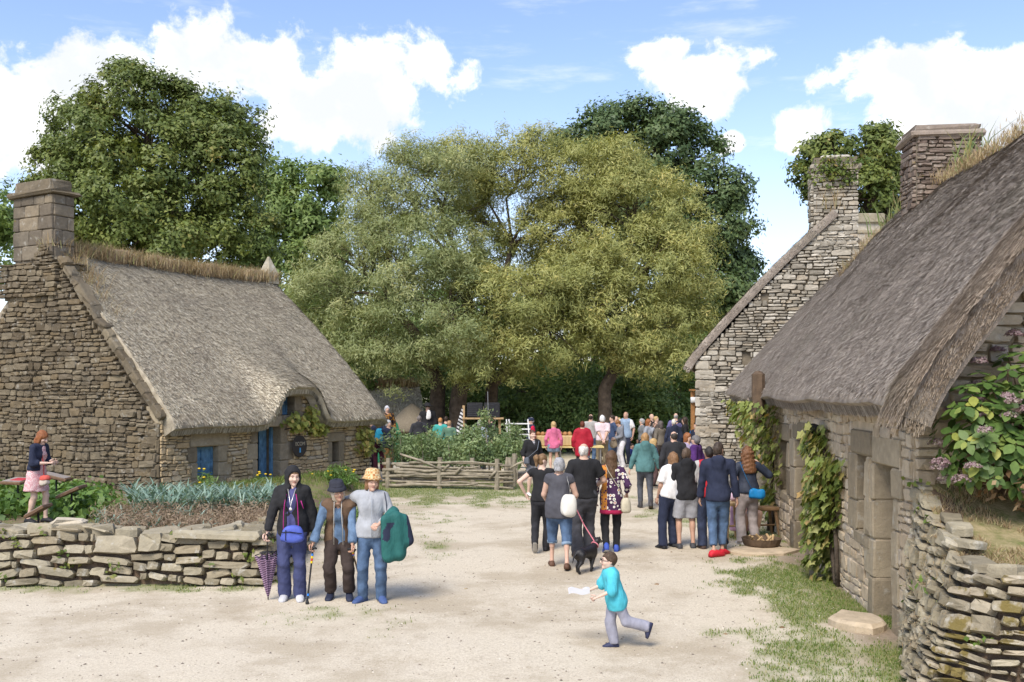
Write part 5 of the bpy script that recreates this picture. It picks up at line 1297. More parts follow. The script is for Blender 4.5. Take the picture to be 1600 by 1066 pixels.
# bank grass and yellow flowers
s_ = rng.uniform(-.6, 6.2, 4200); dw = rng.normal(1.15, .3, 4200)
X = A.x + U.x * s_ + N.x * dw; Y = A.y + U.y * s_ + N.y * dw
blades('bank_grass', np.stack([X, Y, ground_z(X, Y)], -1), .10, .012, M_GRASS, .9, seed=21, label='rough grass along the bank in front of the cottage', cat='grass')
M_YEL = plain('yellow_petals', (.75, .52, .03), .6)
def flower_bush(px, py, Y, rad, nf, lab, seed, n=60):
    c = at(px, py, Y); g = float(ground_z(c.x, c.y)); e = wempty('flowering_bush', (c.x, c.y, g), lab, 'flowers'); r = np.random.default_rng(seed)
    C = np.array([c.x, c.y, (c.z + g) / 2]) + r.normal(0, 1, (n, 3)) * np.array([rad * .5, rad * .4, max(.1, (c.z - g) * .34)]); C[:, 2] = np.maximum(C[:, 2], g + .03)
    V, Fq, rn = leaves(C, 26, .07, .12, .025, seed, .6); link('leaves', mesh_np('leaves', V, Fq, LM_GREEN, False, {'rnd': ('POINT', rn)}), e)
    for k in range(nf):
        P = Vector(C[k]) + Vector((0, -.1, .18)); mb = MB(); mb.lathe([(.01, -.02), (.035, 0), (.03, .012), (.008, .02)], 7, P); mb.build('flower', M_YEL, e)
flower_bush(525, 735, 24.6, .55, 8, 'green bush with small yellow flowers in front of the cottage wall', 3)
flower_bush(319, 746, 22.0, .22, 5, 'few yellow flowers below the blue window', 4, 16)
flower_bush(412, 752, 23.4, .22, 5, 'few yellow flowers below the blue door', 5, 16)
flower_bush(545, 790, 19.5, .5, 0, 'leafy green weeds beside the stones at the garden corner', 6, 40)
# ------------------------------------------------------------------ rail fence with stacked branches, sapling bed
FB = on(600, 762); FE = on(800, 766)
FN = wempty('branch_fence', FB, 'low rustic fence of stacked grey branches between stakes', 'fence')
rf = random.Random(4); M_BRANCH = plain('grey_branch', (.27, .235, .175), .9, .35, 7, .6, 26)
def fpt(px, z, Yo=0):
    k = (px - 600) / 200; Y = FB.y + (FE.y - FB.y) * k + Yo; return Vector(((px - 800) / F * Y, Y, z))
for px, h, yo in ((606, .80, 0), (687, .84, 0), (776, .82, 0), (797, .84, .25), (739, .76, 1.1), (658, .72, 1.1), (803, .9, 1.0), (790, .84, .3)):
    p = fpt(px, -.06, yo); mb = MB(); mb.tube([p, p + Vector((rf.gauss(0, .02), 0, h * .5)), p + Vector((rf.gauss(0, .03), 0, h + .06))], [.075, .068, .064], 9); mb.build('stake', M_BRANCH, FN, False)
for i in range(17):
    z = .07 + .038 * i * (.95 if i < 13 else 1); a = rf.uniform(596, 640); b = rf.uniform(740, 804)
    if i % 3 == 0: a, b = 598, 802
    n_ = 9; sag = rf.uniform(-.05, .05); yo = .10 if i % 2 else -.02
    pts = [fpt(a + (b - a) * k / n_, z + sag * math.sin(math.pi * k / n_) + rf.gauss(0, .012), yo + rf.gauss(0, .015)) for k in range(n_ + 1)]
    mb = MB(); r0 = rf.uniform(.028, .048); mb.tube(pts, [r0 * (1 - .4 * k / n_) for k in range(n_ + 1)], 7); mb.build('branch', M_BRANCH, FN, True)
for a, za, b, zb2 in ((625, .92, 690, .52), (712, .40, 724, .62), (765, .3, 776, .5), (694, .5, 702, .64), (797, .58, 822, .78)):
    mb = MB(); mb.tube([fpt(a, za, -.06), fpt((a + b) / 2, (za + zb2) / 2 + .03, -.07), fpt(b, zb2, -.06)], [.03, .035, .03], 6); mb.build('loose_branch', M_BRANCH, FN, True)
LM_SAP = leaf_mat('sapling_leaves', [(0, (0.104, 0.160, 0.069)), (.5, (0.189, 0.264, 0.115)), (.85, (0.320, 0.395, 0.192)), (1, (0.490, 0.546, 0.251))], .3)
M_TAG = plain('yellow_tag', (.75, .50, .02), .6)
rs = random.Random(8)
for i in range(44):
    px = rs.uniform(612, 812); Y = rs.uniform(28.9, 31.4); b = Vector(((px - 800) / F * Y, Y, 0)); b.z = float(ground_z(b.x, b.y))
    tall = 1.28 + rs.uniform(-.2, .25)
    if i in (3, 17): px = 755 + i; b.x = (px - 800) / F * Y; tall = 2.15 if i == 3 else 1.85
    e = wempty('sapling', b, 'young fruit sapling in the nursery bed behind the branch fence' if tall < 1.7 else 'tallest young sapling standing out of the nursery bed', 'sapling', 'nursery saplings')
    mb = MB(); mb.tube([b, b + Vector((rs.gauss(0, .03), rs.gauss(0, .03), tall * .6)), b + Vector((rs.gauss(0, .05), rs.gauss(0, .05), tall))], [.018, .014, .006], 5); mb.build('stem', M_BRANCH, e)
    r_ = np.random.default_rng(i); n = 15 if tall < 1.7 else 16; z0 = .42
    C = np.stack([b.x + r_.normal(0, .20, n), b.y + r_.normal(0, .17, n), b.z + z0 + (tall - z0) * r_.random(n)], -1); C[:, 0] += (b.x - C[:, 0]) * sst(C[:, 2], b.z + tall * .75, b.z + tall)
    V, Fq, rn = leaves(C, 26, .09, .11, .05, i, .5); link('leaves', mesh_np('leaves', V, Fq, LM_SAP, False, {'rnd': ('POINT', rn)}), e)
    if i % 6 == 0:
        mb = MB(); mb.box(b + Vector((.03, -.04, .28)), (.035, .006, .18)); mb.build('tag', M_TAG, e)
# ================================================================== people: bodies and clothes as smooth blended volumes
def nrm(v): v = np.asarray(v, float); return v / (np.linalg.norm(v) + 1e-12)
class Field:
    def __init__(s, lo, hi, res):
        s.ax = [np.arange(a, b + res, res, dtype=np.float32) for a, b in zip(lo, hi)]; s.res = res
        s.F = np.full([len(a) for a in s.ax], .12, np.float32)
    def _sub(s, lo, hi):
        sl = []
        for a, l, h in zip(s.ax, lo, hi):
            i = int(np.searchsorted(a, l)); j = int(np.searchsorted(a, h)); sl.append(slice(max(0, i), max(j, i)))
        X = s.ax[0][sl[0]][:, None, None]; Y = s.ax[1][sl[1]][None, :, None]; Z = s.ax[2][sl[2]][None, None, :]
        return tuple(sl), X, Y, Z
    def _put(s, sl, d, k, sub=False):
        f = s.F[sl]
        if sub: s.F[sl] = np.maximum(f, -d); return
        if k <= 0: s.F[sl] = np.minimum(f, d); return
        h = np.clip(.5 + .5 * (f - d) / k, 0, 1); s.F[sl] = f * (1 - h) + d * h - k * h * (1 - h)
    def cap(s, a, b, ra, rb, k=.03, clip=(), M=None, ys=1.0, sub=False):
        a = np.asarray(a, float); b = np.asarray(b, float); m = max(ra, rb) + .09
        sl, X, Y, Z = s._sub(np.minimum(a, b) - m, np.maximum(a, b) + m)
        if min(s.F[sl].shape) == 0: return
        dx, dy, dz = X - a[0], Y - a[1], Z - a[2]; ba = b - a
        if M is not None:
            qx = dx * M[0][0] + dy * M[0][1] + dz * M[0][2]; qy = (dx * M[1][0] + dy * M[1][1] + dz * M[1][2]) / ys; qz = dx * M[2][0] + dy * M[2][1] + dz * M[2][2]
            bb = np.array([ba @ M[0], (ba @ M[1]) / ys, ba @ M[2]]); dxx, dyy, dzz = qx, qy, qz
        else: bb = ba; dxx, dyy, dzz = dx, dy, dz
        t = np.clip((dxx * bb[0] + dyy * bb[1] + dzz * bb[2]) / (bb @ bb + 1e-9), 0, 1)
        d = np.sqrt((dxx - t * bb[0]) ** 2 + (dyy - t * bb[1]) ** 2 + (dzz - t * bb[2]) ** 2) - (ra + (rb - ra) * t)
        for p, n in clip: d = np.maximum(d, (X - p[0]) * n[0] + (Y - p[1]) * n[1] + (Z - p[2]) * n[2])
        s._put(sl, d, k, sub)
    def ell(s, c, r, M=None, k=.03, sub=False, clip=()):
        c = np.asarray(c, float); m = max(r) + .08
        sl, X, Y, Z = s._sub(c - m, c + m)
        if min(s.F[sl].shape) == 0: return
        dx, dy, dz = X - c[0], Y - c[1], Z - c[2]
        if M is not None: dx, dy, dz = [dx * M[i][0] + dy * M[i][1] + dz * M[i][2] for i in range(3)]
        k0 = np.sqrt((dx / r[0]) ** 2 + (dy / r[1]) ** 2 + (dz / r[2]) ** 2) + 1e-6
        k1 = np.sqrt((dx / r[0] ** 2) ** 2 + (dy / r[1] ** 2) ** 2 + (dz / r[2] ** 2) ** 2) + 1e-6
        d = k0 * (k0 - 1) / k1
        for p, n in clip: d = np.maximum(d, (X - p[0]) * n[0] + (Y - p[1]) * n[1] + (Z - p[2]) * n[2])
        s._put(sl, d, k, sub)
    def cut(s, p, n):
        X, Y, Z = s.ax[0][:, None, None], s.ax[1][None, :, None], s.ax[2][None, None, :]
        s.F = np.maximum(s.F, (X - p[0]) * n[0] + (Y - p[1]) * n[1] + (Z - p[2]) * n[2]).astype(np.float32)
    def folds(s, amp, seed, fz=1.0, fr=16):
        r = np.random.default_rng(seed); X, Y, Z = s.ax[0][:, None, None], s.ax[1][None, :, None], s.ax[2][None, None, :]; N_ = 0
        for i in range(6):
            v = r.normal(0, 1, 3) * np.array([1, 1, fz]); v = v / np.linalg.norm(v) * fr * r.uniform(.7, 2.0); N_ = N_ + np.sin(X * v[0] + Y * v[1] + Z * v[2] + r.random() * 6.28)
        s.F = (s.F + amp * N_ / 2.2).astype(np.float32)
    def mesh(s):
        F_ = s.F; F_[0], F_[-1] = .1, .1; F_[:, 0], F_[:, -1] = .1, .1; F_[:, :, 0], F_[:, :, -1] = .1, .1
        S = F_ < 0; nx, ny, nz = F_.shape
        cs = [(i, j, k) for i in (0, 1) for j in (0, 1) for k in (0, 1)]
        cnt = sum(S[i:nx - 1 + i, j:ny - 1 + j, k:nz - 1 + k].astype(np.int8) for i, j, k in cs)
        act = np.argwhere((cnt > 0) & (cnt < 8))
        if len(act) == 0: return np.zeros((0, 3)), np.zeros((0, 4), int)
        vid = -np.ones((nx - 1, ny - 1, nz - 1), np.int32); vid[tuple(act.T)] = np.arange(len(act))
        val = np.stack([F_[act[:, 0] + i, act[:, 1] + j, act[:, 2] + k] for i, j, k in cs], 1)
        P = np.zeros((len(act), 3)); W_ = np.zeros(len(act)); ca = np.array(cs, float)
        for a in range(8):
            for b in range(a + 1, 8):
                if np.abs(ca[a] - ca[b]).sum() != 1: continue
                m = (val[:, a] < 0) != (val[:, b] < 0); t = val[m, a] / (val[m, a] - val[m, b])
                P[m] += ca[a] + (ca[b] - ca[a]) * t[:, None]; W_[m] += 1
        P = P / W_[:, None] + act
        V = P * s.res + np.array([s.ax[0][0], s.ax[1][0], s.ax[2][0]])
        Q = []
        for ax in range(3):
            sl0 = [slice(1, -1)] * 3; sl1 = [slice(1, -1)] * 3; sl0[ax] = slice(0, -1); sl1[ax] = slice(1, None)
            e = S[tuple(sl0)] != S[tuple(sl1)]; ids = np.argwhere(e)
            off = np.ones(3, int); off[ax] = 0; ids = ids + off; neg = S[tuple(ids.T)]
            o1, o2 = [(1, 2), (2, 0), (0, 1)][ax]
            d1 = np.zeros(3, int); d1[o1] = 1; d2 = np.zeros(3, int); d2[o2] = 1
            q = np.stack([vid[tuple((ids - d1 - d2).T)], vid[tuple((ids - d2).T)], vid[tuple(ids.T)], vid[tuple((ids - d1).T)]], 1)
            q[~neg] = q[~neg][:, ::-1]; Q.append(q)
        Q = np.concatenate(Q); return V, Q[(Q >= 0).all(1)]
def ik(a, c, l1, l2, hint):
    a, c = np.asarray(a, float), np.asarray(c, float); d = c - a; L = np.linalg.norm(d); mx = (l1 + l2) * .995
    if L > mx: c = a + d / L * mx; d = c - a; L = mx
    u = d / L; x = (l1 * l1 - l2 * l2 + L * L) / (2 * L); hgt = math.sqrt(max(0, l1 * l1 - x * x))
    hv = np.asarray(hint, float); hv = nrm(hv - u * (hv @ u)); return a + u * x + hv * hgt, c
def rot3(yaw, pitch, roll):
    return np.array(Matrix.Rotation(yaw, 3, 'Z') @ Matrix.Rotation(pitch, 3, 'X') @ Matrix.Rotation(roll, 3, 'Y'))
SKIN = {'l': (.56, .36, .27), 'p': (.62, .43, .34), 't': (.45, .27, .19), 'd': (.30, .17, .115)}
def skin_mat(k):
    m = plain('skin_' + k, SKIN[k], .55, .08, 14, .08, 60); return m
def cloth(col, rough=.9, var=.13, name='cloth'):
    key = (name, tuple(col), rough)
    if key in _mc: return _mc[key]
    m, t = new_mat(name); o = t.new('ShaderNodeTexCoord').outputs['Object']; mp = t.new('ShaderNodeMapping'); t.link(o, mp.inputs[0]); mp.inputs['Scale'].default_value = (1.2, 1.2, .42)
    mp.inputs['Rotation'].default_value = (.5, .45, 0); w_ = t.noise(mp.outputs[0], 13, 3, .5); f = t.noise(o, 7, 5, .6)
    t.link(t.ramp(f, [(.3, tuple(c * (1 - var * 1.6) for c in col)), (.7, tuple(min(1, c * (1 + var) + .004) for c in col))]), t.bsdf.inputs['Base Color']); t.bsdf.inputs['Roughness'].default_value = rough
    t.link(bump_sock(t, t.math('ADD', t.math('ABSOLUTE', t.math('SUBTRACT', w_, .5)), t.math('MULTIPLY', t.noise(o, 150, 2), .03)), .42, .05), t.bsdf.inputs['Normal']); _mc[key] = m; return m
def denim(col): return cloth(col, .85, .30, 'denim')
M_HAIR = {}
def hair_mat(col):
    if col in M_HAIR: return M_HAIR[col]
    m, t = new_mat('hair'); o = t.new('ShaderNodeTexCoord').outputs['Object']; mp = t.new('ShaderNodeMapping'); t.link(o, mp.inputs[0]); mp.inputs['Scale'].default_value = (60, 60, 12)
    n = t.noise(mp.outputs[0], 1.5, 4, .6)
    t.link(t.ramp(n, [(.3, tuple(c * .55 for c in col)), (.7, tuple(min(1, c * 1.45) for c in col))]), t.bsdf.inputs['Base Color']); t.bsdf.inputs['Roughness'].default_value = .5
    t.link(bump_sock(t, n, .6, .01), t.bsdf.inputs['Normal']); M_HAIR[col] = m; return m
_eye = {}
def shoe(e, ank, yaw, pitch, s, mats, L=.27, name='shoe', high=.0):
    secs = [(-.075, .028, .05), (-.05, .040, .085 + high), (0, .043, .095 + high), (.05, .048, .088), (.10, .050, .068), (.145, .044, .045), (.175, .026, .032)]
    V = []; n = 10
    for y, w_, h_ in secs:
        for k in range(n):
            a = math.pi * 2 * k / n; x = math.cos(a) * w_; z = max(0, math.sin(a) * .5 + .5) * h_ if math.sin(a) > -.3 else 0
            V.append((x, -y, z))
    Fs = []; mi = []
    for i in range(len(secs) - 1):
        for k in range(n):
            Fs.append((i * n + k, i * n + (k + 1) % n, (i + 1) * n + (k + 1) % n, (i + 1) * n + k)); mi.append(1 if V[i * n + k][2] < .022 and V[i * n + (k + 1) % n][2] < .022 else 0)
    Fs += [tuple(range(n - 1, -1, -1)), tuple(range((len(secs) - 1) * n, len(secs) * n))]; mi += [0, 0]
    Mx = rot3(yaw, -pitch, 0); V = (np.array(V) * s * (L / .27) + np.array([0, 0, -.085 * s])) @ Mx.T + ank
    me = mesh_np(name, V, Fs, list(mats), True, None, mi); return link(name, me, e)
def hand_mesh(mb, wr, d, side, n, s, curl=.5, spread=.12):
    """palm and five bent fingers; d: wrist to knuckles, n: palm normal, side: +1 thumb on the x-left of d"""
    d = Vector(d).normalized(); n = Vector(n); n = (n - d * n.dot(d)).normalized(); x = d.cross(n) * side
    wr = Vector(wr); kn = wr + d * .085 * s
    mb.tube([wr - d * .01 * s, wr + d * .03 * s, wr + d * .07 * s, kn + d * .01 * s], [.024 * s, .034 * s, .040 * s, .034 * s], 8, True, .5)
    for i, (off, L) in enumerate(((-.030, .070), (-.010, .080), (.011, .074), (.031, .058))):
        p = kn + x * off * s; a = 0; pts = [p - d * .01 * s]; dd = d + x * (off * spread * 20 * .1)
        for k in range(3):
            a += curl * (.6 if k == 0 else .85); q = (dd * math.cos(a) + n * math.sin(a)).normalized(); p = p + q * L * s * (.42, .32, .26)[k]; pts.append(p)
        mb.tube(pts, [.0105 * s, .010 * s, .009 * s, .007 * s], 5)
    p = wr + d * .03 * s - x * .030 * s; q1 = (d * .6 - x * .7 + n * .35).normalized(); q2 = (d * .85 - x * .15 + n * (.3 + curl * .4)).normalized()
    mb.tube([p, p + q1 * .035 * s, p + q1 * .035 * s + q2 * .035 * s, p + q1 * .035 * s + q2 * .06 * s], [.014 * s, .012 * s, .0105 * s, .008 * s], 5)
PEOPLE = []
def person(label, X, Y, yaw, h=1.66, sex='f', z=None, skin='l', hair=('short', (.10, .06, .035)), tops=(), bottom=None, shoes=((.03, .03, .03), (.03, .03, .03)), feet=None, hands=None, lean=(0, 0), side=0.0,
           head=(0, 0, 0), g=1.0, res=.024, hipz=None, child=False, face=False, elbow=None, group=None, hand_n=None, curl=.5, seed=None, hat=None, name='person', bust=None, shoe_h=0.0, foot_pitch=(0, 0), foot_yaw=(.12, -.12), headscale=1.0):
    res = res * 1.18
    seed = seed or int(abs(X * 131 + Y * 77)) + 3
    zz = gz(X, Y) if z is None else z
    e = empty(name, (X, Y, zz), R(yaw), label, 'person', group)
    s = h / 1.70; hs = s * headscale * (1.32 if child else 1.0); k_ = .92 if child else 1.0
    hz = (hipz if hipz else .90 * k_) * s
    sw = (.185 if sex == 'm' else .165) * s * (1.02 if not child else .92)
    a1, a2 = R(lean[0]), R(lean[1])
    u1 = nrm([math.sin(R(side)), -math.sin(a1), math.cos(a1)]); u2 = nrm([math.sin(R(side)), -math.sin((a1 + a2) / 2), math.cos((a1 + a2) / 2)]); u3 = nrm([math.sin(R(side)), -math.sin(a2), math.cos(a2)])
    pel = np.array([0, 0, hz + .04 * s]); wai = pel + u1 * .13 * s; che = wai + u2 * .20 * s; nec = che + u3 * .165 * s
    sx = np.array([1., 0, 0]); sh = {1: che + u3 * .115 * s + sx * sw, -1: che + u3 * .115 * s - sx * sw}
    Mh = rot3(R(head[0]), R(head[1]), R(head[2]))       # columns: x, y(back), z
    un = nrm(u3 * .75 + np.array([0, 0, .35]) + Mh[:, 2] * .3); skb = nec + un * .055 * s
    hc = skb + Mh[:, 2] * .085 * hs + Mh[:, 1] * -.012 * hs
    MhT = Mh.T; M1 = np.stack([sx, nrm(np.cross(u1, sx)), u1]); M3 = np.stack([sx, nrm(np.cross(u3, sx)), u3])
    hip = {1: pel + sx * .088 * s - u1 * .04 * s, -1: pel - sx * .088 * s - u1 * .04 * s}
    feet = feet or {1: (.10, 0, 0), -1: (-.10, 0, 0)}
    ank = {}; knee = {}
    for sd_ in (1, -1):
        f = np.array(feet[sd_], float) * s + np.array([0, .04 * s, .085 * s]); kn, an = ik(hip[sd_], f, .43 * s * k_, .405 * s * k_, (sd_ * .12, -1, 0)); knee[sd_] = kn; ank[sd_] = an
    hands = hands or {}; elb = {}; wri = {}
    for sd_ in (1, -1):
        t_ = np.array(hands[sd_], float) * s if sd_ in hands else sh[sd_] + np.array([sd_ * .085, -.05 - .25 * math.sin(a2), -.50]) * s
        hint = (elbow or {}).get(sd_, (sd_ * .55, 1.0, -.25)); el, wr = ik(sh[sd_], t_, .285 * s, .25 * s, hint); elb[sd_] = el; wri[sd_] = wr
    sk = dict(pel=pel, wai=wai, che=che, nec=nec, sh=sh, hc=hc, elb=elb, wri=wri, ank=ank, knee=knee, hip=hip, s=s, hs=hs, Mh=Mh, u1=u1, u3=u3, M1=M1, M3=M3, e=e)
    fem = sex == 'f'
    rp, rw, rc = (.158 if fem else .150) * g * s, (.124 if fem else .136) * g * s, (.136 if fem else .152) * (g * .6 + .4) * s
    allp = np.array([pel, nec, hc + Mh[:, 2] * .2 * hs, hc - Mh[:, 1] * .15, hc + Mh[:, 1] * .2] + [d[i] for d in (sh, elb, wri, knee, ank) for i in (1, -1)])
    lo, hi = allp.min(0) - .26 * max(1, g) * s, allp.max(0) + .26 * max(1, g) * s; lo[2] = max(lo[2], -.05)
    def torso(Fd, o, kk=.05):
        Fd.cap(pel - u1 * .05 * s, pel + u1 * .03 * s, rp + o, rp * .97 + o, kk, M=M1, ys=.70)
        Fd.cap(pel + u1 * .05 * s, wai + u1 * .03 * s, rw * 1.08 + o, rw + o, kk, M=M1, ys=.74)
        Fd.cap(wai, che + u3 * .05 * s, rw + o, rc + o, kk, M=M3, ys=.68)
        Fd.cap(sh[1] - sx * .045 * s - u3 * .01, sh[-1] + sx * .045 * s - u3 * .01, .058 * s + o, .058 * s + o, kk, M=M3, ys=.95)
        Fd.cap(nec - u3 * .045 * s, nec - u3 * .015 * s, .085 * s + o, .06 * s + o * .6, kk, M=M3, ys=.85)
        if bust if bust is not None else fem:
            for q in (1, -1): Fd.ell(che - u3 * .015 * s + sx * q * .068 * s - M3[1] * .066 * s * (.5 + g * .5), np.array([.066, .052, .066]) * s * (.5 + .5 * g) + o * .8, M3, .075)
    sm = skin_mat(skin)
    bl = bottom['len'] if bottom and 'len' in bottom else (1.99 if bottom and not bottom.get('skirt') else 0)
    kt, kc = (.72 if bl > .3 else 1), (.72 if bl > 1.5 else (.9 if bl > 1.05 else 1)); ms_ = max([t_.get('sl', 1.92) for t_ in tops] + [0]); ku, kf = (.78 if ms_ > .6 else 1), (.80 if ms_ > 1.6 else 1)
    kn_ = .72 if bl > 1.05 else 1
    # ---- body
    Bd = Field(lo, hi, res)
    torso(Bd, -.004)
    Bd.cap(nec - u3 * .05 * s, skb + Mh[:, 2] * .03 * hs, .056 * s * (1.1 if not fem else .95), .050 * hs * (1.08 if not fem else .95), .03)
    hr_ = np.array([.072, .092, .100]) * hs; hq = .93 if face else 1.0
    Bd.ell(hc + Mh[:, 2] * .018 * hs + Mh[:, 1] * .008 * hs, hr_ * hq, MhT, .02)
    Bd.ell(hc - Mh[:, 2] * .045 * hs - Mh[:, 1] * .030 * hs, np.array([.056, .060, .066]) * hs * (.84 if face else 1), MhT, .035 if not face else .01)
    if not face: Bd.cap(hc - Mh[:, 1] * .086 * hs + Mh[:, 2] * .012 * hs, hc - Mh[:, 1] * .106 * hs - Mh[:, 2] * .022 * hs, .010 * hs, .016 * hs, .014)
    for q in (1, -1): Bd.ell(hc + Mh[:, 0] * q * .074 * hs + Mh[:, 1] * .012 * hs - Mh[:, 2] * .005 * hs, np.array([.010, .020, .030]) * hs, MhT, .008)
    for q in (1, -1):
        Bd.cap(sh[q], elb[q], .053 * s * ku * (g * .5 + .5), .040 * s * min(1, kf + (.1 if ms_ < 1.05 else 0)) * (g * .5 + .5), .03); Bd.cap(elb[q], wri[q], .041 * s * kf * (g * .5 + .5), .026 * s, .02)
        Bd.cap(hip[q], knee[q], .086 * s * kt * (g * .6 + .4), .055 * s * kn_ * (g * .5 + .5), .03); Bd.cap(knee[q], ank[q], .054 * s * kc * kn_ * (g * .5 + .5), .035 * s * kc, .02)
        cf = knee[q] * .7 + ank[q] * .3 + nrm(np.cross(np.cross(knee[q] - ank[q], [1, 0, 0]), knee[q] - ank[q])) * 0; Bd.ell(cf + np.array([0, .018, 0]) * s, np.array([.048, .050, .10]) * s * kc, None, .03)
        Bd.cap(ank[q], ank[q] + np.array([0, -.02 if bl > 1.5 else -.06, -.045]) * s, .032 * s, .026 * s, .02)
    V, Q = Bd.mesh()
    if face:        # finer head, part of the same body mesh
        X_, Y_, Z_ = Mh[:, 0] * hs, -Mh[:, 1] * hs, Mh[:, 2] * hs; Hf = Field(hc - .165 * hs, hc + .15 * hs, .0062 * max(hs, .8)); a_ = np.array
        Hf.ell(hc + Z_ * .018 - Y_ * .008, hr_, MhT, .02); Hf.ell(hc - Z_ * .045 + Y_ * .028, a_([.055, .058, .066]) * hs, MhT, .035); Hf.cap(skb - Mh[:, 2] * .03 * hs, skb + Mh[:, 2] * .03 * hs, .050 * s, .050 * hs, .03)
        Hf.cap(hc + X_ * -.034 + Y_ * .074 + Z_ * .026, hc + X_ * .034 + Y_ * .074 + Z_ * .026, .013 * hs, .013 * hs, .02)
        for q in (1, -1):
            Hf.ell(hc + X_ * q * .038 + Y_ * .062 - Z_ * .026, a_([.024, .022, .020]) * hs, MhT, .025); Hf.ell(hc + X_ * q * .031 + Y_ * .097 + Z_ * .006, a_([.017, .018, .012]) * hs, MhT, sub=True)
            Hf.ell(hc + X_ * q * .074 - Y_ * .012 - Z_ * .005, a_([.010, .020, .030]) * hs, MhT, .006); Hf.ell(hc + X_ * q * .011 + Y_ * .095 - Z_ * .026, a_([.010, .010, .008]) * hs, MhT, .008)
        Hf.cap(hc + Y_ * .084 + Z_ * .016, hc + Y_ * .110 - Z_ * .022, .008 * hs, .0135 * hs, .010); Hf.ell(hc + Y_ * .070 - Z_ * .096, a_([.022, .018, .016]) * hs, MhT, .025)
        Hf.cap(hc - X_ * .022 + Y_ * .082 - Z_ * .057, hc + X_ * .022 + Y_ * .082 - Z_ * .057, .0035 * hs, .0035 * hs, .002, sub=True)
        V2, Q2 = Hf.mesh(); Q = np.concatenate([Q, Q2 + len(V)]); V = np.concatenate([V, V2])
    mb = MB()
    for q in (1, -1):
        d = nrm(wri[q] - elb[q]); n_ = (hand_n or {}).get(q, (-q, -.25, 0)); hd = nrm(d + np.array((hand_n or {}).get((q, 'd'), (0, 0, 0))))
        cu = curl if not isinstance(curl, dict) else curl[q]; hand_mesh(mb, wri[q], hd, q, n_, s * (1 if not child else 1.1), cu)
    nv = len(V); VV = np.concatenate([V, np.array([tuple(v) for v in mb.v])])
    me = bpy.data.meshes.new('body'); me.from_pydata(VV.tolist(), [], Q.tolist() + [tuple(i + nv for i in f) for f in mb.f]); me.materials.append(sm)
    me.polygons.foreach_set('use_smooth', np.ones(len(me.polygons), bool)); me.update(); link('body', me, e)
    # ---- clothes
    for ti, tp in enumerate(tops):
        o = tp.get('o', .014); Fd = Field(lo - .05, hi + .05, res); kk = .045
        torso(Fd, o, kk)
        hem = tp.get('hem', .06); hp = pel - u1 * hem * s; fl = tp.get('flare', 1.0)
        Fd.cap(pel + u1 * .02 * s, hp - u1 * .06 * s, rp + o + .004, (rp + o) * fl, .05, M=M1, ys=.74)
        if hem > .0:
            for q in (1, -1): Fd.ell(pel + sx * q * .066 * s + M1[1] * .058 * s - u1 * .05 * s, np.array([.078, .060, .085]) * s * (.4 + .6 * g) + o, M1, .06)
        sl = tp.get('sl', 1.92); so_ = tp.get('so', o * .9)
        for q in (1, -1):
            if sl <= 0: continue
            t1 = min(sl, 1.0); p1 = sh[q] + (elb[q] - sh[q]) * t1; d1 = nrm(elb[q] - sh[q])
            wd_ = tp.get('cuff', 1.0)
            if sl <= 1: Fd.cap(sh[q], elb[q], .054 * s + so_ * .8, (.048 * s + so_) * wd_, .03, clip=[(p1, d1)])
            else:
                Fd.cap(sh[q], elb[q], .054 * s + so_ * .7, .043 * s + so_ * .9, .022); d2 = nrm(wri[q] - elb[q]); p2 = elb[q] + (wri[q] - elb[q]) * min(1.0, sl - 1)
                Fd.cap(elb[q], wri[q] + d2 * .05, .043 * s + so_ * .9, (.033 * s + so_ * .8) * wd_, .02, clip=[(p2, d2)])
        if tp.get('hood') == 'down':
            Fd.ell(nec + u3 * .015 * s + M3[1] * .085 * s, np.array([.105, .062, .085]) * s, M3, .04); Fd.ell(nec + u3 * -.05 * s + M3[1] * .10 * s, np.array([.085, .04, .09]) * s, M3, .03)
        if tp.get('hood') == 'up':
            Fd.ell(hc + Mh[:, 2] * .02 * hs + Mh[:, 1] * .012 * hs, np.array([.105, .120, .130]) * hs, MhT, .03); Fd.cap(nec, skb, .10 * s, .09 * s, .04)
            Fd.ell(hc - Mh[:, 1] * .13 * hs - Mh[:, 2] * .03 * hs, np.array([.080, .135, .112]) * hs, MhT, sub=True); Fd.cap(skb - Mh[:, 2] * .02 - Mh[:, 1] * .1, nec - M3[1] * .13 * s - u3 * .03, .05 * s, .05 * s, sub=True)
        Fd.folds(.8 * tp.get('fold', .0055), seed + ti, .5); Fd.folds(.4 * tp.get('fold', .0055), seed + ti + 30, .8, 44)
        Fd.cut(hp, -u1)
        if tp.get('hood') != 'up': Fd.cap(nec + u3 * .0 * s, skb, .064 * s + .3 * o, .085 * s, sub=True)
        if tp.get('collar'): Fd.cap(nec - u3 * .01 * s, nec + un * .045 * s, .074 * s, .068 * s, .01, clip=[(nec + un * .05 * s, un)]); Fd.cap(nec, nec + un * .2 * s, .058 * s, .06 * s, sub=True)
        if tp.get('neck'):     # V opening
            Fd.cap(nec - M3[1] * .10 * s + u3 * .01, che - M3[1] * .15 * s + u3 * (.17 - tp['neck']) * s, .05 * s, .01 * s, sub=True)
        if tp.get('open'):
            w_ = tp['open'] * s
            if tp.get('hood') == 'up': Fd.cap(nec - M3[1] * .16 * s - u3 * .06 * s, nec - M3[1] * .15 * s, w_ * .55, .03 * s, sub=True)
            Fd.cap(pel - M1[1] * (.19 * g * s + .02) - u1 * .3 * s, wai - M3[1] * (.17 * g * s + .02), w_ * 1.15, w_ * 1.0, sub=True); Fd.cap(wai - M3[1] * (.17 * g * s + .02), nec - M3[1] * .12 * s - u3 * .04 * s, w_ * 1.0, w_ * .5, sub=True)
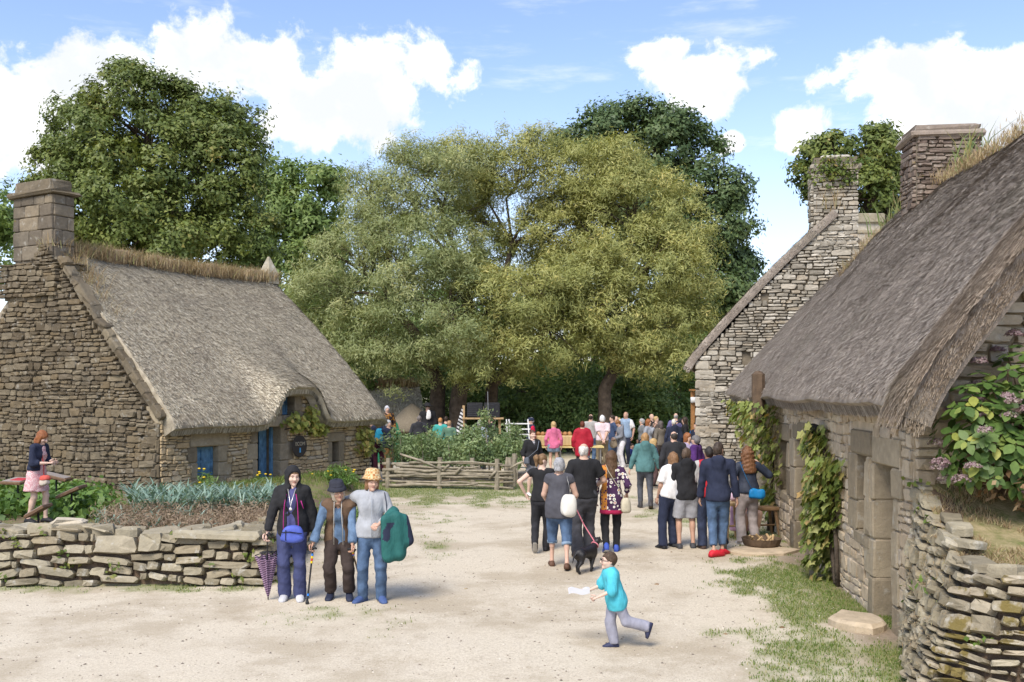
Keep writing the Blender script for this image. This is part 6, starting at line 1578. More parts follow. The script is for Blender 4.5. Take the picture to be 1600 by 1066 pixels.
        V, Q = Fd.mesh()
        mi = None; mats = tp['mat'] if isinstance(tp['mat'], (list, tuple)) and not isinstance(tp['mat'], bpy.types.Material) else [tp['mat']]
        if len(mats) > 1:
            cc = V[Q].mean(1); mi = tp['split'](cc, sk).astype(int)
        link(tp.get('name', 'top'), mesh_np('top', V, Q, mats, True, None, mi), e)
    if bottom:
        o = bottom.get('o', .014); lo2 = lo.copy(); hi2 = hi.copy(); hi2[2] = pel[2] + .25 * s; Fd = Field(lo2, hi2, res)
        Fd.cap(pel - u1 * .06 * s, pel + u1 * .05 * s, rp + o * .8, rp * .93 + o * .7, .05, M=M1, ys=.72)
        Fd.cap(pel + u1 * .05 * s, wai - u1 * .02 * s, rw * 1.06 + o * .6, rw + o * .6, .05, M=M1, ys=.75)
        for q in (1, -1): Fd.ell(pel + sx * q * .070 * s + M1[1] * .060 * s - u1 * .05 * s, np.array([.078, .060, .085]) * s * (.4 + .6 * g), M1, .06)
        L = bottom.get('len', 2.12); fl = 1 + (bottom.get('hem', 1.15) - 1) * .75
        if bottom.get('skirt'):
            hp = pel - np.array([0, 0, bottom['skirt'] * s]); Fd.cap(pel, hp - np.array([0, 0, .06 * s]), rp + o, (rp + o) * fl, .05, M=M1, ys=.76); Fd.folds(.012, seed, .05, 22); Fd.cut(hp, np.array([0, 0, -1.0]))
        else:
            for q in (1, -1):
                d1 = nrm(knee[q] - hip[q]); d2 = nrm(ank[q] - knee[q])
                if L <= 1: Fd.cap(hip[q], knee[q], .092 * s * (g * .6 + .4) + o, (.062 * s + o) * fl, .035, clip=[(hip[q] + (knee[q] - hip[q]) * L, d1)])
                else:
                    Fd.cap(hip[q], knee[q], .090 * s * (g * .6 + .4) + o, .060 * s + o, .035)
                    Fd.cap(knee[q], ank[q] + d2 * .10, .060 * s + o, (.044 * s + o) * fl, .02, clip=[(knee[q] + (ank[q] - knee[q]) * (L - 1), d2)])
            Fd.folds(.62 * bottom.get('fold', .005), seed + 9, .9, 22); Fd.folds(.35 * bottom.get('fold', .005), seed + 19, 2.2, 48)
        if not bottom.get('high'): Fd.cut(wai - u1 * .03 * s, u1)
        V, Q = Fd.mesh(); link(bottom.get('name', 'trousers'), mesh_np('trousers', V, Q, bottom['mat'], True), e)
    # ---- shoes
    for i, q in enumerate((1, -1)):
        if shoes: shoe(e, ank[q] + np.array([0, 0, 0.0]), R(0) + foot_yaw[i], R(foot_pitch[i]), s * (1.08 if fem else 1.16), [cloth(shoes[0], .6, name='shoe_upper'), cloth(shoes[1], .7, name='shoe_sole')], high=shoe_h)
    # ---- hair
    st, hcol = hair
    if st != 'bald' or True:
        r2 = max(.012, res * .7); Fd = Field(hc - .34 * hs, hc + .26 * hs, r2); fr, am = 60, .004
        z_, y_, x_ = Mh[:, 2], Mh[:, 1], Mh[:, 0]; C0 = hc + z_ * .02 * hs + y_ * .012 * hs
        if st in ('short', 'bob', 'long', 'bun', 'curly', 'grey'):
            kx = {'short': 1.10, 'bob': 1.18, 'long': 1.16, 'bun': 1.08, 'curly': 1.3, 'grey': 1.16}[st]; Fd.ell(C0, hr_ * kx, MhT, .02)
        elif st in ('crop', 'balding', 'bald'): Fd.ell(C0, hr_ * 1.045, MhT, .02)
        elif st == 'quiff': Fd.ell(C0, hr_ * 1.04, MhT, .02); Fd.ell(C0 + z_ * .065 * hs - y_ * .02 * hs, np.array([.062, .08, .055]) * hs, MhT, .02)
        if st == 'bob':
            Fd.cap(hc + y_ * .03 * hs + z_ * .03, hc + y_ * .045 * hs - z_ * .10 * hs, .082 * hs, .078 * hs, .03)
            for q in (1, -1): Fd.cap(hc + x_ * q * .066 * hs + z_ * .03 * hs - y_ * .015 * hs, hc + x_ * q * .068 * hs - z_ * .085 * hs - y_ * .012 * hs, .028 * hs, .022 * hs, .02)
        if st == 'long':
            Fd.cap(hc + y_ * .05 * hs, nec + M3[1] * .085 * s - u3 * .17 * s, .085 * hs, .075 * hs, .04, M=M3, ys=.7)
            for q in (1, -1): Fd.cap(hc + x_ * q * .06 * hs + z_ * .03, hc + x_ * q * .085 * hs - z_ * .17 * hs + y_ * .02, .034 * hs, .035 * hs, .03)
        if st == 'curly':
            Fd.cap(hc + y_ * .04 * hs - z_ * .02, nec + M3[1] * .06 * s - u3 * .13 * s, .115 * hs, .125 * hs, .05, M=M3, ys=.7); fr, am = 75, .012
        if st == 'bun': Fd.ell(hc + z_ * .05 * hs + y_ * .135 * hs, np.array([.052, .055, .055]) * hs, MhT, .02); Fd.cap(hc + y_ * .13 * hs, hc + y_ * .12 * hs - z_ * .10 * hs, .03 * hs, .02 * hs, .03); am = .006
        if st == 'grey': Fd.cap(hc + y_ * .04 * hs, hc + y_ * .05 * hs - z_ * .07 * hs, .088 * hs, .07 * hs, .03); am = .007
        Fd.folds(am, seed + 4, 1, fr)
        # face and ears stay free
        Fd.ell(hc - y_ * .125 * hs - z_ * .032 * hs, np.array([.066, .10, .092 if st not in ('bob', 'short') else .082]) * hs, MhT, sub=True)
        if st in ('short', 'crop', 'quiff', 'balding', 'bald', 'grey'):
            for q in (1, -1): Fd.ell(hc + x_ * q * .085 * hs - y_ * .03 * hs - z_ * .03 * hs, np.array([.03, .035, .05]) * hs, MhT, sub=True)
            Fd.cut(hc - z_ * .085 * hs + y_ * .06 * hs, -z_ * .8 - y_ * .6 if st != 'grey' else -z_)
        if st in ('balding', 'bald'): Fd.ell(C0 + z_ * (.10 if st == 'balding' else .075) * hs - y_ * .02 * hs, np.array([.085, .10, .075 if st == 'balding' else .10]) * hs, MhT, sub=True)
        V, Q = Fd.mesh()
        if len(Q): link('hair', mesh_np('hair', V, Q, hair_mat(hcol), True), e)
    if face:
        mw = plain('eye_white', (.55, .52, .49), .3, .02, bump=0); mp_ = plain('eye_iris', (.05, .035, .025), .3, .02, bump=0); ml = plain('lips', (.40, .15, .13), .5, .1, bump=0); hb = hair_mat(tuple(c * .7 for c in hcol))
        z_, y_, x_ = Mh[:, 2], Mh[:, 1], Mh[:, 0]; M_ = Matrix([list(r_) for r_ in Mh])
        for q in (1, -1):
            p = hc + x_ * q * .031 * hs - y_ * .0785 * hs + z_ * .007 * hs
            mb = MB(); mb.lathe([(.001, -.008 * hs), (.008 * hs, -.004 * hs), (.0095 * hs, 0), (.008 * hs, .004 * hs), (.001, .006 * hs)], 8, p + y_ * .002 * hs, M_, 1.2, .5); mb.cur = 1
            mb.lathe([(.001, -.006 * hs), (.0062 * hs, 0), (.001, .006 * hs)], 6, p - y_ * .003 * hs, M_, 1, .6); mb.build('eye', [mw, mp_], e, True)
            mb = MB(); mb.tube([hc + x_ * q * a * hs - y_ * b * hs + z_ * c * hs for a, b, c in ((.014, .0925, .026), (.032, .0900, .031), (.050, .079, .026))], [.004 * hs, .005 * hs, .003 * hs], 5); mb.build('eyebrow', hb, e, True)
        mb = MB(); mb.tube([hc + x_ * a * hs - y_ * b * hs - z_ * c * hs for a, b, c in ((-.024, .079, .057), (-.010, .0870, .056), (0, .0880, .057), (.010, .0870, .056), (.024, .079, .057))], [.002 * hs, .0055 * hs, .0065 * hs, .0055 * hs, .002 * hs], 6); mb.build('mouth', ml, e, True)
    PEOPLE.append(sk); sk['lo'] = lo; return sk
def strap(sk, pts, mat, w_=.012, flat=.3, name='strap'):
    mb = MB(); mb.tube(pts, w_, 6, True, flat); return mb.build(name, mat, sk['e'], True)
def bag(sk, c, d, mat, name='bag', rz=0.0, flap=None, droop=.0):
    """soft bag: rounded box, slightly bulged, as a part of what the person wears"""
    r_ = min(d) * .45; Fd = Field(np.array(c) - np.array([max(d) * .75 + .03] * 3), np.array(c) + np.array([max(d) * .75 + .03] * 3), .016)
    M_ = rot3(rz, 0, 0).T; X, Y, Z = Fd.ax[0][:, None, None] - c[0], Fd.ax[1][None, :, None] - c[1], Fd.ax[2][None, None, :] - c[2]
    q = [np.abs(X * M_[i][0] + Y * M_[i][1] + Z * M_[i][2]) / (d[i] / 2) for i in range(3)]; q[0] = q[0] * (1 + .28 * np.clip(Z / d[2] + .1, -.5, .5)); q[1] = q[1] * (1 + .5 * np.clip(Z / d[2] + .1, -.5, .5))
    Fd.F = (((q[0] ** 3.2 + q[1] ** 2.6 + q[2] ** 3.2) ** .33 - 1) * min(d) * .5).astype(np.float32); Fd.folds(.006, 3, .6, 26)
    V, Q = Fd.mesh(); return link(name, mesh_np(name, V, Q, mat, True), sk['e'])
def handbag(sk, label, c, d, mat, rz=0, straps=(), smat=None, cat='bag', name='shoulder_bag', sw_=.011, extra=None):
    """bag carried by a person: a thing of its own, placed with the person's turn"""
    e0 = sk['e']; e = empty(name, tuple(e0.location), e0.rotation_euler[2], label, cat); sk2 = dict(sk); sk2['e'] = e
    bag(sk2, c, d, mat, 'pouch', rz)
    for st in straps: strap(sk2, st, smat or mat, sw_)
    if extra: extra(sk2)
    return e
def G(px, py, z=0.0): v = on(px, py, z); return v.x, v.y
def XY(px, Y): return (px - 800) / F * Y, Y
def Wd(sk, p): e = sk['e']; return Vector(e.location) + Matrix.Rotation(e.rotation_euler[2], 3, 'Z') @ Vector(p)
BLK = (.018, .018, .020); NAVY = (.022, .028, .055); WHT = (.72, .70, .68); GRY = (.20, .20, .215)
C_BLK, C_NAVY, C_WHT, C_GRY = cloth(BLK), cloth(NAVY), cloth(WHT), cloth(GRY)
D_BLUE = denim((.075, .125, .215)); D_DARK = denim((.03, .04, .075)); D_LIGHT = denim((.22, .30, .40)); D_BLACK = denim((.022, .022, .026))
def pattern_mat(name, base, spots, scale=30, size=.34, ground2=None, rough=.9):
    m, t = new_mat(name); o = t.new('ShaderNodeTexCoord').outputs['Object']
    v = t.new('ShaderNodeTexVoronoi'); t.link(o, v.inputs['Vector']); v.inputs['Scale'].default_value = scale; v.inputs['Randomness'].default_value = .55
    d = v.outputs['Distance']; cell = v.outputs['Color']; sx = t.new('ShaderNodeSeparateColor'); t.link(cell, sx.inputs[0])
    col = t.ramp(sx.outputs[0], [(i / len(spots), c) for i, c in enumerate(spots)], 'CONSTANT')
    if ground2:
        inner = t.math('LESS_THAN', d, size * .45); mid = t.math('LESS_THAN', d, size)
        c = t.mix(mid, base, (.70, .66, .60)); c = t.mix(inner, c, col)
    else: c = t.mix(t.math('LESS_THAN', d, size), base, col)
    t.link(c, t.bsdf.inputs['Base Color']); t.bsdf.inputs['Roughness'].default_value = rough; return m
def stripe_mat(name, a, b, scale, axis_=(0, 0, 1), thr=.5):
    m, t = new_mat(name); o = t.new('ShaderNodeTexCoord').outputs['Object']
    v = t.vmath('DOT_PRODUCT', o, axis_).outputs['Value']; f = t.math('FRACT', t.math('MULTIPLY', v, scale))
    t.link(t.mix(t.math('LESS_THAN', f, thr), a, b), t.bsdf.inputs['Base Color']); t.bsdf.inputs['Roughness'].default_value = .8; return m
# ================================================================== the three women by the garden wall
x, y = G(457, 938)
C_TEE = cloth((.085, .085, .21)); C_PINK = cloth((.42, .03, .22)); C_NYL = plain('blue_nylon', (.075, .11, .42), .55, .12, 14, .3, 60); C_SLATE = cloth((.055, .065, .15))
p1 = person('woman in a black hooded jacket and blue trousers leaning on a folded umbrella', x, y, 6, 1.68, 'f', skin='p', hair=('short', (.22, .13, .07)), tops=[dict(mat=C_TEE, o=.010, sl=.5, hem=.10), dict(mat=cloth(BLK, .8), o=.026, hem=.13, open=.085, hood='up', name='jacket', sl=1.95, fold=.008, so=.022)],
       bottom=dict(mat=C_SLATE, o=.015, hem=1.5, fold=.009), shoes=((.50, .50, .52), (.62, .60, .58)), hands={-1: (-.315, -.12, .80), 1: (.27, .06, .86)}, head=(22, 8, 0), g=1.04, res=.0135, face=True, feet={1: (.09, -.02, 0), -1: (-.10, 0, 0)}, hand_n={-1: (.5, -1, -.2)}, curl={1: .5, -1: 1.0})
s = p1['s']; fr = lambda sk, u, a, d: sk['wai'] * 0 + np.array([a, d, u]) * sk['s']
# zip lines, necklace, bag strap
for q, a in ((1, .088), (-1, -.088)):
    strap(p1, [np.array([a * 1.02, -.155, .80]) * s, np.array([a * 1.05, -.178, .98]) * s, np.array([a * 1.0, -.185, 1.13]) * s, np.array([a * .9, -.165, 1.25]) * s, np.array([a * .66, -.125, 1.36]) * s], C_PINK, .006, .8, 'zip')
strap(p1, [np.array([.125, -.182, 1.28]) * s, np.array([.155, -.168, 1.18]) * s], C_PINK, .007, .8, 'pocket_zip')
strap(p1, [np.array([-.045, -.10, 1.42]) * s, np.array([-.012, -.182, 1.28]) * s, np.array([0, -.20, 1.20]) * s, np.array([.012, -.182, 1.28]) * s, np.array([.05, -.10, 1.42]) * s], plain('chain', (.75, .73, .68), .3, metal=.6), .005, 1, 'necklace')
mb = MB(); mb.lathe([(.002, -.006), (.018, 0), (.002, .006)], 10, Vector(np.array([0, -.205, 1.18]) * s), Matrix.Rotation(R(90), 3, 'X')); mb.build('pendant', plain('chain', (.75, .73, .68), .3, metal=.6), p1['e'])
handbag(p1, 'blue nylon waist bag slung on a black strap over the hooded woman', np.array([.03, -.225, .865]) * s, (.29, .12, .20), C_NYL, .0, [[np.array([-.07, -.13, 1.42]) * s, np.array([-.06, -.195, 1.22]) * s, np.array([-.05, -.20, 1.0]) * s, np.array([-.06, -.215, .95]) * s]], C_BLK, sw_=.022,
        extra=lambda k: (strap(k, [np.array([-.11, -.287, .90]) * s, np.array([0, -.293, .905]) * s, np.array([.15, -.285, .88]) * s], C_BLK, .006, 1, 'zip'), strap(k, [np.array([-.05, -.293, .93]) * s, np.array([-.05, -.293, .80]) * s], C_BLK, .006, 1, 'seam')))
# folded umbrella, tip on the ground
hd = Wd(p1, p1['wri'][-1]) + Vector((0, -.03, -.06)); M_UMB = stripe_mat('striped_umbrella', (.035, .022, .05), (.50, .33, .48), 42, (.25, .1, 1), .42)
tip = Vector((on(419, 938).x, on(419, 938).y, 0.0)); ax = (hd - tip).normalized(); Lu = (hd - tip).length
ub = empty('umbrella', tip, 0, 'half folded umbrella with dark and lilac stripes held point down', 'umbrella')
ax_l = ax; M_u = ax.to_track_quat('Z', 'Y').to_matrix()
mb = MB(); mb.tube([Vector((0, 0, 0)), ax * (Lu + .0)], .008, 6); mb.build('shaft', M_BLACK, ub)
mb = MB(); n = 16; prof = [(.006, .04), (.030, .12), (.055, .25), (.085, .38), (.115, .50), (.145, .585)]
V = []
for i, (r_, z_) in enumerate(prof):
    for k in range(n):
        a = 2 * math.pi * k / n; rr_ = r_ * (1.0 if k % 2 == 0 else .58) * (1 + .1 * math.sin(k * 1.7)); V.append(M_u @ Vector((rr_ * math.cos(a), rr_ * math.sin(a), z_ + (.02 if (k % 2 == 0 and i == 5) else (-.03 if i == 5 else 0)))))
mb.add(V, [(i * n + k, i * n + (k + 1) % n, (i + 1) * n + (k + 1) % n, (i + 1) * n + k) for i in range(len(prof) - 1) for k in range(n)]); mb.build('canopy', M_UMB, ub)
mb = MB()
for k in range(0, n, 2): a = 2 * math.pi * k / n; mb.tube([M_u @ Vector((.147 * math.cos(a), .147 * math.sin(a), .60)), M_u @ Vector((.02 * math.cos(a), .02 * math.sin(a), .64))], .006, 4)
mb.build('ribs', M_BLACK, ub)
mb = MB(); mb.tube([ax * (Lu - .05), ax * (Lu + .04), ax * (Lu + .06) + Vector((.03, 0, .0)), ax * (Lu + .03) + Vector((.05, 0, 0))], .014, 8); mb.build('handle', M_BLACK, ub, True)
# old woman with two walking sticks
x, y = G(531, 936); C_VEST = plain('brown_quilt', (.115, .072, .045), .8, .25, 6, .5, 45, dist=.01); C_DEN = denim((.12, .19, .30)); C_CHO = cloth((.045, .032, .028)); C_CRM = cloth((.42, .40, .36))
p2 = person('stooped old woman in a brown waistcoat walking with two sticks', x, y, 4, 1.56, 'f', skin='t', hair=('bob', (.42, .36, .28)), tops=[dict(mat=C_DEN, o=.014, hem=.16, sl=1.9, fold=.009, so=.02, neck=.12), dict(mat=C_VEST, o=.034, hem=.28, sl=.08, open=.10, flare=1.10, fold=.008, name='waistcoat')],
       bottom=dict(mat=C_CHO, o=.020, hem=1.3, len=1.94, fold=.010), shoes=(NAVY, BLK), shoe_h=.05, hands={-1: (-.36, -.20, .74), 1: (.20, -.30, .76)}, lean=(10, 32), head=(22, 2, -8), g=1.02, res=.0135, face=True, feet={1: (.13, -.04, 0), -1: (-.13, 0, 0)}, hand_n={-1: (.3, -.6, -.5), 1: (-.3, -.6, -.5)}, curl=1.0, hipz=.86)
s = p2['s']
for q in (1, -1): strap(p2, [p2['nec'] + np.array([q * .05, -.055, .02]) * s, p2['che'] + np.array([q * .050, -.195, .02]) * s, p2['wai'] + np.array([q * .058, -.195, .0]) * s, p2['pel'] + np.array([q * .062, -.178, -.12]) * s], C_CRM, .012, .5, 'trim')
hb = lambda sk, mat, lab, kind: None
def bucket_hat(sk, mat, label, band=None, tilt=0, size=1.0):
    e0 = sk['e']; e = empty('bucket_hat', Wd(sk, sk['hc'] + sk['Mh'][:, 2] * .082 * sk['hs'] + sk['Mh'][:, 1] * .012 * sk['hs']), e0.rotation_euler[2], label, 'hat'); hs = sk['hs'] * size; M_ = Matrix([list(r_) for r_ in sk['Mh']]) @ Matrix.Rotation(R(tilt), 3, 'X')
    mb = MB(); mb.lathe([(.126 * hs, -.046 * hs), (.132 * hs, -.042 * hs), (.113 * hs, -.008 * hs), (.100 * hs, .012 * hs), (.094 * hs, .060 * hs), (.080 * hs, .088 * hs), (.04 * hs, .098 * hs), (.002, .099 * hs)], 22, (0, 0, 0), M_, 1, 1.15); rj = random.Random(3)
    mb.v = [tuple(c + rj.gauss(0, .0025) for c in v) for v in mb.v]; mb.build('crown', mat, e, True)
    mb = MB(); mb.lathe([(.1005 * hs, .010 * hs), (.101 * hs, .014 * hs), (.0985 * hs, .030 * hs), (.0975 * hs, .031 * hs)], 22, (0, 0, 0), M_, 1, 1.15); mb.build('band', band or mat, e, True)
bucket_hat(p2, cloth((.03, .032, .045)), 'black bucket hat worn by the old woman', tilt=6)
def stick(label, top, foot, mat, bands):
    e = empty('walking_stick', foot, 0, label, 'walking stick'); d = top - foot; u = d.normalized()
    mb = MB(); mb.tube([Vector((0, 0, .02)), d], .011, 8); mb.build('shaft', mat, e); mb = MB(); mb.lathe([(.022, 0), (.024, .02), (.015, .05)], 10); mb.build('ferrule', M_BLACK, e, True)
    mb = MB(); mb.tube([d + Vector((-.06, .0, .012)), d + Vector((0, 0, .018)), d + Vector((.05, -.02, .005))], [.012, .016, .012], 8); mb.build('handle', M_BLACK, e, True)
    for k, c in bands: mb = MB(); mb.tube([d - u * k, d - u * (k + .028)], .0135, 8); mb.build('band', plain('band_paint', c, .5), e)
RED, YEL, BLU = (.55, .03, .03), (.75, .55, .02), (.03, .20, .65)
stick('black walking stick with coloured bands in the old woman right hand', Wd(p2, p2['wri'][-1] + np.array([0, -.03, -.07])), Vector((*G(480, 944), .0)), M_BLACK, [(.06, BLU), (.09, YEL), (.12, RED), (.15, YEL), (.55, BLU)])
stick('brown walking stick with coloured bands in the old woman left hand', Wd(p2, p2['wri'][1] + np.array([0, -.03, -.07])), Vector((*G(566, 921), .0)), M_PALEWOOD, [(.04, YEL), (.07, RED), (.10, BLU)])
# woman with the checked hat
x, y = G(580, 940); C_FLC = cloth((.36, .375, .40)); m, t = new_mat('checked_hat'); o = t.new('ShaderNodeTexCoord').outputs['Object']
ck = t.new('ShaderNodeTexChecker'); t.link(o, ck.inputs[0]); ck.inputs['Scale'].default_value = 34; ck2 = t.new('ShaderNodeTexChecker'); t.link(o, ck2.inputs[0]); ck2.inputs['Scale'].default_value = 23
t.link(t.mix(ck.outputs['Fac'], t.mix(ck2.outputs['Fac'], (.50, .30, .12), (.40, .17, .06)), (.60, .47, .27)), t.bsdf.inputs['Base Color']); t.bsdf.inputs['Roughness'].default_value = .9; M_CHK = m
p3 = person('woman in a pale grey fleece and jeans with a green coat over her arm', x, y, 10, 1.62, 'f', skin='l', hair=('bob', (.20, .105, .05)), tops=[dict(mat=C_FLC, o=.026, hem=.09, sl=1.95, collar=True, fold=.007, so=.022)], bottom=dict(mat=D_BLUE, o=.011, hem=1.4, fold=.009), shoes=((.06, .10, .24), (.5, .5, .5)),
       hands={1: (.10, -.26, 1.06), -1: (-.34, .24, 1.06)}, elbow={1: (1, .3, -.8)}, head=(14, 4, 4), g=1.0, res=.0135, face=True, feet={1: (.13, -.02, 0), -1: (-.11, .02, 0)}, foot_yaw=(.2, -.7), hand_n={1: (-.3, .2, -1)}, curl={1: .9, -1: .5})
bucket_hat(p3, M_CHK, 'orange and cream checked bucket hat worn by the woman in grey', tilt=-4)
s = p3['s']; strap(p3, [np.array([0, -.148, 1.40]) * s, np.array([0, -.172, 1.28]) * s, np.array([0, -.175, 1.05]) * s, np.array([0, -.165, .86]) * s], cloth((.33, .36, .40)), .006, .8, 'zip')
e = empty('folded_coat', Wd(p3, (0, 0, 0)), p3['e'].rotation_euler[2], 'dark green coat with navy lining draped over the arm of the woman in grey', 'coat')
C_GRN = cloth((.02, .115, .105), .7); sk2 = dict(p3); sk2['e'] = e; el = p3['elb'][1]; wr = p3['wri'][1]
Fd = Field(el + np.array([-.42, -.42, -.62]), el + np.array([.35, .3, .25]), .014); c0 = el * .45 + wr * .55 + np.array([.03, -.03, 0])
Fd.cap(el + np.array([.02, 0, .045]), wr + np.array([.08, .02, .045]), .075, .065, .04); Fd.cap(c0 + np.array([.10, -.03, .02]), c0 + np.array([.13, -.03, -.40]), .085, .11, .05, M=np.eye(3), ys=.75); Fd.cap(c0 + np.array([-.01, -.05, .0]), c0 + np.array([.02, -.05, -.42]), .070, .10, .05, M=np.eye(3), ys=.7); Fd.cap(c0 + np.array([.20, 0, .02]), c0 + np.array([.25, 0, -.26]), .05, .075, .05)
Fd.folds(.012, 5, .25, 20); V, Q = Fd.mesh(); cc = V[Q].mean(1) - c0; mi = ((np.abs(cc[:, 0] + .02 + .012 * np.sin(cc[:, 2] * 40) - .30 * (cc[:, 2] + .16)) < .045) & (cc[:, 2] < -.02) & (cc[:, 2] + .5 * cc[:, 0] > -.26)) | (cc[:, 0] + .1 * cc[:, 2] > .23)
link('coat_cloth', mesh_np('coat_cloth', V, Q, [C_GRN, C_NAVY], True, None, mi.astype(int)), e)
strap(p3, [np.array([.17, -.07, 1.44]) * s, np.array([.19, -.12, 1.30]) * s, np.array([.20, -.11, 1.15]) * s], C_NAVY, .012, .4, 'bag_strap')
# ================================================================== running boy
x, y = G(961, 1011); C_TURQ = cloth((.075, .46, .56)); C_GT = cloth((.30, .30, .36))
pb = person('small boy in a turquoise shirt running with a sheet of paper', x, y, -84, .99, 'm', skin='p', hair=('short', (.075, .048, .030)), tops=[dict(mat=C_TURQ, o=.034, hem=.20, sl=1.15, cuff=1.15, collar=True, flare=1.05, fold=.006)], bottom=dict(mat=C_GT, o=.018, hem=1.35, fold=.007), shoes=((.035, .04, .085), (.70, .70, .70)), child=True,
       feet={-1: (-.05, -.05, 0), 1: (.09, .50, .30)}, hands={-1: (-.20, -.42, .98), 1: (.20, -.34, .94)}, lean=(8, 14), head=(0, -4, 0), res=.011, face=True, foot_pitch=(-70, 0), g=1.0, hand_n={-1: (0, 0, 1)}, curl=.8, hipz=.84)
bh = pb['hs']; z_, y_, x_ = pb['Mh'][:, 2], pb['Mh'][:, 1], pb['Mh'][:, 0]
gl = empty('glasses', Wd(pb, pb['hc']), pb['e'].rotation_euler[2], 'thin dark framed glasses on the running boy', 'glasses')
for q in (1, -1):
    mb = MB(); c = -y_ * .103 * bh + x_ * q * .033 * bh + z_ * .006 * bh; mb.tube([c + (x_ * math.cos(a) * .024 + z_ * math.sin(a) * .017) * bh for a in np.linspace(0, 6.283, 13)], .003, 5, False); mb.tube([c + x_ * q * .024 * bh, x_ * q * .078 * bh - y_ * .02 * bh + z_ * .008 * bh], .003, 5); mb.build('rim', M_BLACK, gl)
mb = MB(); P = Wd(pb, pb['wri'][-1]) + Vector((-.10, -.02, .02)); n = 8
V = [P + Vector((-.12 + .22 * i / n, -.02 + .10 * j, .015 * math.sin(i * 1.1) + .02 * j - .035)) for j in range(2) for i in range(n + 1)] + [P + Vector((-.12 + .22 * i / n, -.02 + .10 * j, .015 * math.sin(i * 1.1) + .02 * j - .030 + .05 * (1 - j) * 0)) for j in range(2) for i in range(n + 1)]
k = n + 1; mb.add(V, [(i, i + 1, k + i + 1, k + i) for i in range(n)] + [(2 * k + k + i, 2 * k + k + i + 1, 2 * k + i + 1, 2 * k + i) for i in range(n)])
V2 = [P + Vector((-.12 + .22 * i / n, -.03, -.05 + .06 * j + .01 * math.sin(i * .9))) for j in range(2) for i in range(n + 1)]; mb.add(V2, [(i, i + 1, k + i + 1, k + i) for i in range(n)])
setp(mb.build('paper_sheet', plain('paper', (.55, .55, .57), .8, .03, bump=0)), 'white folded sheet of paper in the running boy hand', 'paper')
# ================================================================== woman reading in the garden
x, y = XY(57, 17.2); zg = gz(x, y); C_DRS = pattern_mat('pink_print', (.62, .36, .37), [(.72, .62, .60), (.70, .58, .57), (.45, .16, .20)], 62, .42)
pr = person('red haired woman in a pink print dress and navy cardigan in the garden', x, y, 80, 1.60, 'f', skin='p', hair=('bob', (.24, .09, .035)), tops=[dict(mat=C_DRS, o=.014, hem=.36, flare=1.62, sl=.3, name='dress', fold=.010), dict(mat=C_NAVY, o=.026, hem=-.02, sl=1.45, open=.09, name='cardigan')], shoes=(BLK, BLK),
       hands={1: (.10, -.30, 1.10), -1: (-.10, -.30, 1.10)}, lean=(2, 12), head=(0, 24, 0), res=.017, face=True, feet={1: (.09, -.16, 0), -1: (-.09, .06, 0)}, hand_n={1: (-1, .3, .2), -1: (1, .3, .2)}, curl=.8)
s = pr['s']; handbag(pr, 'small cream and coral bag hanging at the hip of the red haired woman', np.array([-.10, -.24, .78]) * s, (.09, .17, .16), cloth((.58, .50, .42)), 0, [[np.array([-.10, -.22, .86]) * s, np.array([-.06, -.19, 1.05]) * s, np.array([-.05, -.12, 1.38]) * s]], cloth((.42, .05, .05)), extra=lambda k: bag(k, np.array([-.10, -.25, .83]) * s, (.10, .18, .09), cloth((.55, .10, .08)), 'flap'))
# tilted reading boards
def board(px, py, Y, w_, d_, rz, tilt, label, red=False, post=True):
    c = at(px, py, Y); g_ = gz(c.x, c.y); e = wempty('reading_board', (c.x, c.y, g_), label, 'sign'); M_ = Matrix.Rotation(R(rz), 3, 'Z') @ (Matrix.Rotation(R(tilt), 3, 'X') if red else Matrix.Rotation(R(-tilt), 3, 'Y'))
    mb = MB(); mb.box(c, (w_, d_, .055), M_, 1, .01); bd = mb.build('board', plain('oiled_wood', (.16, .095, .055), .6, .3, 9, .3, 30), e)
    mb = MB(); n_ = M_ @ ZV; mb.box(c + n_ * .033, (w_ * .86, d_ * .82, .008), M_); mb.build('panel', plain('panel_paper', (.30, .26, .23), .5, .05, bump=0), e)
    if red: mb = MB(); mb.box(c + n_ * .040 + M_ @ Vector((w_ * .12, 0, 0)), (w_ * .6, d_ * .5, .006), M_); mb.build('red_print', plain('red_print', (.42, .04, .05), .5, .05, bump=0), e)
    mb = MB(); mb.tube([Vector((c.x, c.y, g_ - .1)), Vector((c.x, c.y, c.z - .03))], .018, 8); mb.build('post', M_BLACK, e)
board(112, 768, 17.6, .42, .5, 6, 24, 'tilted wooden reading board on a black post in front of the reader')
board(88, 745, 19.0, .5, .4, 4, -14, 'flat wooden reading board behind the reader by the gable wall')
board(28, 752, 18.6, .50, .4, -20, 8, 'wooden reading board with a red printed panel behind the reader', True)
board(60, 798, 15.9, .34, .4, 4, 30, 'wooden reading board standing at the reader feet by the garden wall')
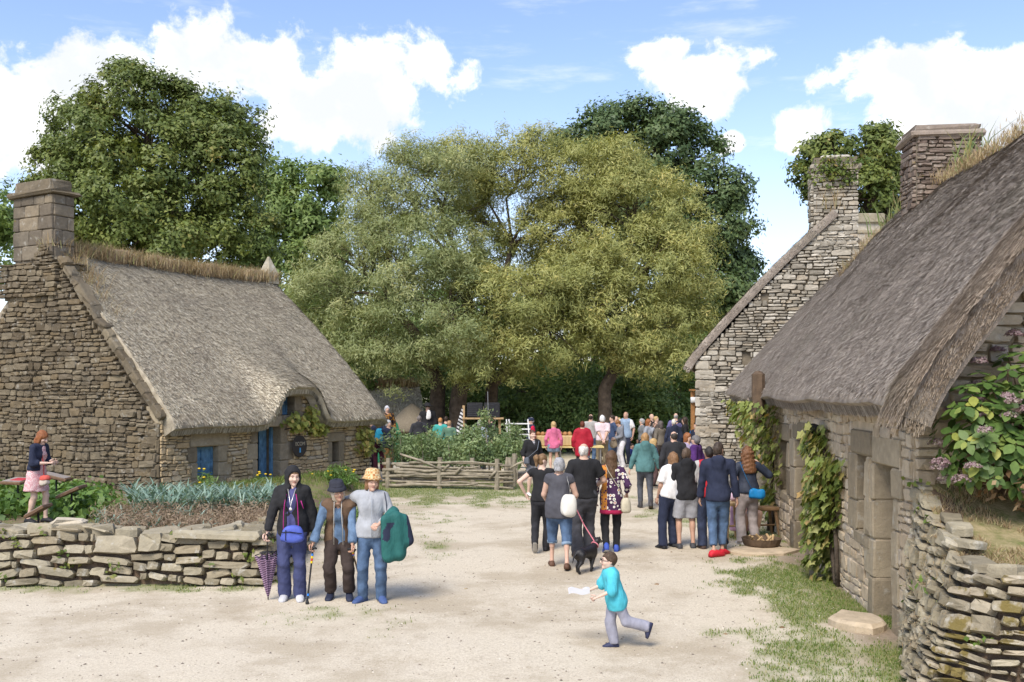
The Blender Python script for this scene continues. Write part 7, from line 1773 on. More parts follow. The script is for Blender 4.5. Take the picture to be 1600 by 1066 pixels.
# ================================================================== group walking away
x, y = G(846, 862)
p = person('young woman in a black t-shirt and black jeans with a hair bun', x, y, 172, 1.60, 'f', skin='p', hair=('bun', (.20, .12, .06)), tops=[dict(mat=C_BLK, o=.010, sl=.35, hem=.06)], bottom=dict(mat=D_BLACK, o=.013, hem=1.0), shoes=(BLK, (.45, .43, .40)), feet={1: (.08, .26, .13), -1: (-.07, -.12, 0)}, foot_pitch=(-48, 0), head=(-48, 4, 0), res=.018, hands={-1: (-.17, -.16, .92), 1: (.28, .02, 1.0)}, elbow={1: (1, .6, 0)})
x, y = G(874, 887)
p = person('grey haired woman in a charcoal top and rolled jeans', x, y, 176, 1.64, 'f', skin='l', hair=('grey', (.30, .30, .31)), tops=[dict(mat=cloth((.075, .075, .088)), o=.020, sl=.3, hem=.17, flare=1.05, fold=.007)], bottom=dict(mat=D_BLUE, o=.018, hem=1.25, len=1.28), shoes=((.10, .05, .03), (.06, .03, .02)), feet={1: (.12, -.18, 0), -1: (-.12, .18, .02)}, foot_pitch=(0, -12), g=1.2, res=.016, hands={1: (.20, -.28, .98), -1: (-.21, -.25, .98)})
s = p['s']; e = p['e']
mb = MB()
for k in range(6): mb.tube([Vector(np.array([-.05, .185, .86]) * s) + Vector((math.cos(a) * .16, math.sin(a) * .0, math.sin(a) * .014)) for a in (0, 3.14)], .001, 3)
handbag(p, 'white leather shoulder bag with a chain strap on the grey haired woman', np.array([-.145, .185, .98]) * s, (.22, .15, .32), plain('white_leather', (.62, .60, .54), .5, .08, 8, .3, 30), .15, [[np.array([-.17, .155, 1.13]) * s, np.array([-.15, .15, 1.28]) * s, np.array([-.12, .10, 1.40]) * s, np.array([-.12, 0, 1.455]) * s]], plain('silver_chain', (.45, .44, .43), .35, metal=.7))
LEASH0 = Wd(p, p['wri'][-1])
for q in (1, -1):    # rolled cuffs
    kn, an = p['knee'][q], p['ank'][q]; mb = MB(); d = an - kn; mb.tube([kn + d * .20, kn + d * .31], [.082 * s, .080 * s], 12); mb.build('cuff', D_LIGHT, e, True)
x, y = G(912, 868)
p = person('balding man with a white ponytail fringe, black shirt and grey trousers', x, y, 190, 1.80, 'm', skin='l', hair=('balding', (.60, .57, .53)), tops=[dict(mat=C_BLK, o=.022, sl=.72, hem=.07, cuff=1.25, fold=.007)], bottom=dict(mat=plain('grey_canvas', (.055, .055, .062), .9, .3, 7, .4, 80), o=.030, hem=1.5, fold=.011), shoes=((.10, .065, .045), (.05, .03, .02)), g=1.15, res=.018, head=(-30, 0, 0), feet={1: (.13, .15, .02), -1: (-.12, -.15, 0)}, hands={-1: (-.28, -.26, 1.04)})
mb = MB(); hc = p['hc']; Mh = p['Mh']; hs = p['hs']
Fd = Field(hc - .22, hc + .22, .013); Fd.ell(hc - Mh[:, 2] * .075 * hs - Mh[:, 1] * .055 * hs, np.array([.055, .05, .045]) * hs, Mh.T); V, Q = Fd.mesh(); link('beard', mesh_np('beard', V, Q, hair_mat((.55, .53, .50)), True), p['e'])
x, y = G(955, 862); C_RET = pattern_mat('retro_print', (.06, .025, .07), [(.10, .03, .11), (.50, .05, .04), (.55, .20, .03), (.12, .30, .10), (.66, .60, .52), (.10, .03, .12)], 15, .40, True)
C_RASP = cloth((.40, .02, .08)); C_ORG = pattern_mat('orange_print', (.55, .22, .04), [(.06, .02, .07), (.10, .03, .08)], 22, .36)
p = person('woman with long brown hair in a bright retro print tunic and black leggings', x, y, 176, 1.66, 'f', skin='l', hair=('long', (.10, .058, .032)), tops=[dict(mat=[C_RET, C_ORG, C_RASP], o=.018, sl=1.7, hem=.30, flare=1.10, name='tunic', fold=.006, split=lambda c, k: np.where(c[:, 2] < k['pel'][2] - .235 * k['s'], 2, np.where((c[:, 0] > .07 * k['s']) & (c[:, 0] < .17 * k['s']) & (c[:, 1] > .0), 1, 0)))], bottom=dict(mat=C_BLK, o=.012, hem=.95), shoes=((.05, .10, .45), (.62, .62, .60)), shoe_h=.04, feet={1: (.09, .16, .05), -1: (-.09, -.12, 0)}, foot_pitch=(-22, 0), res=.018, head=(-25, 4, 0), hands={-1: (-.26, -.1, .94)})
s = p['s']; handbag(p, 'cream drawstring bag on a long strap across the print tunic', np.array([-.235, .10, .80]) * s, (.17, .13, .26), cloth((.52, .47, .35)), .3, [[np.array([-.22, .12, .92]) * s, np.array([-.10, .175, 1.12]) * s, np.array([.05, .15, 1.36]) * s, np.array([.09, .05, 1.46]) * s]], cloth((.52, .47, .35)), sw_=.016)
# dog on a pink lead
x, y = G(915, 893); dg = empty('dog', (x, y, gz(x, y)), R(140), 'small black dog walking on a pink lead behind the group', 'dog')
Fd = Field((-.2, -.48, -.02), (.2, .42, .52), .012); q = np.array
Fd.cap(q([0, -.14, .285]), q([0, .13, .275]), .088, .074, .03, M=np.eye(3), ys=1.0); Fd.ell(q([0, -.13, .265]), q([.075, .10, .105]), None, .04); Fd.ell(q([0, .14, .28]), q([.075, .09, .085]), None, .04)
Fd.cap(q([0, -.19, .33]), q([0, -.275, .40]), .058, .046, .03); Fd.ell(q([0, -.305, .425]), q([.046, .062, .048]), None, .02); Fd.cap(q([0, -.34, .41]), q([0, -.405, .395]), .028, .020, .02)
for sx_ in (1, -1):
    Fd.ell(q([sx_ * .045, -.285, .455]), q([.014, .026, .034]), None, .01)
    f = .05 * sx_; Fd.cap(q([sx_ * .05, -.15, .24]), q([sx_ * .05, -.155 - f, .13]), .036, .022, .02); Fd.cap(q([sx_ * .05, -.155 - f, .13]), q([sx_ * .05, -.14 - f * 1.6, .025]), .021, .018, .015); Fd.ell(q([sx_ * .05, -.155 - f * 1.6, .018]), q([.021, .032, .018]), None, .01)
    Fd.cap(q([sx_ * .05, .15, .26]), q([sx_ * .052, .12 - f, .165]), .058, .034, .02); Fd.cap(q([sx_ * .052, .12 - f, .165]), q([sx_ * .052, .20 - f, .10]), .030, .018, .015); Fd.cap(q([sx_ * .052, .20 - f, .10]), q([sx_ * .052, .185 - f, .022]), .018, .016, .01); Fd.ell(q([sx_ * .052, .168 - f, .018]), q([.020, .032, .017]), None, .01)
Fd.cap(q([0, .21, .31]), q([0, .29, .24]), .020, .013, .02); Fd.cap(q([0, .29, .24]), q([0, .32, .16]), .013, .007, .01)
V, Q = Fd.mesh(); link('body', mesh_np('dog', V, Q, plain('black_fur', (.012, .011, .012), .45, .3, 30, .4, 120, spec=.4), True), dg)
C_LEAD = cloth((.62, .20, .24)); mb = MB(); mb.tube([(.055 * math.cos(a), -.235 + .03 * math.sin(a), .365 + .045 * math.sin(a)) for a in np.linspace(0, 6.283, 14)], .010, 6); mb.build('collar', C_LEAD, dg, True)
col = Vector((x, y, gz(x, y))) + Matrix.Rotation(R(140), 3, 'Z') @ Vector((0, -.23, .41)); ld_ = empty('dog_lead', col, 0, 'pink webbing lead running from the dog up to its owner', 'lead')
mb = MB(); d = LEASH0 - col; mb.tube([Vector((0, 0, 0)), d * .5 - ZV * .04, d], .009, 6); mb.build('webbing', C_LEAD, ld_)
# ================================================================== group at the craft table by the long house
def hoodie(m, **k): return dict(mat=m, o=.022, hood='down', hem=.12, sl=1.95, so=.020, fold=.008, name='hoodie', **k)
x, y = G(1008, 794); person('woman in a teal hooded sweatshirt and grey jeans walking away', x, y, 178, 1.68, 'f', hair=('bob', (.34, .20, .09)), tops=[hoodie(cloth((.085, .19, .19)))], bottom=dict(mat=D_BLACK if False else denim((.07, .075, .09)), o=.008, hem=1.0), shoes=((.05, .045, .045), (.12, .09, .06)), shoe_h=.08, g=1.12, res=.020, feet={1: (.10, -.08, 0), -1: (-.10, .22, .04)}, foot_pitch=(0, -25), hands={1: (.34, -.06, .86), -1: (-.34, -.06, .86)})
x, y = G(1047, 855); person('long haired teenager in a white t-shirt and navy trousers leaning over', x, y, 200, 1.60, 'm', skin='t', hair=('bob', (.20, .11, .055)), tops=[dict(mat=C_WHT, o=.022, sl=.8, hem=.06, cuff=1.3)], bottom=dict(mat=cloth(NAVY), o=.020, hem=1.3), shoes=(BLK, BLK), lean=(-4, 8), side=-10, res=.019, feet={1: (.20, .06, 0), -1: (-.08, -.06, 0)}, head=(0, 10, 0))
x, y = G(1072, 856); person('boy in a black hooded sweatshirt and pale grey shorts', x, y, 178, 1.68, 'm', skin='t', hair=('short', (.095, .065, .045)), tops=[hoodie(C_BLK)], bottom=dict(mat=cloth((.34, .34, .36)), o=.026, len=.92, hem=1.3), shoes=((.05, .05, .055), (.10, .10, .10)), g=.95, res=.018, feet={1: (.12, 0, 0), -1: (-.12, -.05, 0)}, head=(-30, 6, 0), hands={1: (.26, -.10, .84), -1: (-.25, -.10, .84)})
x, y = G(1122, 868); pk = person('tall teenager in a navy hooded sweatshirt, blue jeans and red trainers', x, y, 168, 1.80, 'm', skin='t', hair=('quiff', (.055, .040, .030)), tops=[hoodie(C_NAVY), dict(mat=C_WHT, o=.0, hem=-.1, sl=0, collar=True, name='collar', fold=.001)], bottom=dict(mat=D_BLUE, o=.012, hem=.98, len=1.84), shoes=((.55, .02, .035), (.70, .68, .66)), res=.017, feet={1: (.06, .13, .02), -1: (-.06, -.12, 0)}, foot_yaw=(-.8, -.5), head=(-22, 0, 0), hands={1: (.27, -.08, .86), -1: (-.28, -.06, .84)}, g=.95)
x, y = G(1108, 856); person('man in a red and grey varsity jacket behind the tall teenager', x, y, 182, 1.70, 'm', skin='d', hair=('crop', (.03, .025, .022)), tops=[dict(mat=[cloth((.42, .02, .03)), cloth((.42, .41, .40))], o=.034, hem=.08, sl=1.95, so=.034, name='jacket', split=lambda c, k: np.where(np.abs(c[:, 0]) > k['sh'][1][0] * .98, 1, 0))], bottom=dict(mat=D_DARK, o=.020, hem=1.35), shoes=((.07, .045, .035), (.30, .26, .2)), g=1.1, res=.019, feet={1: (.13, .05, 0), -1: (-.17, .25, .06)}, foot_pitch=(0, -55), hands={1: (.36, -.1, .84), -1: (-.36, -.1, .84)})
x, y = G(1168, 850); p = person('woman with long curly brown hair, navy quilted jacket and beige trousers', x, y, 188, 1.66, 'f', hair=('curly', (.16, .075, .035)), tops=[dict(mat=plain('navy_quilt', (.030, .038, .060), .6, .2, 10, .5, 30, dist=.015), o=.026, hem=.04, sl=1.95, so=.024, name='jacket', fold=.008)], bottom=dict(mat=cloth((.34, .295, .285)), o=.022, hem=1.5, fold=.008), shoes=((.55, .52, .50), (.5, .48, .45)), res=.018, feet={1: (.12, 0, 0), -1: (-.13, -.03, 0)}, hands={-1: (-.30, -.16, 1.37), 1: (.24, -.18, 1.05)}, elbow={-1: (-1, .6, -1.1)}, g=1.06)
s = p['s']; handbag(p, 'bright blue cross body bag on the curly haired woman', np.array([-.10, .185, .90]) * s, (.27, .10, .17), plain('blue_bag', (.01, .17, .40), .5, .15, 12, .3, 50), -.1, [[np.array([-.02, .19, .96]) * s, np.array([.08, .185, 1.15]) * s, np.array([.15, .15, 1.33]) * s, np.array([.15, .03, 1.44]) * s]], plain('blue_bag', (.01, .17, .40), .5, .15, 12, .3, 50), sw_=.012)
# craftswoman in a lace cap sitting behind the table
x, y = XY(1157, 18.0); p = person('seated craftswoman in a pink dress and white lace cap', x, y, 20, 1.62, 'f', hair=('short', (.45, .42, .38)), tops=[dict(mat=cloth((.50, .36, .44)), o=.02, sl=1.8, hem=.05)], bottom=dict(mat=cloth((.50, .30, .42)), o=.02, skirt=.42, hem=1.4, name='skirt'), hipz=.50, feet={1: (.12, -.40, 0), -1: (-.12, -.36, 0)}, res=.022, hands={1: (.12, -.34, .86), -1: (-.12, -.34, .86)})
e = empty('lace_cap', Wd(p, p['hc']), 0, 'white lace cap of the seated craftswoman', 'cap'); mb = MB(); mb.lathe([(.09, 0), (.10, .03), (.095, .10), (.06, .16), (.002, .18)], 14); mb.build('lace', cloth((.75, .75, .76)), e, True)
def stool(label, px, py, w_, d_, h_, rz, mat, name='stool', cat='stool', z=None):
    x, y = G(px, py); e = empty(name, (x, y, gz(x, y)), R(rz), label, cat)
    mb = MB(); mb.box((0, 0, h_ - .03), (w_, d_, .06), None, 1, .012); mb.build('seat', mat, e)
    for a in (-1, 1):
        for b in (-1, 1): mb = MB(); mb.tube([(a * w_ * .46, b * d_ * .46, 0), (a * w_ * .34, b * d_ * .34, h_ - .06)], [.028, .032], 8); mb.build('leg', mat, e)
    mb = MB(); mb.tube([(-w_ * .42, 0, h_ * .35), (w_ * .42, 0, h_ * .35)], .018, 6); mb.build('stretcher', mat, e); return e
stool('pale wooden trestle stool in front of the craftswoman', 1143, 842, .36, .34, .66, 15, M_PALEWOOD)
stool('dark wooden stool against the long house wall under the vine', 1192, 836, .55, .34, .52, 12, plain('brown_wood', (.24, .15, .08), .7, .25, 10, .4, 36))
x, y = G(1190, 858); e = empty('log_basket', (x, y, gz(x, y)), R(12), 'low dark basket with tools at the foot of the wooden stool', 'basket')
mb = MB(); mb.lathe([(.24, 0), (.30, .08), (.33, .18), (.31, .18), (.27, .09), (.2, .03)], 16); mb.build('basket_body', M_DARKWOOD, e, False)
for k in range(7): a = k * .9; mb = MB(); mb.tube([(math.cos(a) * .2, math.sin(a) * .15, .08), (math.cos(a + .8) * .22, math.sin(a + 1) * .16, .22)], .02, 6); mb.build('stick', M_PALEWOOD, e)
mb = MB(); mb.tube([on(1196, 846) + ZV * .08, on(1222, 858) + ZV * .03], .012, 6); setp(mb.build('cane_rod', M_PALEWOOD), 'thin cane rod lying on the grass beside the basket', 'rod')
# ================================================================== people round the market stall and beyond (each a little plainer with distance)
def far(label, px, Y, yaw, h, sex, hair, top, bottom, shoes=(BLK, BLK), res=.032, **k):
    x, y = XY(px, Y)
    tp = top if isinstance(top, list) else [top if isinstance(top, dict) else dict(mat=cloth(top), o=.022, sl=1.9, hem=.07)]
    bt = bottom if isinstance(bottom, dict) else dict(mat=bottom if isinstance(bottom, bpy.types.Material) else cloth(bottom), o=.016, hem=1.25)
    return person(label, x, y, yaw, h, sex, hair=hair, tops=tp, bottom=bt, shoes=shoes, res=res, group='visitors at the village fair', **k)
BRN, DKB, BLD, GRYH, REDH = (.10, .058, .03), (.04, .026, .018), (.46, .32, .15), (.34, .33, .32), (.25, .095, .035)
p = far('short haired woman in a black cardigan over a striped top facing the yard', 832, 25.0, 22, 1.65, 'f', ('short', (.10, .045, .03)), [dict(mat=stripe_mat('striped_top', (.55, .54, .55), (.05, .05, .08), 26), o=.008, sl=.2, hem=.05), dict(mat=C_BLK, o=.024, sl=1.4, hem=.16, neck=.16, name='cardigan')], dict(mat=cloth(GRY), o=.012, len=.72, hem=1.2), (WHT, WHT), .02, face=True, skin='p')
s = p['s']; handbag(p, 'grey shoulder bag worn across the black cardigan', np.array([-.22, -.12, .92]) * s, (.12, .2, .18), cloth((.10, .11, .13)), 0, [[np.array([-.2, -.16, 1.0]) * s, np.array([.05, -.2, 1.2]) * s, np.array([.14, -.1, 1.42]) * s]], cloth((.22, .25, .3)))
far('woman with blond curls in a pink hooded top and denim shorts', 865, 31.6, 176, 1.65, 'f', ('bob', BLD), hoodie(cloth((.60, .15, .27))), dict(mat=D_LIGHT, o=.026, len=.45, hem=1.3), (BLK, WHT), skin='l')
far('person in a red jacket at the bread stall', 910, 30.6, 178, 1.70, 'm', ('short', (.12, .035, .02)), dict(mat=cloth((.36, .012, .03), .7), o=.045, so=.036, hem=.32, flare=1.1, sl=1.95, collar=True, name='jacket'), (.03, .03, .04), g=1.15)
far('man in a pale pink shirt and khaki trousers with hands behind his back', 941, 33.5, 182, 1.80, 'm', ('grey', (.66, .65, .64)), dict(mat=cloth((.66, .54, .57)), o=.026, sl=.85, cuff=1.3, hem=.05), dict(mat=cloth((.20, .16, .10)), o=.026, hem=1.5), ((.12, .08, .05), BLK), g=1.1, hands={1: (.02, .20, .92), -1: (-.04, .22, .90)}, elbow={1: (1, .2, 0), -1: (-1, .2, 0)})
far('man in a pale grey shirt beyond the red jacket', 923, 35.0, 160, 1.80, 'm', ('balding', DKB), (.36, .35, .33), D_BLUE, g=1.1)
far('bearded man in a blue polo shirt and jeans turned to the stall', 957, 34.5, -70, 1.78, 'm', ('short', DKB), dict(mat=cloth((.045, .07, .14)), o=.02, sl=.8, hem=.05), D_BLUE, hands={-1: (-.2, -.3, 1.1)})
far('bald man in a white top behind the bearded man', 963, 36.5, -20, 1.70, 'm', ('bald', GRYH), WHT, NAVY)
p = far('woman in a grey hooded top and white trousers looking into her bag', 971, 34.0, -75, 1.66, 'f', ('short', (.22, .10, .035)), hoodie(cloth((.20, .21, .235))), (.66, .65, .68), (WHT, WHT), hands={1: (.1, -.28, 1.02), -1: (-.1, -.26, .98)}, lean=(2, 10), head=(0, 35, 0))
s = p['s']; handbag(p, 'beige shoulder bag held open by the woman in white trousers', np.array([0, -.30, .86]) * s, (.13, .26, .30), cloth((.36, .29, .20)), 0, [[np.array([0, -.28, 1.0]) * s, np.array([.05, -.1, 1.3]) * s, np.array([.1, 0, 1.44]) * s]], C_NAVY)
far('tall white bearded man in a pale blue waistcoat', 978, 35.8, -35, 1.88, 'm', ('bald', (.6, .6, .58)), [dict(mat=C_WHT, o=.018, sl=.8, cuff=1.3, hem=.05), dict(mat=cloth((.25, .34, .46)), o=.03, sl=0, hem=.10, name='waistcoat')], NAVY, skin='t', g=1.15)
far('blond woman behind the grey hooded top', 967, 37.5, 20, 1.62, 'f', ('short', BLD), (.42, .40, .34), NAVY)
x, y = XY(987, 37.0); person('child in a blue top sitting on the ground by the shrubs', x, y, 40, 1.15, 'm', hair=('short', DKB), tops=[dict(mat=cloth((.03, .05, .22)), o=.02)], bottom=dict(mat=C_NAVY, o=.02, hem=1.2), hipz=.14, feet={1: (.16, -.45, 0), -1: (-.16, -.45, 0)}, res=.03, child=True, hands={1: (.14, -.34, .45), -1: (-.14, -.34, .45)}, group='visitors at the village fair')
far('man in a navy cap and red sleeved waistcoat by the white rack', 830, 32.5, -80, 1.76, 'm', ('short', GRYH), [dict(mat=cloth((.50, .012, .05)), o=.018, sl=1.9), dict(mat=C_NAVY, o=.036, sl=0, hem=.08, name='waistcoat')], D_BLUE, g=1.2)
pc = PEOPLE[-1]; e = empty('cap', Wd(pc, pc['hc']), pc['e'].rotation_euler[2], 'navy baseball cap of the man by the white rack', 'cap'); mb = MB(); hs = pc['hs']; mb.lathe([(.092 * hs, .02), (.095 * hs, .05), (.07 * hs, .11), (.002, .13)], 14, (0, 0, 0), None, 1, 1.2); mb.box((0, -.15 * hs, .03), (.15 * hs, .12 * hs, .015), None, 1, .005); mb.build('cap_cloth', C_NAVY, e, True)
p = far('grey haired woman with a navy rucksack facing the shrubs', 1003, 36.0, -80, 1.62, 'f', ('grey', GRYH), (.20, .21, .22), NAVY)
bag(p, np.array([0, .24, 1.15]), (.26, .20, .42), C_NAVY, 'rucksack'); bag(p, np.array([-.10, .32, .92]), (.14, .1, .16), plain('yellow_toy', (.75, .60, .02), .6), 'yellow_tag')
far('red haired woman in a light grey jacket with hand at her mouth', 1013, 34.0, 60, 1.66, 'f', ('bob', REDH), (.30, .32, .36), NAVY, hands={1: (.05, -.2, 1.42)})
far('bald man in black behind the red haired woman', 1018, 37.0, 30, 1.78, 'm', ('bald', GRYH), BLK, NAVY)
far('blond woman in conversation behind the brown jacket', 1025, 36.5, 50, 1.70, 'f', ('short', BLD), (.10, .08, .07), NAVY)
far('woman in a grey brown jacket talking with her back turned', 1032, 32.5, -150, 1.64, 'f', ('bob', (.10, .085, .08)), (.15, .13, .105), (.05, .04, .04), g=1.15, hands={-1: (-.3, -.28, 1.0)})
x, y = XY(1021, 27.5); person('blond child in a blue waistcoat near the small table', x, y, 100, 1.32, 'f', hair=('bob', BLD), tops=[dict(mat=cloth((.12, .17, .36)), o=.02)], bottom=dict(mat=cloth((.10, .06, .06)), o=.02, hem=1.2), res=.03, child=True, group='visitors at the village fair')
p = far('white haired woman in a navy hooded top with a pale back print', 1053, 32.0, 178, 1.72, 'f', ('short', (.62, .58, .50)), hoodie(C_NAVY), NAVY, g=1.15)
mb = MB()
for k, (a, b, w_) in enumerate(((-.06, 1.25, .07), (.03, 1.27, .08), (-.02, 1.21, .11), (.06, 1.18, .06), (-.05, 1.16, .05))): mb.box((a, .185, b), (w_, .012, .022))
mb.build('back_print', cloth((.6, .6, .62)), p['e'])
far('bald man in a purple shirt behind the white haired woman', 1056, 36.0, 170, 1.82, 'm', ('bald', GRYH), (.13, .12, .26), NAVY)
p = far('woman with long black hair and a bright blue rucksack', 1070, 34.0, -100, 1.74, 'f', ('long', DKB), BLK, BLK, hands={-1: (-.1, -.25, 1.5)})
bag(p, np.array([0, .24, 1.12]), (.28, .18, .38), plain('blue_nylon_bag', (.03, .18, .50), .6), 'rucksack')
x, y = XY(1053, 21.8); person('balding man in a dark sweater standing beside the teal sweatshirt', x, y, 186, 1.74, 'm', hair=('balding', (.05, .04, .035)), tops=[dict(mat=cloth((.028, .028, .032)), o=.03, so=.028, sl=1.95, hem=.08)], bottom=dict(mat=C_NAVY, o=.02, hem=1.3), res=.024, g=1.22)
x, y = XY(1087, 22.8); person('grey haired woman in a purple shawl by the corner of the grey gable', x, y, -120, 1.62, 'f', hair=('grey', (.16, .15, .15)), tops=[dict(mat=cloth((.075, .025, .14)), o=.045, so=.05, sl=1.8, hem=.20, flare=1.15, name='shawl', fold=.012)], bottom=dict(mat=C_BLK, o=.02, hem=1.2), res=.024, g=1.1)
x, y = XY(1074, 24.0); person('red haired woman with glasses in a lilac top facing the purple shawl', x, y, 40, 1.62, 'f', hair=('bob', REDH), tops=[dict(mat=cloth((.42, .36, .52)), o=.02)], bottom=dict(mat=C_NAVY, o=.02, hem=1.2), res=.026, group='visitors at the village fair')
far('dark haired man in navy near the wooden kiosk', 1089, 29.0, -60, 1.74, 'm', ('short', DKB), NAVY, NAVY)
far('bearded man in a teal shirt at the corner of the gable', 1092, 26.5, -100, 1.68, 'm', ('short', DKB), (.03, .10, .14), NAVY)
# left: players and listeners behind the saplings
far('woman in a grey wig and gold brown stage dress before the green screen', 605, 35.0, 20, 1.75, 'f', ('grey', (.50, .50, .53)), dict(mat=pattern_mat('gold_brown', (.03, .02, .02), [(.35, .16, .03), (.05, .03, .02)], 16, .5), o=.03, so=.03), (.03, .03, .03), z=.35)
p = far('person with a turquoise rucksack and plum trousers', 592, 32.5, -165, 1.76, 'm', ('short', DKB), NAVY, (.06, .012, .025)); bag(p, np.array([0, .22, 1.18]), (.32, .20, .46), plain('turq_nylon', (.02, .27, .42), .6), 'rucksack')
far('man in a grey cap, navy sweater and tan trousers with folded arms', 607, 31.5, 40, 1.70, 'm', ('grey', (.40, .40, .40)), dict(mat=C_NAVY, o=.034, so=.03, hem=.14), (.36, .20, .08), hands={1: (-.10, -.24, 1.12), -1: (.10, -.26, 1.10)}, g=1.1)
far('person in a white shirt beside the cottage corner', 580, 33.5, 60, 1.66, 'f', ('grey', (.6, .6, .6)), (.55, .5, .48), (.05, .02, .04))
far('grey haired man in a dark hooded top watching the players', 655, 34.0, 178, 1.78, 'm', ('crop', (.16, .14, .13)), hoodie(cloth((.035, .036, .042))), NAVY, g=1.15)
p = far('player in a black broad hat and dark cloak with white ruff', 668, 36.5, 10, 1.78, 'm', ('short', DKB), dict(mat=C_BLK, o=.05, so=.05, hem=.4, flare=1.2, name='cloak'), BLK, z=.35); bag(p, p['che'] + np.array([.02, -.19, .06]), (.16, .06, .30), C_WHT, 'ruff')
e = empty('broad_hat', Wd(p, p['hc'] + np.array([0, 0, .06])), 0, 'black broad brimmed hat of the cloaked player', 'hat'); mb = MB(); mb.lathe([(.20, .0), (.22, .012), (.105, .03), (.10, .12), (.002, .14)], 16); mb.build('felt', C_BLK, e, True)
far('ginger haired listener in a turquoise top behind the saplings', 688, 34.5, 182, 1.70, 'm', ('crop', (.45, .22, .08)), (.06, .36, .32), NAVY)
far('fair haired listener in a green top behind the saplings', 702, 33.6, 165, 1.62, 'm', ('short', (.36, .22, .12)), (.10, .19, .13), NAVY)
far('listener in black beside the fair haired one', 697, 36.5, 178, 1.70, 'm', ('short', DKB), BLK, NAVY)
far('white haired person in a pale blue top behind the saplings', 750, 33.2, 175, 1.66, 'f', ('grey', (.62, .60, .56)), (.36, .42, .50), NAVY)
far('person in black standing under the loudspeaker shelf', 767, 35.5, -60, 1.72, 'm', ('short', DKB), BLK, BLK, hands={-1: (-.15, -.3, 1.25)})
# ================================================================== things in the background
# white slatted rack
c = at(818, 690, 31.5); e = wempty('slatted_rack', (c.x, c.y, 0), 'white painted slatted rack leaning beside the capped man', 'rack'); M_WP = plain('white_paint', (.72, .72, .70), .6, .06)
for a in (-.34, -.26, .34): mb = MB(); mb.tube([(c.x + a - .08, c.y - .3, .0), (c.x + a - .20, c.y + .1, 1.72)], .022, 6); mb.build('upright', M_WP, e)
for k in range(9): z_ = .22 + .17 * k; mb = MB(); mb.box((c.x - .08 - .07 * k / 5, c.y - .25 + .045 * k, z_), (.78, .10, .035)); mb.build('slat', M_WP, e)
# bread stall
c = Vector((*XY(880, 32.6), 0)); e = wempty('market_table', c, 'long trestle table with a yellow edge carrying the bread baskets', 'table')
mb = MB(); mb.box((c.x, c.y, .80), (2.6, .75, .05)); mb.build('table_top', plain('yellow_cloth', (.62, .50, .22), .8), e)
for a in (-1.2, -.1, 1.2):
    for b in (-.3, .3): mb = MB(); mb.tube([(c.x + a, c.y + b, 0), (c.x + a, c.y + b, .78)], .022, 6); mb.build('leg', plain('steel', (.35, .35, .36), .4, metal=.6), e)
M_BASK = stripe_mat('wicker', (.40, .27, .12), (.60, .45, .24), 22, (1, .2, 0), .5); M_LOAF = plain('bread_crust', (.36, .18, .07), .7, .3, 10, .4, 30)
for i, (dx, lab) in enumerate(((-.75, 'wicker bread basket at the pink hooded end of the table'), (-.02, 'wicker bread basket in the middle of the table'), (.62, 'wicker bread basket beside the red jacket'))):
    b = empty('bread_basket', (c.x + dx, c.y - .05, .83), 0, lab, 'basket', 'baskets on the bread table'); mb = MB(); mb.box((0, 0, .17), (.66, .48, .34), None, 1.1, .03); mb.build('wicker', M_BASK, b)
    for k in range(4): mb = MB(); mb.lathe([(.01, -.16), (.07, -.11), (.085, 0), (.07, .11), (.01, .16)], 10, (-.22 + .15 * k, -.05 + .06 * (k % 2), .38), Matrix.Rotation(R(75 + 8 * k), 3, 'X')); mb.build('loaf', M_LOAF, b, True)
# loudspeakers on a timber stand, flag
c = at(755, 655, 36.5); e = wempty('speaker_stand', (c.x, c.y, 0), 'timber stand with a shelf behind the sapling bed', 'stand')
for a in (-.72, .6): mb = MB(); mb.box((c.x + a, c.y, (c.z + (.5 if a < 0 else 0)) / 2), (.09, .09, c.z + (.5 if a < 0 else 0))); mb.build('post', M_PALEWOOD, e)
mb = MB(); mb.box((c.x, c.y, c.z + .03), (1.5, .5, .06)); mb.build('shelf', M_PALEWOOD, e)
for i, (dx, lab) in enumerate(((-.30, 'black loudspeaker with ribbed front on the timber stand'), (.32, 'second black loudspeaker on the timber stand by the leaning willow'))):
    b = empty('loudspeaker', (c.x + dx, c.y, c.z + .062), 0, lab, 'loudspeaker'); mb = MB(); mb.box((0, 0, .27), (.58, .4, .54), None, 1, .02); mb.build('cabinet', M_BLACK, b)
    for k in range(6): mb = MB(); mb.box((-.08, -.212, .08 + .075 * k), (.36, .02, .03)); mb.build('grille_bar', plain('grille', (.05, .05, .055), .5), b)
mb = MB(); P = Vector((c.x - .74, c.y - .05, c.z + .42)); V = []; n = 8
for i in range(n + 1):
    q = i / n; V += [P + Vector((0, 0, -q * .95)), P + Vector((-.06 - .30 * q, .05 * math.sin(i * 1.4), -.05 - q * 1.1)), P + Vector((-.05 - .30 * q, .012 + .05 * math.sin(i * 1.4), -.05 - q * 1.1))]
mb.add(V, [(3 * i, 3 * i + 1, 3 * i + 4, 3 * i + 3) for i in range(n)] + [(3 * i + 3, 3 * i + 5, 3 * i + 2, 3 * i) for i in range(n)]); setp(mb.build('striped_flag', stripe_mat('breton_flag', (.6, .6, .6), (.04, .04, .045), 7, (.6, 0, 1))), 'black and white striped flag hanging from the stand post', 'flag')
mb = MB(); a_ = at(763, 650, 36); mb.tube([a_, at(762, 612, 36)], .012, 5); setp(mb.build('microphone_pole', plain('steel', (.35, .35, .36), .4, metal=.6)), 'thin steel pole rising above the loudspeakers', 'pole')
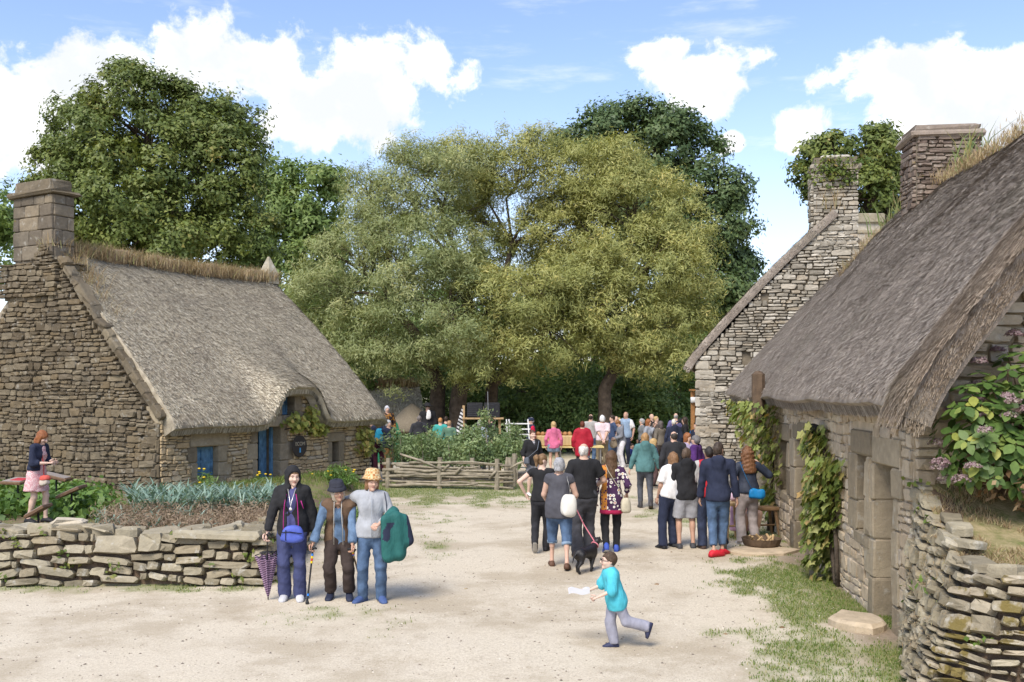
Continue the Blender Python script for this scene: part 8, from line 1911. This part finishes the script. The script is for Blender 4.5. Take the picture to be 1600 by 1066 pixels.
# green painted screen
c = at(600, 672, 36.2); e = wempty('green_screen', (c.x, c.y, 0), 'green scalloped painted screen behind the players', 'screen'); M_GS = plain('green_paint', (.018, .17, .09), .7, .08)
n = 26; ring = []
for k in range(n + 1): a = math.pi * k / n; r_ = 1 + .05 * abs(math.sin(a * 7)); ring.append((c.x + .60 * r_ * math.cos(a), .8 + .95 * r_ * math.sin(a)))
ring += [(c.x - .62, .02), (c.x + .62, .02)]; mb = MB(); mb.add([(a, c.y, b) for a, b in ring] + [(a, c.y + .04, b) for a, b in ring], [tuple(range(len(ring)))[::-1], tuple(range(len(ring), 2 * len(ring)))] + [(i, (i + 1) % len(ring), len(ring) + (i + 1) % len(ring), len(ring) + i) for i in range(len(ring))]); mb.build('panel', M_GS, e)
mb = MB(); mb.box((c.x, c.y + .08, .9), (.07, .06, 1.7)); mb.build('strut', M_WOOD, e)
# round straw roofed hut and low thatched barn behind
c = Vector((*XY(644, 39), 0)); e = wempty('straw_hut', c, 'small round hut with a conical straw roof behind the players', 'hut')
mb = MB(); mb.lathe([(.62, 0), (.62, 1.25)], 16, c); mb.build('wall', M_MORTAR_D, e); mb = MB(); mb.lathe([(1.05, 1.02), (1.12, 1.10), (.7, 1.55), (.3, 1.95), (.02, 2.12)], 20, c); mb.build('roof', M_THATCH_L, e, True)
A5 = Vector((*XY(560, 41), 0)); e = wempty('thatched_barn', A5, 'low thatched barn half hidden behind the cottage', 'barn')
mb = MB(); mb.box((A5.x + .2, A5.y + 2, .8), (4.4, 3.2, 1.6)); mb.build('wall', M_MORTAR_D, e)
def S5(u, v): u = np.asarray(u, float); v = np.asarray(v, float); return np.stack([A5.x - 2.3 + u * 5.0 - .8 * v * (u - .5), A5.y + .1 + v * 2.2, 1.45 + v * 1.35 + .1 * np.sin(3.1 * v) + 0 * u], -1)
rf_, _ = roof_sheet('roof', S5, 20, 14, .3, M_THATCH_L, e); reeds('reeds', S5, 5000, M_THATCH_L, rf_, (.15, .3), .03, 5, (0, 1), (0, 1)); tuft(rf_, 'ridge_grass', S5(np.random.default_rng(2).random(80), np.ones(80)), 1500, .35, .03, M_STRAW, (.1, .15, .05), 3, 1.0)
# wooden kiosk beyond the gable corner
c = Vector((*XY(1088, 33.0), 0)); e = wempty('wooden_kiosk', c, 'wooden shelter post and roof edge showing beyond the grey gable', 'kiosk'); M_KW = plain('orange_wood', (.36, .18, .07), .7, .2, 10, .3, 30)
mb = MB(); mb.box(c + Vector((-.12, 0, 1.3)), (.12, .12, 2.6)); mb.build('post', M_KW, e); mb = MB(); mb.box(c + Vector((.4, 0, 2.65)), (1.2, .5, .06), None, 1); mb.build('roof', M_KW, e); mb = MB(); mb.box(c + Vector((.4, .1, 1.5)), (.9, .05, 1.6)); mb.build('back_panel', M_KW, e)
mb = MB(); mb.tube([c + Vector((-.2, -.1, 2.32)), c + Vector((.9, -.1, 2.34))], .10, 10); mb.build('awning_roll', M_WP, e, True); mb = MB(); mb.box(c + Vector((.3, -.2, 1.15)), (.9, .3, .05)); mb.build('shelf', M_KW, e)
# yellow crate by the players, small table behind the teal sweatshirt
x, y = XY(636, 32.8); e = empty('yellow_crate', (x, y, gz(x, y)), 0, 'yellow plastic crate behind the saplings', 'crate')
mb = MB(); mb.box((0, 0, .5), (.34, .3, .3), None, 1.05, .02); mb.build('crate_body', plain('yellow_plastic', (.62, .42, .03), .5), e); mb = MB(); mb.box((0, 0, .17), (.4, .36, .34)); mb.build('plinth', M_WOOD, e)
x, y = XY(1036, 26.5); e = empty('small_table', (x, y, gz(x, y)), 0, 'small wooden table between the teal and dark sweaters', 'table'); mb = MB(); mb.box((0, 0, .76), (.9, .6, .06), None, 1, .01); mb.build('table_top', M_PALEWOOD, e)
for a in (-.38, .38):
    for b in (-.24, .24): mb = MB(); mb.box((a, b, .365), (.06, .06, .73)); mb.build('leg', M_PALEWOOD, e)
